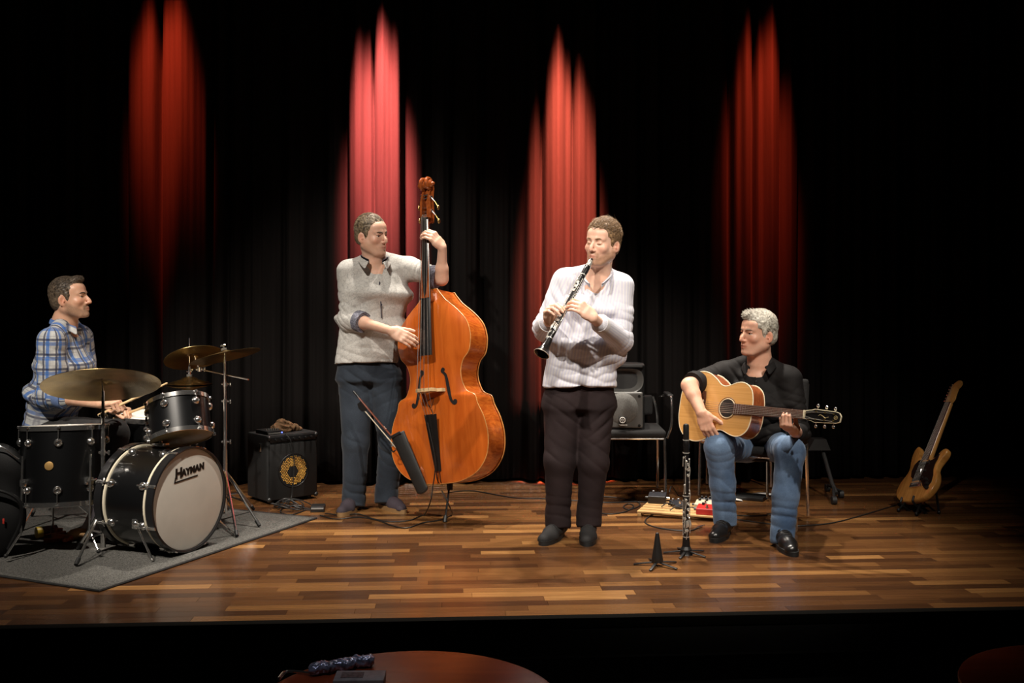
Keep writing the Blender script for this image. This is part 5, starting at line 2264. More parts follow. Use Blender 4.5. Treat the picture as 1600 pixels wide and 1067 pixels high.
def clarinet(label, tip, bell, keyside, bare_mouth=True, L=.665):
    """Axis from mouthpiece tip to bell end."""
    d = unit(np.asarray(bell) - np.asarray(tip))
    z = d
    k = np.asarray(keyside, float)
    k = unit(k - z * np.dot(k, z))
    R = np.stack([k, np.cross(z, k), z], 1)
    root = thing('clarinet', label, 'clarinet', tip, R)

    def lat(name, prof, m, par=root):
        mb = MB()
        mb.lathe(prof, 20)
        return mb.build(name, m, par, sharp=40)
    mb = MB()
    mb.lathe([(.004, 0), (.0075, .012), (.0105, .035), (.0118, .062), (.0118, .075)], 16)
    mb.build('mouthpiece', M_GREN, root)
    lat('ligature', [(.0128, .034), (.0135, .036), (.0138, .062), (.0130, .064)], M_SILVER if bare_mouth else M_GREN)
    if not bare_mouth:
        lat('cap', [(.003, -.012), (.013, -.008), (.0155, .0), (.0155, .068), (.0145, .070)], M_BLKPLA)
    lat('barrel', [(.0118, .070), (.0150, .074), (.0165, .100), (.0150, .136), (.0128, .138)], M_GREN)
    lat('upper_joint', [(.0130, .136), (.0135, .140), (.0135, .355), (.0130, .358)], M_GREN)
    lat('lower_joint', [(.0140, .356), (.0148, .360), (.0150, .565), (.0145, .568)], M_GREN)
    zb = L - .665
    lat('bell', [(.0155, .562), (.0170, .566), (.0180, .585), (.0205, .610), (.0260, .635), (.0350, .655 + zb), (.0400, .662 + zb), (.0405, .665 + zb), (.0375, .664 + zb), (.030, .652 + zb), (.018, .61)], M_GREN)
    for i, zz in enumerate((.072, .137, .357, .565)):
        lat('ring', [(.0140, zz - .003), (.0172, zz - .0025), (.0172, zz + .0025), (.0140, zz + .003)], M_SILVER)
    mb = MB()
    mb.torus(.0400, .0022, None, (0, 0, .664 + zb), 28, 6)
    mb.build('bell_ring', M_SILVER, root)
    # ring keys over the tone holes
    for zz in (.195, .222, .250, .395, .425, .455):
        mb = MB()
        Rk = np.stack([A(0, 1, 0), A(0, 0, 1), A(1, 0, 0)], 1)
        mb.torus(.0072, .0016, Rk, A(.0150, 0, zz), 16, 6)
        mb.cyl(A(.012, 0, zz), A(.0152, 0, zz), .0052, None, 10)
        mb.build('ring_key', M_SILVER, root)
    # long rods with posts
    for (ang, z0, z1, rr) in ((55, .150, .345, .0175), (-55, .165, .350, .0175), (62, .365, .545, .0188), (-60, .370, .520, .0188), (100, .375, .555, .0188), (-105, .150, .300, .0175)):
        a = math.radians(ang)
        mb = MB()
        e = A(math.cos(a), math.sin(a), 0)
        mb.cyl(e * rr + A(0, 0, z0), e * rr + A(0, 0, z1), .0017, None, 6)
        for q in np.linspace(z0 + .004, z1 - .004, 4):
            mb.cyl(e * .012 + A(0, 0, q), e * (rr + .001) + A(0, 0, q), .0016, None, 6)
            mb.sphere(e * (rr + .001) + A(0, 0, q), .0026, 8, 5)
        mb.build('key_rod', M_SILVER, root)
    # pad cups and levers
    for (ang, zz, r) in ((90, .160, .0060), (35, .178, .0050), (-30, .210, .0055), (-80, .270, .0060), (70, .300, .0058), (-50, .330, .0062), (40, .375, .0060), (-70, .410, .0062), (65, .470, .0075),
                         (-50, .500, .0085), (30, .530, .0090), (95, .440, .0065)):
        a = math.radians(ang)
        e = A(math.cos(a), math.sin(a), 0)
        t = A(-math.sin(a), math.cos(a), 0)
        Rc = np.stack([t, A(0, 0, 1), e], 1)
        mb = MB()
        mb.lathe([(r, .0), (r, .003), (r * .6, .0045), (0, .0048)], 12, Rc, e * .0150 + A(0, 0, zz))
        mb.tube([e * .0200 + A(0, 0, zz), e * .0215 + A(0, 0, zz + .02), e * .0185 + t * .004 + A(0, 0, zz + .045)], [.0018, .0016, .0022], 6)
        mb.build('pad_key', M_SILVER, root)
    for k_, (ang, z0) in enumerate(((15, .475), (35, .480), (-15, .478), (-38, .482))):
        a = math.radians(ang)
        e = A(math.cos(a), math.sin(a), 0)
        mb = MB()
        mb.tube([e * .020 + A(0, 0, z0), e * .024 + A(0, 0, z0 + .018), e * .021 + A(0, 0, z0 + .036)], [.0035, .0042, .0030], 8)
        mb.build('lever', M_SILVER, root)
    return root, R


CL_TIP = CL_T(0, .082, -.070)
CL_BELL = P(846, 553, 4.97)
_d = unit(CL_BELL - CL_TIP)
clarinet('black clarinet with silver keys held to the player\'s mouth', CL_TIP, CL_TIP + _d * .665, A(-.35, -.75, .45))
sp_ = G(1072, 866)
clarinet('black clarinet with silver keys standing upright on a floor peg', sp_ + A(0, 0, .655), sp_ + A(0, 0, -.0), A(.55, -.8, 0), False)


def peg_stand(label, g, h, legs_z=.02):
    root = thing('clarinet_stand', label, 'stand', g)
    mb = MB()
    mb.lathe([(.026, .018), (.029, .026), (.026, .045), (.017, .10), (.011, .145), (.008, .160), (0, .163)] if h > .1 else [(.026, .018), (.029, .026), (.022, .040), (.012, .060), (0, .062)], 18, None, (0, 0, 0))
    mb.build('peg', M_BLKPLA, root)
    for k in range(5):
        a = 2 * PI * k / 5 + .5
        e = A(math.cos(a), math.sin(a), 0)
        mb = MB()
        mb.box(e * .065 + A(0, 0, .012), (.10, .014, .006), rotz(a) @ rot_axis(A(0, 1, 0), .13), .002)
        mb.build('leg', M_BLKPLA, root)


peg_stand('empty black clarinet peg stand with five splayed feet on the floor', G(1027, 884), .16)
peg_stand('black five-footed stand under the bell of the upright clarinet', sp_, .05)

# ================================================================== DRUMS
M_SHELL = mat('drum_wrap_black', (0.0028, 0.0030, 0.0034), .32, spec=.5, coat=.6, vary=.2, scale=3)
M_HEAD = mat('drum_head_coated', (0.82, 0.80, 0.72), .55, vary=.06, scale=5)
M_HEADC = mat('drum_head_clear', (0.30, 0.22, 0.11), .25, vary=.2, scale=5)
M_RUB = mat('rubber_black', (0.008, 0.008, 0.008), .6)
M_STICK = mat('hickory', (0.66, 0.45, 0.23), .5, vary=.12, scale=20)


def cymbal_mat():
    m = mat('cymbal_bronze', (0.36, 0.255, 0.11), .30, metal=1.0, vary=.25, scale=9)
    nt = m.node_tree
    b = nt.nodes['Principled BSDF']
    tc = node(nt, 'ShaderNodeTexCoord')
    w = node(nt, 'ShaderNodeTexWave', wave_type='RINGS', rings_direction='Z')
    w.inputs['Scale'].default_value = 70
    w.inputs['Distortion'].default_value = .6
    lk(nt, tc.outputs['Object'], w.inputs['Vector'])
    bp = node(nt, 'ShaderNodeBump')
    bp.inputs['Strength'].default_value = .35
    bp.inputs['Distance'].default_value = .002
    lk(nt, w.outputs['Fac'], bp.inputs['Height'])
    lk(nt, bp.outputs[0], b.inputs['Normal'])
    return m


M_CYM = cymbal_mat()


def zframe(z, ref=(1, 0, 0)):
    z = unit(z)
    x = np.asarray(ref, float)
    x = unit(x - z * np.dot(x, z))
    return np.stack([x, np.cross(z, x), z], 1)


def drum(name, label, c, axis, r, depth, nlug, m_batter, m_reso, hoop_mat, cat='drum', hoop_h=.024, wood_hoop=False, ref=(1, 0, 0), round_lug=True, a0=0.0, lug_r=.016):
    """c = middle of the shell; +z end is the batter (or front) head."""
    R = zframe(axis, ref)
    root = thing(name, label, cat, c, R)
    h = depth / 2
    mb = MB()
    mb.lathe([(r - .006, -h), (r, -h), (r, h), (r - .006, h)], 56)
    mb.build('shell', M_SHELL, root, sharp=40)
    for s, m in ((1, m_batter), (-1, m_reso)):
        mb = MB()
        mb.lathe([(r + .001, s * (h - .010)), (r + .002, s * (h + .001)), (r - .004, s * (h + .003)), (0, s * (h + .0025))], 56)
        mb.build('drum_head', m, root, sharp=40)
        mb = MB()
        z0, z1 = s * (h - hoop_h * .75), s * (h + hoop_h * .35)
        t = .010 if wood_hoop else .004
        mb.lathe([(r + .003, z0), (r + .003 + t, z0), (r + .003 + t, z1), (r + .004 + t * .3, z1 + s * .002), (r + .002, z1), (r + .003, z0)], 56)
        mb.build('hoop', hoop_mat, root, sharp=40)
    for k in range(nlug):
        a = 2 * PI * k / nlug + a0
        e = A(math.cos(a), math.sin(a), 0)
        for s in (1, -1):
            zc = s * (h - .075 if depth > .2 else h - .045)
            Rl = np.stack([A(-math.sin(a), math.cos(a), 0), A(0, 0, 1), e], 1)
            mb = MB()
            mb.lathe([(lug_r, 0), (lug_r, .006), (lug_r * .75, .014), (lug_r * .45, .018), (lug_r * .4, .014), (0, .013)], 16, Rl, e * r + A(0, 0, zc))
            lug = mb.build('lug', M_CHROME, root, sharp=40)
            mb = MB()
            mb.cyl(e * (r + .010) + A(0, 0, zc), e * (r + .010) + A(0, 0, s * (h + hoop_h * .3)), .0032, None, 6)
            mb.box(e * (r + .012) + A(0, 0, s * (h + hoop_h * .15)), (.016, .014, .012), Rl, .003)
            mb.build('tension_rod', M_CHROME, lug)
    return root, R


# rug under the kit
F0 = G(155, 925)
RD = unit(A(.4, .92, 0))
LD = A(-RD[1], RD[0], 0)
mrug = mat('rug_grey_ribbed', (0.045, 0.044, 0.041), .95, spec=.1, col2=(0.155, 0.150, 0.138), scale=170, detail=2, bump=.8, bscale=330)
mb = MB()
nx_, ny_ = 40, 46
vs, fs = [], []
for i in range(nx_ + 1):
    for j in range(ny_ + 1):
        u_, w_ = 1.66 * i / nx_, 1.95 * j / ny_
        p = RD * u_ + LD * w_
        vs.append((p[0], p[1], .0085 + .0015 * math.sin(u_ * 9 + w_ * 5)))
for i in range(nx_):
    for j in range(ny_):
        a_ = i * (ny_ + 1) + j
        fs.append((a_, a_ + ny_ + 1, a_ + ny_ + 2, a_ + 1))
mb.add(vs, fs)
rug = thing('rug', 'grey ribbed rug lying under the drum kit', 'rug', F0)
o = mb.build('pile', mrug, rug)
md = o.modifiers.new('thick', 'SOLIDIFY')
md.thickness = .007
md.offset = -1
mb = MB()
c4 = [A(0, 0, .005), RD * 1.66 + A(0, 0, .005), RD * 1.66 + LD * 1.95 + A(0, 0, .005), LD * 1.95 + A(0, 0, .005)]
mb.tube([c4[0] + (c4[1] - c4[0]) * t for t in np.linspace(0, 1, 8)][:-1] + [c4[1] + (c4[2] - c4[1]) * t for t in np.linspace(0, 1, 8)][:-1] + [c4[2] + (c4[3] - c4[2]) * t for t in np.linspace(0, 1, 8)][:-1] +
        [c4[3] + (c4[0] - c4[3]) * t for t in np.linspace(0, 1, 8)][:-1], .0062, 6, closed=True)
mb.build('edging', mat('rug_edge', (.012, .012, .012), .8), rug)
RUGZ = .011


def rugz(p):
    q = np.asarray(p)[:2] - F0[:2]
    u_, w_ = float(q @ RD[:2]), float(q @ LD[:2])
    return RUGZ if -.02 < u_ < 1.68 and -.02 < w_ < 1.97 else 0.0



# ---------------------------------------------------------------- bass drum
BD_A = unit(A(.906, -.42, 0))
BD_F = P(295, 785, 5.09)
BD_F[2] = .268 + RUGZ
BD_DEP = .36
bd, BDR = drum('bass_drum', 'black bass drum with a white front head lettered HAYMAN', BD_F - BD_A * BD_DEP / 2, BD_A, .254, BD_DEP, 8, M_HEAD, M_HEADC,
               mat('bass_hoop_black', (.010, .010, .011), .3, coat=.3), 'drum', .040, True, (0, 0, 1), True, PI / 8, .022)
mb = MB()
mb.lathe([(.257, .128), (.262, .130), (.262, .140), (.257, .142)], 56)
mb.build('hoop_inlay', mat('cream_inlay', (.66, .60, .46), .4), bd, sharp=40)
mb = MB()
mb.lathe([(.257, -.142), (.262, -.140), (.262, -.130), (.257, -.128)], 56)
mb.build('hoop_inlay', MATS['cream_inlay'], bd, sharp=40)


def lettering(txt, size, m, parent, loc, R, name='lettering', off=.0, shear=0.0, space=1.0):
    cu = bpy.data.curves.new('lettering', 'FONT')
    cu.body = txt
    cu.size = size
    cu.extrude = .0004
    cu.offset = off
    cu.shear = shear
    cu.space_character = space
    cu.align_x = 'LEFT'
    t = bpy.data.objects.new('lettering_curve', cu)
    COL.objects.link(t)
    dg = bpy.context.evaluated_depsgraph_get()
    me = bpy.data.meshes.new_from_object(t.evaluated_get(dg))
    bpy.data.objects.remove(t)
    bpy.data.curves.remove(cu)
    me.name = name
    me.materials.clear()
    me.materials.append(m)
    o = bpy.data.objects.new(name, me)
    COL.objects.link(o)
    o.parent = parent
    o.matrix_local = M4(R, loc)
    return o


# lettering on the front head: local z is out of the head, world up is local x
m_ink = mat('ink_black', (.006, .006, .006), .5)
zt = BD_DEP / 2 + .0042
Rt = np.stack([A(0, 1, 0), A(1, 0, 0), A(0, 0, -1)], 1)
up_l = BDR.T @ A(0, 0, 1)
rt_l = BDR.T @ unit(np.cross(-BD_A, A(0, 0, 1)))   # to the reader's right
Rt = np.stack([rt_l, up_l, np.cross(rt_l, up_l)], 1)


def bdl(x, y):
    return rt_l * x + up_l * y + A(0, 0, zt)


tilt = rot_axis(A(0, 0, 1), .10)
lettering('H', .068, m_ink, bd, bdl(-.100, .118), Rt @ tilt, off=.0035, shear=.12)
lettering('AYMAN', .044, m_ink, bd, bdl(-.054, .126), Rt @ tilt, off=.0035, shear=.12, space=1.08)
mb = MB()
mb.prism([(-.108, .096), (.060, .110), (.060, .117), (-.099, .104), (-.093, .125), (-.101, .125)], 0, .0005, Rt, A(0, 0, zt))
mb.build('underline', m_ink, bd, smooth=False)

# spurs, claws, tom mount
for s in (-1, 1):
    side = unit(np.cross(A(0, 0, 1), BD_A)) * s
    side_l = BDR.T @ side
    upv = BDR.T @ A(0, 0, 1)
    p0 = side_l * .235 + upv * (-.09) + A(0, 0, .06)
    foot_w = BD_F - BD_A * .05 + side * .40
    foot_w[2] = RUGZ + .006
    if s == -1:
        foot_w = G(238, 880) + A(0, 0, RUGZ + .006)
    foot = BDR.T @ (foot_w - (BD_F - BD_A * BD_DEP / 2))
    mb = MB()
    mb.cyl(p0, foot, .0062, .0055, 8)
    mb.sphere(foot, .008, 8, 6)
    mb.build('spur', M_CHROME, bd)
    mb = MB()
    mb.sphere(p0, (.022, .022, .022), 12, 8)
    mb.box(p0, (.05, .03, .035), None, .006)
    mb.build('spur_bracket', M_CHROME, bd)
for s in (1, -1):
    for k in range(8):
        a = 2 * PI * k / 8 + PI / 8
        e = A(math.cos(a), math.sin(a), 0)
        t = A(-math.sin(a), math.cos(a), 0)
        Rl = np.stack([t, A(0, 0, 1), e], 1)
        mb = MB()
        mb.box(e * .268 + A(0, 0, s * (BD_DEP / 2 - .008)), (.018, .050, .007), Rl, .003)
        mb.cyl(e * .270 + A(0, 0, s * (BD_DEP / 2 - .01)), e * .270 + A(0, 0, s * (BD_DEP / 2 - .10)), .004, None, 8)
        mb.tube([e * .270 - t * .018 + A(0, 0, s * (BD_DEP / 2 - .035)), e * .274 + A(0, 0, s * (BD_DEP / 2 - .035)), e * .270 + t * .018 + A(0, 0, s * (BD_DEP / 2 - .035))], .004, 6)
        mb.build('claw', M_CHROME, bd)

# ---------------------------------------------------------------- rack tom on its holder
RT_C = P(281, 655, 5.22)
rt, RTR = drum('rack_tom', 'small black tom-tom tilted on its holder above the bass drum', RT_C, A(-.21, .33, .92), .153, .195, 6, M_HEAD, M_HEADC, M_CHROME, a0=.35, lug_r=.021, hoop_h=.020)
hold = thing('tom_holder', 'chrome tom holder arm rising from the bass drum shell', 'tom holder', BD_F - BD_A * .2 + A(0, 0, .26))
b0 = BD_F - BD_A * .19 + A(0, 0, .262)
e1 = P(242, 658, 5.24)
for nm, pts, r in (('post', [b0, b0 + A(0, 0, .06), P(243, 690, 5.2)], .011), ('arm', [P(243, 690, 5.2), P(241, 668, 5.2), e1, P(252, 655, 5.22)], .0085)):
    mb = MB()
    mb.tube(pts, r, 12)
    mb.build(nm, M_CHROME, hold, world=True)
mb = MB()
mb.box(b0 + A(0, 0, .008), (.075, .055, .016), rotz(math.atan2(BD_A[1], BD_A[0])), .004)
mb.build('base_plate', M_CHROME, hold, world=True)
for p_, r_ in ((P(243, 688, 5.2), .018), (e1, .017), (P(252, 655, 5.2), .016), (b0 + A(0, 0, .04), .017)):
    mb = MB()
    mb.sphere(p_, r_, 12, 8)
    mb.cyl(p_, p_ + A(-.03, -.02, .01), .005, None, 8)
    mb.box(p_ + A(-.036, -.024, .012), (.012, .006, .026), None, .002)
    mb.build('clamp', M_CHROME, hold, world=True)

# ---------------------------------------------------------------- floor tom
FT_C = P(99, 725, 5.16)
ft, FTR = drum('floor_tom', 'large black floor tom with a round brass badge on three legs', FT_C, A(-.02, .085, 1), .203, .385, 8, M_HEAD, M_HEADC, M_CHROME, a0=.30, lug_r=.021, hoop_h=.020)
mb = MB()
Rb = zframe(A(.10, -1, 0))
bp_ = A(.02, -.2035, .005)
mb.lathe([(.0215, -.002), (.0215, .002), (.019, .003), (0, .003)], 24, zframe(A(.10, -1, 0)), bp_)
mb.build('badge', mat('badge_brass', (.48, .29, .10), .45, metal=.5), ft)
for px, py, ang in ((28, 875, -2.15), (66, 812, 2.2), (156, 850, -.55)):
    e = A(math.cos(ang), math.sin(ang), 0)
    f0 = e * .222
    zb = -(FT_C[2] - RUGZ - .012)
    mb = MB()
    mb.tube([f0 + A(0, 0, .02), f0 + A(0, 0, zb + .10), f0 + e * .02 + A(0, 0, zb + .075), f0 + e * .075 + A(0, 0, zb)], .0058, 8)
    leg = mb.build('leg', M_CHROME, ft)
    mb = MB()
    mb.sphere(f0 + e * .075 + A(0, 0, zb), .011, 8, 6)
    mb.build('rubber_foot', M_RUB, leg)
    mb = MB()
    Rl = np.stack([A(-math.sin(ang), math.cos(ang), 0), A(0, 0, 1), e], 1)
    mb.box(e * .212 + A(0, 0, -.08), (.045, .040, .026), Rl, .008)
    mb.cyl(e * .222 + A(0, 0, -.08), e * .222 + A(-.035 * math.sin(ang), .035 * math.cos(ang), -.075), .006, None, 8)
    mb.build('leg_bracket', M_CHROME, ft)
    mb = MB()
    mb.cyl(f0 + A(0, 0, .0), f0 + A(0, 0, .055), .0052, .0045, 8)
    mb.build('leg_top', M_CHROME, ft)

# ---------------------------------------------------------------- snare and its stand
SN_C = P(236, 668, 5.80)
sn, SNR = drum('snare_drum', 'black snare drum with a white head beside the drummer\'s knee', SN_C, A(.05, -.06, 1), .178, .140, 8, M_HEAD, M_HEADC, M_CHROME, a0=.2)


def tripod(root, foot_c, hub, feet, r=.0075, m=M_CHROME):
    for f in feet:
        f = np.asarray(f, float)
        f[2] = rugz(f)
        mb = MB()
        mb.tube([hub, f + A(0, 0, .008)], r, 8)
        mid = .45 * hub + .55 * f
        low = A(hub[0], hub[1], max(.05, hub[2] - .14))
        mb.tube([low, mid], r * .75, 6)
        leg = mb.build('leg', m, root, world=True)
        mb = MB()
        d = unit(f - hub)
        mb.cyl(f - d * .035 + A(0, 0, .008), f + d * .004 + A(0, 0, .009), .011, .010, 10)
        fo = mb.build('rubber_foot', M_RUB, leg)
        fo.data.transform(Matrix.Translation(-Vector(ROOTLOC[root.name])))


def collar_nut(root, p, ax=(0, 0, 1), r=.0135):
    mb = MB()
    d = unit(ax)
    mb.cyl(p - d * .013, p + d * .013, r, None, 14)
    mb.cyl(p, p + A(r + .012, -.004, 0), .005, None, 8)
    mb.box(p + A(r + .018, -.005, 0), (.010, .005, .026), None, .002)
    mb.box(p + A(-r - .004, 0, 0), (.010, .012, .012), None, .002)
    mb.build('collar', M_CHROME, root, world=True)


st = thing('snare_stand', 'chrome basket stand carrying the snare drum', 'stand', A(SN_C[0], SN_C[1], 0))
hub = A(SN_C[0], SN_C[1], .30)
mb = MB()
mb.cyl(A(SN_C[0], SN_C[1], .12), A(SN_C[0], SN_C[1], SN_C[2] - .13), .011, None, 12)
mb.build('pole', M_CHROME, st, world=True)
for k in range(3):
    a = 2 * PI * k / 3 + .4
    e = A(math.cos(a), math.sin(a), 0)
    c0 = A(SN_C[0], SN_C[1], SN_C[2] - .13)
    mb = MB()
    mb.tube([c0, c0 + e * .18 + A(0, 0, .035), c0 + e * .190 + A(0, 0, .06)], .006, 8)
    mb.build('basket_arm', M_CHROME, st, world=True)
tripod(st, None, hub, [A(SN_C[0] + .26 * math.cos(a), SN_C[1] + .26 * math.sin(a), .011) for a in (.9, 3.0, 5.1)])


# ---------------------------------------------------------------- cymbals
def cymbal(label, c, axis, r, bell=.055, parent=None, group=None, lift=.032):
    R = zframe(axis)
    root = thing('cymbal', label, 'cymbal', c, R, group)
    prof = [(.006, lift), (bell * .35, lift * .98), (bell * .7, lift * .80), (bell, lift * .50)]
    for i in range(1, 9):
        t = i / 8
        prof.append((bell + (r - bell) * t, lift * .50 - (lift * .50 + .004) * t ** 1.25))
    prof += [(r, -.0055)] + [(q[0], q[1] - .0016) for q in reversed(prof[:-1])] + [(.006, lift - .0016)]
    mb = MB()
    mb.lathe(prof, 64)
    mb.build('bow_plate', M_CYM, root, sharp=50)
    mb = MB()
    mb.lathe([(.004, lift - .002), (.017, lift), (.017, lift + .012), (.004, lift + .013)], 14)
    mb.build('felt', mat('felt_grey', (.10, .095, .085), .95), root)
    mb = MB()
    mb.cyl(A(0, 0, lift + .012), A(0, 0, lift + .034), .006, .005, 10)
    mb.box(A(0, 0, lift + .030), (.034, .006, .010), None, .002)
    mb.build('wing_nut', M_CHROME, root)
    return root


def cstand(label, base, joints, feet, hub_z, poles, collars):
    root = thing('cymbal_stand', label, 'cymbal stand', A(base[0], base[1], 0))
    for p0, p1, r in poles:
        mb = MB()
        mb.cyl(p0, p1, r, None, 14)
        mb.build('pole', M_CHROME, root, world=True)
    for c in collars:
        collar_nut(root, c)
    tripod(root, None, A(base[0], base[1], hub_z), feet)
    return root


# ride
rc = P(159, 601, 5.10)
rax = unit(A(-.13, .33, .93))
cymbal('wide dark bronze ride cymbal tilted towards the drummer over the floor tom', rc, rax, .288, .06)
rb = P(161, 868, 5.10)
rb[2] = 0
rX, rY = rb[0], rb[1]
pz = rc[2] - .02
cstand('chrome tripod stand of the ride cymbal in front of the floor tom', rb, None,
       [G(119, 888) + A(0, 0, RUGZ), G(122, 862) + A(0, 0, RUGZ), G(232, 858) + A(0, 0, RUGZ)], .245,
       [(A(rX, rY, .03), A(rX, rY, .36), .0135), (A(rX, rY, .34), A(rX, rY, .62), .0105), (A(rX, rY, .60), A(rX, rY, pz - .01), .0080), (A(rX, rY, pz - .02), rc + rax * .02, .0045)],
       [A(rX, rY, CAMZ - (y - HOR) * rY / F) for y in (649, 707, 774)])

# crash pair on one stand
kb = G(352, 815)
kX, kY = kb[0], kb[1]
top = P(351, 560, kY)
cstand('chrome stand with a boom arm carrying two thin cymbals', kb, None, [G(405, 826) + A(0, 0, .0), G(370, 842) + A(0, 0, RUGZ), G(396, 800), ], .30,
       [(A(kX, kY, .05), A(kX, kY, .42), .0135), (A(kX, kY, .40), A(kX, kY, .70), .0110), (A(kX, kY, .68), top - A(0, 0, .01), .0080), (P(312, 577, kY + .15), P(388, 593, kY - .10), .0048), (top - A(0, 0, .03), top + A(0.0, 0, .04), .0045),
        (P(311, 577, kY + .15), P(304, 556, kY + .14), .0045)],
       [P(352, 627, kY), P(352, 690, kY), P(352, 600, kY), P(312, 577, kY + .15)])
cymbal('thin bronze cymbal tipped up at the top of the boom stand', P(352, 556, kY - .01), unit(A(-.24, .12, .96)), .205, .045, lift=.034)
cymbal('bronze cymbal tilted on the boom arm beside the hi-hat rod', P(303, 558, kY + .14), unit(A(-.26, .38, .90)), .175, .04, lift=.020)

# hi-hat
hY = 6.0
hb = P(296, 600, hY)
hh = thing('hi_hat_stand', 'chrome hi-hat stand with a tall rod behind the rack tom', 'hi-hat stand', A(hb[0], hb[1], 0))
mb = MB()
mb.cyl(A(hb[0], hY, .05), A(hb[0], hY, hb[2] - .03), .0125, None, 12)
mb.build('tube', M_CHROME, hh, world=True)
mb = MB()
mb.cyl(A(hb[0], hY, .3), P(296, 528, hY), .0032, None, 8)
mb.build('rod', M_CHROME, hh, world=True)
mb = MB()
mb.cyl(P(296, 586, hY), P(296, 572, hY), .010, .008, 10)
mb.box(P(296, 577, hY) + A(.012, 0, 0), (.022, .006, .012), None, .002)
mb.build('clutch', M_CHROME, hh, world=True)
tripod(hh, None, A(hb[0], hY, .28), [A(hb[0] + .24 * math.cos(a), hY + .24 * math.sin(a), 0) for a in (.6, 2.7, 4.8)])
mb = MB()
mb.box(A(hb[0] - .20, hY, .035), (.28, .09, .012), rot_axis(A(0, 1, 0), .14), .003)
mb.build('pedal', M_BLKMET, hh, world=True)
cymbal('upper hi-hat cymbal with a domed bell on the rod', hb + A(0, 0, .006), A(0, .02, 1), .135, .055, lift=.040)
R_ = np.diag([1.0, -1, -1])
cymbal('lower hi-hat cymbal turned bell downwards', hb + A(0, 0, -.010), A(0, .02, -1), .135, .055, lift=.030)

# throne
tr = thing('drum_throne', 'round black drum throne under the drummer', 'stool', A(DR_J['pel'][0] - .01, 5.79, 0))
tx = DR_J['pel'][0] - .01
mb = MB()
mb.lathe([(0, .385), (.15, .385), (.165, .395), (.168, .425), (.150, .447), (0, .452)], 28, None, A(tx, 5.79, 0))
mb.build('seat', mat('vinyl_black', (.010, .010, .010), .4), tr, world=True)
mb = MB()
mb.cyl(A(tx, 5.79, .08), A(tx, 5.79, .39), .014, None, 12)
mb.build('post', M_CHROME, tr, world=True)
tripod(tr, None, A(tx, 5.79, .26), [A(tx + .24 * math.cos(a), 5.79 + .24 * math.sin(a), 0) for a in (.3, 2.4, 4.5)])

# pedal under the bass drum's back head
pp = BD_F - BD_A * (BD_DEP + .14)
pd = thing('bass_drum_pedal', 'metal kick pedal clamped to the bass drum behind', 'pedal', A(pp[0], pp[1], RUGZ))
ra = math.atan2(BD_A[1], BD_A[0])
mb = MB()
mb.box(A(pp[0], pp[1], RUGZ + .01), (.28, .10, .012), rotz(ra), .003)
mb.build('base_plate', M_BLKMET, pd, world=True)
mb = MB()
mb.box(A(pp[0], pp[1], RUGZ + .05), (.25, .075, .010), rotz(ra) @ rot_axis(A(0, 1, 0), -.2), .003)
mb.build('footboard', M_BLKMET, pd, world=True)
mb = MB()
q_ = BD_F - BD_A * (BD_DEP + .035)
mb.cyl(A(q_[0], q_[1], RUGZ + .02), A(q_[0], q_[1], RUGZ + .20), .008, None, 8)
mb.cyl(A(q_[0], q_[1], .2), A(q_[0], q_[1], .32) - BD_A * .05, .004, None, 8)
mb.build('beater_post', M_CHROME, pd, world=True)

# sticks
def stick(label, a, b):
    d = unit(b - a)
    R = zframe(d)
    root = thing('drumstick', label, 'drumstick', a, R)
    L = np.linalg.norm(b - a)
    mb = MB()
    mb.lathe([(0, 0), (.006, .001), (.0075, .006), (.0075, L - .09), (.0045, L - .016)], 12)
    mb.build('shaft', M_STICK, root)
    mb = MB()
    mb.sphere(A(0, 0, L - .010), (.0055, .0055, .010), 10, 8)
    mb.build('tip', M_STICK, root)


hr = DR_J['Rwr'] + unit(A(.97, -.15, .05)) * .09 + A(0, 0, -.025)
e_ = P(262, 598, 5.52)
stick('wooden drumstick raised from the drummer\'s hand', hr - unit(e_ - hr) * .10, e_)
hl = DR_J['Lwr'] + unit(A(.92, -.35, .05)) * .09 + A(0, 0, -.025)
e_ = hl + unit(P(236, 632, 5.62) - hl) * .26
stick('wooden drumstick held level over the snare drum', hl - unit(e_ - hl) * .10, e_)

# ================================================================== CHAIRS, LOUDSPEAKER, AMPLIFIER, SMALL THINGS
M_SEAT = mat('seat_charcoal_fabric', (0.0095, 0.0088, 0.0088), .9, vary=.25, scale=120, bump=.3, bscale=400)


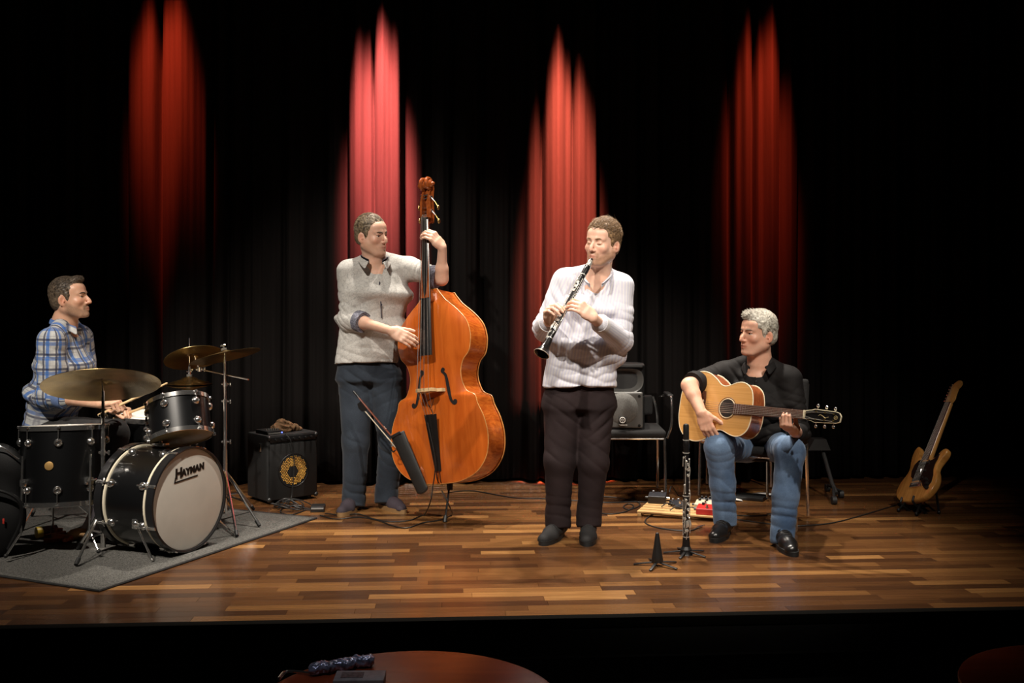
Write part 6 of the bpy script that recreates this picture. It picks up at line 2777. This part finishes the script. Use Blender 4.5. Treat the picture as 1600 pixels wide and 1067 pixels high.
def chair(label, c, face, arms=False, group=None):
    """c = middle of the seat on the floor, face = direction the sitter looks."""
    R = frame(A(face[0], face[1], 0), A(0, 0, 1))
    root = thing('conference_chair', label, 'chair', A(c[0], c[1], 0), R, group)
    B = Blob()
    B.rbox(A(0, .0, .440), A(.225, .215, .026), None, .024, .01)
    v, f = B.mesh(.008)
    link_mesh('seat', v, f, M_SEAT, root, True)
    B = Blob()
    Rb = rot_axis(A(1, 0, 0), .12)
    if arms:
        B.rbox(A(0, -.225, .585), A(.185, .018, .070), Rb, .016, .01)
    else:
        B.rbox(A(0, -.235, .665), A(.222, .018, .165), Rb, .016, .01)
    v, f = B.mesh(.008)
    link_mesh('backrest', v, f, M_SEAT, root, True)
    for s in (-1, 1):
        mb = MB()
        mb.tube(spline([A(s * .215, .19, .415), A(s * .218, .20, .25), A(s * .22, .225, .012)], 5), .0095, 8)
        mb.build('leg', M_CHROME, root)
        mb = MB()
        mb.tube(spline([A(s * (.19 if arms else .215), -.255, .64 if arms else .80), A(s * .21, -.225, .55), A(s * .215, -.20, .42), A(s * .22, -.235, .012)], 6), .0095, 8)
        mb.build('leg', M_CHROME, root)
        mb = MB()
        mb.cyl(A(s * .212, .19, .405), A(s * .212, -.20, .415), .009, None, 8)
        mb.build('seat_rail', M_CHROME, root)
        if arms:
            mb = MB()
            mb.tube(spline([A(s * .235, .175, .41), A(s * .262, .18, .50), A(s * .265, .165, .655), A(s * .262, .12, .672), A(s * .255, -.10, .665), A(s * .235, -.235, .64)], 6), .0085, 8)
            ar = mb.build('arm', M_CHROME, root)
            mb = MB()
            mb.box(A(s * .261, .02, .682), (.040, .24, .018), None, .007)
            mb.build('arm_pad', M_BLKPLA, ar)
    for y in (.19, -.20):
        mb = MB()
        mb.cyl(A(-.212, y, .408), A(.212, y, .408), .008, None, 8)
        mb.build('cross_rail', M_CHROME, root)
    return root


pc = .5 * (GT_J['Lhip'] + GT_J['Rhip'])
chair('charcoal upholstered chair on chrome legs under the grey-haired guitar player', A(pc[0] + .012, pc[1] + .02, 0), A(-.42, -.91))
SPY = 6.55
cx = (985 - 800) * SPY / F
chair('black armchair with chrome arms carrying the loudspeaker', A(cx, SPY + .10, 0), A(-.03, -1), True)
chair('dark chair with chrome legs standing empty behind the guitar player', A(1.52, 6.76, 0), A(-.30, -.95), False)

# ---------------------------------------------------------------- loudspeaker
sp_top = .468
spk_c = A((976 - 800) * 6.46 / F, 6.60, sp_top)
RS = frame(A(-.10, -1, .0), A(0, 0, 1))
sp = thing('loudspeaker', 'small black two-way loudspeaker with a horn standing on the armchair', 'loudspeaker', spk_c, RS)
M_CAB = mat('cabinet_black', (.014, .014, .014), .5, vary=.2)
M_GRIL = mat('grille_grey', (.115, .113, .105), .6, metal=.1, vary=.15, scale=90, bump=.5, bscale=420)
W2, HH = .143, .415
# local: x right of the box looking out, y out to the front, z up
mb = MB()
n2 = 10
ol = [(-W2, -.14), (-W2 * .72, -.26), (W2 * .72, -.26), (W2, -.14), (W2, .10), (W2 * .9, .125), (-W2 * .9, .125), (-W2, .10)]
mb.prism(ol, 0.0, HH * .50)
mb.prism([(q[0], q[1] if q[1] < 0 else q[1] - .05) for q in ol], HH * .50, HH - .012)
mb.prism([(q[0] * 1.0, q[1]) for q in ol], HH - .012, HH)
mb.build('cabinet', M_CAB, sp, sharp=30)
# woofer baffle with grille
B = Blob()
B.rbox(A(0, .125, .125), A(.132, .014, .118), None, .012, .005)
v, f = B.mesh(.005)
link_mesh('baffle', v, f, mat('baffle_grey', (.085, .083, .078), .45), sp, True)
mb = MB()
mb.lathe([(0, .020), (.06, .018), (.095, .010), (.103, .002), (.106, .0)], 40, np.stack([A(1, 0, 0), A(0, 0, -1), A(0, 1, 0)], 1), A(0, .136, .135))
mb.build('woofer_grille', M_GRIL, sp)
for x_, z_ in ((-.108, .025), (.108, .025), (-.108, .215), (.108, .215)):
    mb = MB()
    mb.lathe([(.009, 0), (.009, .004), (.005, .004), (.004, .001), (0, .001)], 12, np.stack([A(1, 0, 0), A(0, 0, -1), A(0, 1, 0)], 1), A(x_, .138, z_))
    mb.build('screw', M_BLKMET, sp)
# horn flare
mb = MB()
vs, fs = [], []
K = 28
for t, dep in ((1.0, .128), (.93, .120), (.70, .070), (.40, .035), (.16, .020), (.10, .018)):
    for k in range(K):
        a = 2 * PI * k / K
        c_, s_ = math.cos(a), math.sin(a)
        xx = .136 * t * math.copysign(abs(c_) ** .45, c_)
        zz = (.072 if s_ > 0 else .072) * t * math.copysign(abs(s_) ** .8, s_)
        if s_ < 0:
            zz -= .020 * t * (1 - (xx / (.136 * t + 1e-6)) ** 2)
        vs.append((xx, dep, .322 + zz))
for i in range(5):
    for k in range(K):
        k2 = (k + 1) % K
        fs.append((i * K + k, i * K + k2, (i + 1) * K + k2, (i + 1) * K + k))
fs.append(tuple(5 * K + k for k in range(K)))
mb.add(vs, fs)
mb.build('horn', mat('horn_grey', (.080, .079, .075), .35), sp)
mb = MB()
mb.sphere(A(0, .025, .322), .012, 12, 8)
mb.build('driver', M_GRIL, sp)
RE = np.stack([A(1, 0, 0), A(0, 0, -1), A(0, 1, 0)], 1)
mb = MB()
mb.box(A(.0, .1585, .052), (.048, .004, .060), None, .0015)
lp = mb.build('emblem_plate', M_BLKPLA, sp)
mw = mat('print_white', (.75, .75, .72), .4)
mb = MB()
mb.torus(.0175, .0028, RE, A(0, .161, .062), 24, 6)
for k in range(6):
    a = PI / 2 + k * PI / 3
    mb.cyl(A(.003 * math.cos(a), .161, .062 + .003 * math.sin(a)), A(.0165 * math.cos(a), .161, .062 + .0165 * math.sin(a)), .0016, .0024, 6)
mb.build('emblem', mw, lp)
Rtx = np.stack([A(-1, 0, 0), A(0, 0, 1), A(0, 1, 0)], 1)
lettering('YAMAHA', .0125, mw, lp, A(.0205, .1607, .026), Rtx, off=.0003)

# ---------------------------------------------------------------- bass amplifier
ra = .72
ac = G(459, 784) + A(-math.sin(ra), math.cos(ra), 0) * .145
RA = frame(A(math.sin(ra), -math.cos(ra), 0), A(0, 0, 1))
amp = thing('bass_amplifier', 'black bass amplifier cube with a lit amber speaker grille', 'amplifier', A(ac[0], ac[1], 0), RA)
AW, AD, AH = .185, .14, .435
M_TOLEX = mat('tolex_black', (.006, .006, .006), .7, bump=.4, bscale=260)
mb = MB()
mb.box(A(0, -.005, AH / 2 + .014), (AW * 2, AD * 2 - .01, AH - .014), None, .012)
mb.build('cabinet', M_TOLEX, amp)
mb = MB()
mb.box(A(0, AD - .004, .205), (AW * 2 - .03, .012, .355), None, .005)
gr = mb.build('front_grille', mat('amp_grille_black', (.005, .005, .005), .6, metal=.1), amp)
# speaker ring behind perforated steel: amber dots, each a real stud
m_amb = mat('amber_cone', (.85, .42, .07), .35, metal=.35, vary=.3, scale=40)
mb = MB()
cz = .205
pit = .0115
for i in range(-9, 10):
    for j in range(-10, 11):
        x_, z_ = (i + .5 * (j % 2)) * pit, j * pit * .866
        r_ = math.hypot(x_, z_)
        if .036 + .012 * math.sin(math.atan2(z_, x_) * 1 + 2.5) < r_ < .094:
            k = [A(x_ + .0040 * math.cos(q * PI / 3), AD + .0035, cz + z_ + .0040 * math.sin(q * PI / 3)) for q in range(6)]
            k2 = [A(x_ + .0026 * math.cos(q * PI / 3), AD + .0052, cz + z_ + .0026 * math.sin(q * PI / 3)) for q in range(6)]
            mb.add(k + k2, [(6, 7, 8, 9, 10, 11)] + [(q, (q + 1) % 6, 6 + (q + 1) % 6, 6 + q) for q in range(6)])
o = mb.build('speaker_perforations', m_amb, gr, smooth=False)
o['kind'] = 'stuff'
mb = MB()
mb.torus(.108, .004, RE, A(0, AD + .003, cz), 40, 6)
mb.build('speaker_rim', M_BLKMET, gr)
mb = MB()
mb.box(A(0, AD - .006, .412), (AW * 2 - .04, .014, .036), None, .003)
pn = mb.build('control_panel', M_BLKMET, amp)
for k in range(7):
    mb = MB()
    mb.cyl(A(-.13 + .043 * k, AD, .412), A(-.13 + .043 * k, AD + .014, .412), .008, .007, 10)
    mb.build('knob', M_BLKPLA, pn)
for x_, s in ((-AW + .02, 1), (AW - .02, -1)):
    for z_ in (.03, AH - .012):
        mb = MB()
        mb.sphere(A(x_ * 1.02, AD - .008, z_), .017, 8, 6)
        mb.build('corner_cap', M_BLKPLA, amp)
for x_ in (-AW + .05, AW - .05):
    for y_ in (-.10, .10):
        mb = MB()
        mb.cyl(A(x_, y_, 0), A(x_, y_, .018), .014, .016, 10)
        mb.build('foot', M_RUB, amp)
mb = MB()
mb.box(A(AW + .004, .05, .36), (.006, .030, .055), None, .002)
mb.build('side_clip', M_CHROME, amp)

# things on the amplifier
at_ = lambda x, y, z: A(ac[0], ac[1], 0) + RA @ A(x, y, z)
m_cl = mat('chamois_brown', (.15, .080, .034), .9, vary=.35, scale=25, bump=.4, bscale=90)
B = Blob()
c0 = at_(0.02, .02, AH + .012)
pr = random.Random(4)
X_ = unit(RA @ A(-1, 0, 0))
B.chain([c0 - X_ * .045 + A(0, 0, .018), c0 + A(0, 0, .042), c0 + X_ * .06 + A(0, 0, .026), c0 + X_ * .13 + A(0, 0, .010)], [.026, .032, .026, .016], .02)
B.chain([c0 - X_ * .06 + A(0, .02, .010), c0 + A(0, -.03, .020), c0 + X_ * .05 + A(0, -.03, .012)], [.022, .024, .018], .015)
B.cone(c0 + X_ * .01 + A(0, 0, .03), c0 + X_ * .02 + A(0, -.05, .012), .018, .014, .012)
B.cut(at_(0, 0, AH + .004), A(0, 0, -1), c0 - .3, c0 + .3)
v, f = B.mesh(.005)
n_ = vnormals(v, f)
v = v + n_ * (-.020 * np.abs(wob(v, 85, 9)) ** .6 + .008 + .004 * wob(v, 190, 10))[:, None]
v[:, 2] = np.maximum(v[:, 2], AH + .001)
rg = link_mesh('cloth', v, f, m_cl, None, True)
tag(rg, 'crumpled brown chamois cloth lying on the amplifier', 'cloth')
pe = thing('preamp_box', 'flat black preamp box with small knobs on the amplifier', 'preamp', at_(.115, .03, AH), RA)
mb = MB()
mb.box(A(0, 0, .016), (.11, .16, .030), None, .004)
mb.build('case', M_BLKPLA, pe)
mb = MB()
mb.box(A(.0, .086, .016), (.10, .002, .008))
mb.build('front_strip', mat('strip_grey', (.25, .25, .24), .4), pe)
for k in range(6):
    mb = MB()
    mb.cyl(A(-.04 + .016 * k, .04, .03), A(-.04 + .016 * k, .04, .042), .0045, .004, 8)
    mb.build('knob', MATS['strip_grey'], pe)
mb = MB()
mb.box(A(-.045, .087, .018), (.010, .003, .008))
o = mb.build('indicator_light', None, pe)
ml_ = bpy.data.materials.new('led_blue')
ml_.use_nodes = True
ml_.node_tree.nodes['Principled BSDF'].inputs['Emission Color'].default_value = (.05, .15, 1, 1)
ml_.node_tree.nodes['Principled BSDF'].inputs['Emission Strength'].default_value = 2.0
o.data.materials.append(ml_)

# ---------------------------------------------------------------- cables
M_CAB1 = mat('cable_black', (.010, .010, .010), .45)


def cable(label, pts, r=.0036, plug=None):
    root = thing('cable', label, 'cable', pts[0], None, None)
    mb = MB()
    sp = spline(pts, 7)
    for p in sp:
        p[2] = max(p[2], r + .0005)
    mb.tube(sp, r, 7)
    mb.build('sheath', M_CAB1, root, world=True)
    for e, q in ((0, 1), (-1, -2)):
        if plug and e in plug:
            d = unit(np.asarray(pts[e]) - np.asarray(pts[q]))
            mb = MB()
            mb.cyl(pts[e] + A(0, 0, .004), pts[e] + d * .05 + A(0, 0, .004), .0075, .006, 10)
            mb.cyl(pts[e] + d * .05 + A(0, 0, .004), pts[e] + d * .08 + A(0, 0, .004), .0030, None, 8)
            mb.build('jack_plug', M_CHROME, root, world=True)
    return root


def gs(*pp):
    return [G(x, y) + A(0, 0, .004) for x, y in pp]


cable("black cable running from the bass bridge down to the floor before the bass player's shoes", [on_bass(668, 660, .11), on_bass(680, 720, .075), on_bass(676, 762, .05), P(672, 785, 5.80)] + gs((662, 806), (640, 814), (610, 816), (585, 812), (560, 804), (536, 806), (508, 803)))
cable('black cable looping round the bass endpin across the planks', [P(690, 766, 5.86), P(702, 790, 5.84)] + gs((706, 806), (690, 813), (660, 818), (635, 826), (612, 822), (590, 814), (560, 809), (525, 812), (500, 806)))
cable('long black cable lying along the foot of the curtain', gs((700, 770), (740, 768), (800, 778), (850, 780), (900, 783), (950, 786), (1000, 785), (1034, 789)))
cable('black cable with a small coil behind the clarinet player\'s shoes', gs((930, 802), (955, 804), (978, 800), (990, 792), (982, 788), (974, 793), (984, 797), (1000, 790), (990, 783), (960, 778), (920, 776)))
cable('black cable looping in front of the pedalboard', gs((1030, 800), (1014, 808), (1008, 817), (1022, 824), (1050, 829), (1078, 830), (1090, 826)), plug=(-1,))
cable('black cable with a chrome plug under the guitar player\'s chair', gs((1112, 806), (1145, 806), (1175, 807), (1198, 806)), plug=(-1,))
cable('black cable trailing from the guitar player\'s chair into the dark', gs((1150, 812), (1190, 818), (1230, 822), (1262, 822), (1300, 818), (1340, 808), (1400, 790)))
cable('thin black cable hanging down the amplifier front', [at_(.06, AD + .0, AH + .012), at_(.03, AD + .022, AH - .04), at_(.01, AD + .026, .26), at_(.02, AD + .03, .12), at_(.05, AD + .05, .02)] + gs((438, 800), (455, 805), (480, 797)))
pr = random.Random(21)
for k in range(4):
    pts = []
    cx_, cy_ = pr.uniform(440, 468), pr.uniform(790, 797)
    a0 = pr.uniform(0, 6)
    for i in range(10):
        a = a0 + i * .95
        rr = pr.uniform(14, 26)
        q = G(cx_ + rr * math.cos(a), cy_ + rr * .26 * math.sin(a))
        q[2] = .004 + pr.uniform(0, .035)
        pts.append(q)
    pts.append(G(500, 797 + k) + A(0, 0, .004))
    cable(('black cable tangled in a heap before the amplifier', 'second black cable coiled in the heap before the amplifier', 'stiff black cable standing up out of the heap', 'black cable leaving the heap for the power supply')[k], pts, .0034)
cable('black cable behind the pedalboard rising towards the armchair', gs((1034, 788), (1042, 782)) + [P(1046, 768, 6.3), P(1050, 760, 6.5)] + gs((1060, 775), (1075, 781)))

# power supply by the bassist's shoe
ps = thing('power_supply', 'small black power box on the floor by the bass player\'s shoe', 'power supply', G(497, 798), rotz(.1))
mb = MB()
mb.box(A(0, 0, .018), (.085, .10, .035), None, .005)
mb.build('case', M_BLKPLA, ps)
mb = MB()
mb.box(A(0, -.051, .024), (.075, .003, .008))
mb.build('vent_strip', mat('strip_grey', (.25, .25, .24), .4), ps)

# ---------------------------------------------------------------- pedalboard
pb_c = G(1068, 802)
RP = rotz(math.radians(-20))
pb = thing('pedalboard', 'flat pedalboard of pale wood slats lying by the chair', 'pedalboard', pb_c, RP)
m_bam = wood('bamboo', (.50, .29, .11), (.62, .38, .16), 8, (1, 12, 8), .5, .1)
for k in range(5):
    mb = MB()
    mb.box(A(0, -.15 + .075 * k, .026), (.50, .058, .012), None, .003)
    mb.build('slat', m_bam, pb)
for s in (-1, 1):
    mb = MB()
    mb.box(A(s * .235, 0, .010), (.022, .36, .020), None, .003)
    mb.build('rail', m_bam, pb)
M_RED = mat('pedal_red', (.48, .030, .025), .3, coat=.4)
M_CRM = mat('pedal_cream', (.62, .55, .40), .35, coat=.3)
M_GRY = mat('pedal_grey', (.30, .30, .32), .3, metal=.6)
M_DRK = mat('pedal_dark', (.025, .025, .030), .35)


def pedal(label, x, y, w, d, h, m, knobs, rz=0.0, foot=True):
    c = pb_c + RP @ A(x, y, .033)
    R = RP @ rotz(rz)
    root = thing('effect_pedal', label, 'effect pedal', c, R)
    mb = MB()
    vs = [(-w / 2, -d / 2, 0), (w / 2, -d / 2, 0), (w / 2, d / 2, 0), (-w / 2, d / 2, 0), (-w / 2, -d / 2, h * .75), (w / 2, -d / 2, h * .75), (w / 2, d / 2, h), (-w / 2, d / 2, h)]
    mb.add(vs, [(3, 2, 1, 0), (4, 5, 6, 7), (0, 1, 5, 4), (1, 2, 6, 5), (2, 3, 7, 6), (3, 0, 4, 7)])
    o = mb.build('case', m, root, smooth=False)
    bv = o.modifiers.new('edge', 'BEVEL')
    bv.width = .004
    bv.segments = 2
    for k in range(knobs):
        xx = -w / 2 + w * (k + .5) / knobs
        mb = MB()
        mb.lathe([(.0085, 0), (.008, .013), (.006, .015), (0, .015)], 12, None, A(xx, d * .30, h * .92))
        mb.build('knob', M_BLKPLA if m is not M_DRK else M_GRY, root)
    if foot:
        mb = MB()
        mb.lathe([(.011, 0), (.011, .005), (.007, .006), (.007, .016), (0, .017)], 12, None, A(0, -d * .28, h * .80))
        mb.build('footswitch', M_CHROME, root)
    for s in (-1, 1):
        mb = MB()
        mb.cyl(A(s * w / 2, d * .1, h * .45), A(s * (w / 2 + .022), d * .1, h * .45), .008, .007, 10)
        mb.build('jack', M_CHROME if s > 0 else M_BLKPLA, root)


pedal('red effect pedal with two black knobs at the front of the board', .165, -.115, .125, .10, .048, M_RED, 2)
pedal('cream effect pedal behind the red one', .135, .015, .130, .095, .048, M_CRM, 3)
pedal('grey metal effect pedal with many small knobs at the back of the board', .150, .135, .150, .085, .040, M_GRY, 6, 0, False)
pedal('black boxy pedal on the far corner of the board', -.185, .115, .110, .085, .060, M_DRK, 2, .1, False)
pedal('dark slim pedal lying across the pale slats', -.04, .03, .07, .14, .030, M_DRK, 2, .5)
for k, (x, y) in enumerate(((-.13, -.03), (-.06, -.12), (.03, -.10))):
    mb = MB()
    a = pb_c + RP @ A(x, y, .038)
    pts = [a, a + RP @ A(.03, .03, .018), a + RP @ A(.08, .02, .012), a + RP @ A(.11, .06, .004)]
    root = thing('patch_cable', ('short patch cable by the boxy pedal', 'short patch cable on the front slat', 'short patch cable under the cream pedal')[k], 'cable', a)
    mb.tube(spline(pts, 6), .0035, 7)
    mb.build('sheath', M_CAB1, root, world=True)

# folder and papers under the chair
fd = G(1160, 778)
fo_ = thing('folder', 'black folder lying open under the guitar player\'s chair', 'folder', fd, rotz(-.45))
mb = MB()
mb.box(A(0, 0, .012), (.30, .16, .022), None, .004)
mb.build('cover', M_BLKPLA, fo_)
for x, y, w, rz, lb in ((.10, .14, .20, .3, 'white sheet of paper lying behind the black folder'), (-.06, -.11, .16, -.1, 'white sheet of paper sticking out before the black folder')):
    c = fd + rotz(-.45) @ A(x, y, .002)
    mb = MB()
    nn = 6
    vs = [(-w / 2 + w * i / nn, s * .05, .001 + .010 * math.sin(i / nn * 3)) for i in range(nn + 1) for s in (-1, 1)]
    mb.add(vs, [(2 * i, 2 * i + 2, 2 * i + 3, 2 * i + 1) for i in range(nn)])
    o = mb.build('paper_sheet', mat('paper_white', (.72, .70, .66), .8), None)
    o.matrix_world = M4(rotz(rz), c)
    md = o.modifiers.new('t', 'SOLIDIFY')
    md.thickness = .0006
    tag(o, lb, 'paper')

# dark wheeled stand behind the guitarist
ws = thing('wheeled_stand', 'dark grey wheeled stand with a slanting post in the shadows', 'stand', G(1306, 786))
M_DG = mat('dark_grey_metal', (.011, .011, .011), .6, vary=.2)
mb = MB()
Rw = np.stack([A(1, 0, 0), A(0, 0, 1), A(0, -1, 0)], 1)
t0 = P(1277, 702, 6.75)
mb.prism([(-.075, 0), (.075, 0), (.045, .075), (-.035, .075)], -.05, .05, Rw, t0)
mb.build('head', M_DG, ws, world=True)
mb = MB()
mb.tube([P(1285, 702, 6.75), P(1300, 755, 6.55), G(1307, 783) + A(0, 0, .05)], .014, 10)
mb.build('post', M_DG, ws, world=True)
for gx, gy in ((1303, 788), (1314, 778), (1293, 768)):
    g_ = G(gx, gy)
    mb = MB()
    mb.tube([P(1302, 762, 6.5), g_ + A(0, 0, .045)], .009, 8)
    lg = mb.build('leg', M_DG, ws, world=True)
    mb = MB()
    mb.cyl(g_ + A(-.014, 0, .026), g_ + A(.014, 0, .026), .026, None, 16)
    cs = mb.build('caster', M_DG, lg)
    cs.data.transform(Matrix.Translation(-Vector(ROOTLOC[ws.name])))

# ---------------------------------------------------------------- clutter by the drums
m_ww = mat('padauk_wood', (.32, .070, .022), .45, vary=.3, scale=30)
m_lw = mat('light_wood', (.46, .26, .11), .5, vary=.15, scale=30)
spec = [(80, 852, 1.3, .3, .10), (86, 847, .5, -.2, .11), (93, 853, 1.0, .5, .09), (99, 849, .2, .2, .10), (105, 853, 1.7, .1, .09), (90, 843, 2.3, .35, .09), (108, 847, .9, .3, .08)]
for k, (px, py, rz, tl, L) in enumerate(spec):
    g_ = G(px, py)
    g_[2] = RUGZ + .016 + .012 * (k % 3)
    mb = MB()
    mb.prism([(-.5 * L, -.014), (.5 * L, -.016), (.5 * L, .016), (-.42 * L, .014), (-.5 * L, .006)], -.011, .011)
    o = mb.build('wooden_clapper', m_ww, None, sharp=30)
    o.matrix_world = M4(rotz(rz) @ rot_axis(A(0, 1, 0), tl * .5), g_)
    bv = o.modifiers.new('edge', 'BEVEL')
    bv.width = .003
    tag(o, 'red-brown wooden clapper in the little heap on the rug', 'clapper', 'wooden clappers heaped on the rug')
g_ = G(119, 846) + A(0, 0, RUGZ + .03)
sh = thing('wooden_shaker', 'pale wooden shaker with a round hole lying on the rug', 'shaker', g_, frame(A(.8, .6, .2), A(-.2, 0, 1)))
mb = MB()
mb.lathe([(0, -.05), (.018, -.045), (.030, -.02), (.030, .01), (.020, .03), (.012, .05), (.010, .062), (0, .063)], 18, np.stack([A(1, 0, 0), A(0, 0, -1), A(0, 1, 0)], 1))
mb.build('gourd', m_lw, sh)
mb = MB()
mb.lathe([(.010, 0), (.010, .002), (0, .002)], 14, np.stack([A(1, 0, 0), A(0, 0, -1), A(0, 1, 0)], 1) @ rot_axis(A(1, 0, 0), 0), A(-.006, -.052, .004))
mb.build('hole', mat('hole_dark', (.012, .006, .004), .9), sh)
g_ = G(131, 848) + A(0, 0, RUGZ + .02)
o = thing('wooden_castanet', 'small pale wooden castanet beside the shaker on the rug', 'castanet', g_, rotz(.7))
for s in (-1, 1):
    mb = MB()
    mb.lathe([(0, .010), (.022, .007), (.026, 0), (.022, -.002), (0, -.002)], 16, rot_axis(A(1, 0, 0), s * .25 + (PI if s < 0 else 0)), A(0, 0, s * .008))
    mb.build('shell', m_lw, o)
g_ = G(72, 842) + A(0, 0, RUGZ + .030)
o = thing('shaker_can', 'short can shaker with a yellow end on the rug', 'shaker', g_, frame(A(-.75, -.65, 0), A(0, 0, 1)))
RC = np.stack([A(1, 0, 0), A(0, 0, -1), A(0, 1, 0)], 1)
mb = MB()
mb.lathe([(.028, -.055), (.030, -.05), (.030, .03), (.028, .034)], 20, RC)
mb.build('can', mat('can_dark_red', (.10, .018, .014), .4), o)
mb = MB()
mb.lathe([(.0305, .020), (.0305, .050), (.026, .053), (0, .053)], 20, RC)
mb.build('yellow_cap', mat('can_yellow', (.62, .42, .04), .4), o)
# pale towel hanging by the bass drum
tw = []
fs = []
nu, nv = 14, 16
c0 = P(147, 832, 5.36)
for i in range(nu + 1):
    for j in range(nv + 1):
        u_, w_ = i / nu - .5, j / nv
        wd = .062 * (1.15 - .75 * w_) + .02
        x_ = u_ * 2 * wd + .02 * w_
        y_ = .022 * math.sin(u_ * 14 + w_ * 3) * (1.1 - .5 * w_) + .02 * w_
        tw.append(A(c0[0] + x_, c0[1] + y_, .012 + .19 * w_))
for i in range(nu):
    for j in range(nv):
        a_ = i * (nv + 1) + j
        fs.append((a_, a_ + nv + 1, a_ + nv + 2, a_ + 1))
o = link_mesh('towel', tw, fs, mat('towel_lilac', (.50, .46, .52), .9, vary=.12, scale=20, bump=.4, bscale=220), None, True)
md = o.modifiers.new('t', 'SOLIDIFY')
md.thickness = .004
tag(o, 'pale lilac towel hanging in folds between floor tom and bass drum', 'towel')

# gig bag at the edge of the rug
bc = P(2, 790, 4.98)
bg = thing('cymbal_bag', 'soft black cymbal bag leaning beside the floor tom', 'bag', A(bc[0], bc[1], 0))
m_bag = mat('bag_nylon', (.0042, .0042, .0045), .6, spec=.25, vary=.3, scale=12, bump=.15, bscale=200)
B = Blob()
B.ell(A(bc[0] - .06, bc[1] + .03, .20), A(.165, .07, .20), rot_axis(A(1, 0, 0), -.12), .03)
B.ell(A(bc[0] - .05, bc[1] + .05, .42), A(.150, .055, .16), rot_axis(A(0, 1, 0), .25), .05)
B.cut(A(0, 0, RUGZ), A(0, 0, -1), A(-4, 3, -1), A(0, 7, 2))
v, f = B.mesh(.008)
v = v + vnormals(v, f) * (.007 * wob(v, 18, 4))[:, None]
v[:, 2] = np.maximum(v[:, 2], RUGZ)
link_mesh('bag_body', v, f, m_bag, bg, True, None, True)
mb = MB()
mb.tube(spline([A(bc[0] - .16, bc[1] - .03, .30), A(bc[0] - .02, bc[1] - .06, .36), A(bc[0] + .10, bc[1] - .04, .31), A(bc[0] + .115, bc[1] - .03, .20), A(bc[0] + .06, bc[1] - .05, .06)], 7), .010, 8)
mb.build('strap', m_bag, bg, world=True)
mb = MB()
mb.tube(spline([A(bc[0] - .14, bc[1] - .005, .48), A(bc[0] - .02, bc[1] - .015, .57), A(bc[0] + .09, bc[1] - .0, .50)], 7), .004, 6)
mb.build('zip', M_CHROME, bg, world=True)
mb = MB()
mb.box(A(bc[0] + .035, bc[1] - .046, .20), (.010, .006, .026), None, .002)
mb.build('red_tag', mat('tag_red', (.45, .03, .02), .5), bg, world=True)

# ---------------------------------------------------------------- audience tables
M_TAB = wood('table_red_lacquer', (.26, .048, .017), (.34, .068, .022), 3, (1, 6, 1), .26, .0)


def round_table(label, c, r=.40):
    zt = .24
    root = thing('round_table', label, 'table', A(c[0], c[1], -.5))
    mb = MB()
    mb.lathe([(0, zt - .026), (r - .012, zt - .026), (r - .002, zt - .020), (r, zt - .010), (r - .003, zt - .002), (r - .012, zt), (0, zt)], 72, None, A(c[0], c[1], 0))
    mb.build('table_top', M_TAB, root, sharp=40, world=True)
    mb = MB()
    mb.cyl(A(c[0], c[1], -.48), A(c[0], c[1], zt - .026), .035, .03, 18)
    mb.build('column', M_BLKMET, root, world=True)
    mb = MB()
    mb.lathe([(0, -.5), (.24, -.5), (.24, -.49), (.06, -.465), (0, -.465)], 36, None, A(c[0], c[1], 0))
    mb.build('base', M_BLKMET, root, world=True)


round_table('round red-brown table with foil wrapper and packet in front of the stage', A(-.268, 2.565, 0))
round_table('round dark red table with a bare top in front of the stage', A(1.61, 2.62, 0))
TZ = .24


def TP(px, py):
    y = (CAMZ - TZ) * F / (py - HOR)
    return A((px - 800) * y / F, y, TZ)


# foil wrapper
a, b = TP(492, 1054), TP(576, 1040)
B = Blob()
n_ = 9
for i in range(n_):
    t = i / (n_ - 1)
    p = a + (b - a) * t
    B.ell(p + A(0, .006 * math.sin(i * 2.3), .016), A(.018, .020 + .005 * math.sin(i * 1.7), .015), None, .008)
v, f = B.mesh(.003)
nn = vnormals(v, f)
v = v + nn * (.005 * np.abs(wob(v, 190, 3)) + .003 * wob(v, 420, 5))[:, None]
v[:, 2] = np.maximum(v[:, 2], TZ + .0005)
o = link_mesh('foil_wrapper', v, f, mat('foil_blue_glint', (.34, .38, .55), .25, metal=.55, vary=.6, scale=60), None, False)  # bluish highlights of the foil are put into its colour
tag(o, 'crinkled silver foil wrapper on the red-brown table', 'wrapper')
c = TP(563, 1066)
pk = thing('packet', 'small grey card packet lying beside the foil wrapper', 'packet', c, rotz(.03))
mb = MB()
mb.box(A(0, -.01, .012), (.135, .075, .022), None, .002)
mb.build('box', mat('packet_grey', (.22, .215, .23), .5, col2=(.42, .41, .42), scale=25), pk)
mb = MB()
mb.box(A(-.02, -.008, .0235), (.06, .04, .0006))
mb.build('printed_panel', mat('packet_print', (.09, .09, .10), .5, vary=.6, scale=120), pk)
gl = thing('metal_opener', 'thin bent metal bottle opener at the table edge', 'opener', TP(462, 1056))
mb = MB()
q0, q1, q2, q3 = TP(436, 1064), TP(447, 1053), TP(470, 1053), TP(488, 1056)
mb.tube(spline([q + A(0, 0, .006) for q in (q0, q1, q2, q3)], 6), [.0055] * 6 + [.004] * 13, 8)
mb.build('handle', MATS['chrome'], gl, world=True)
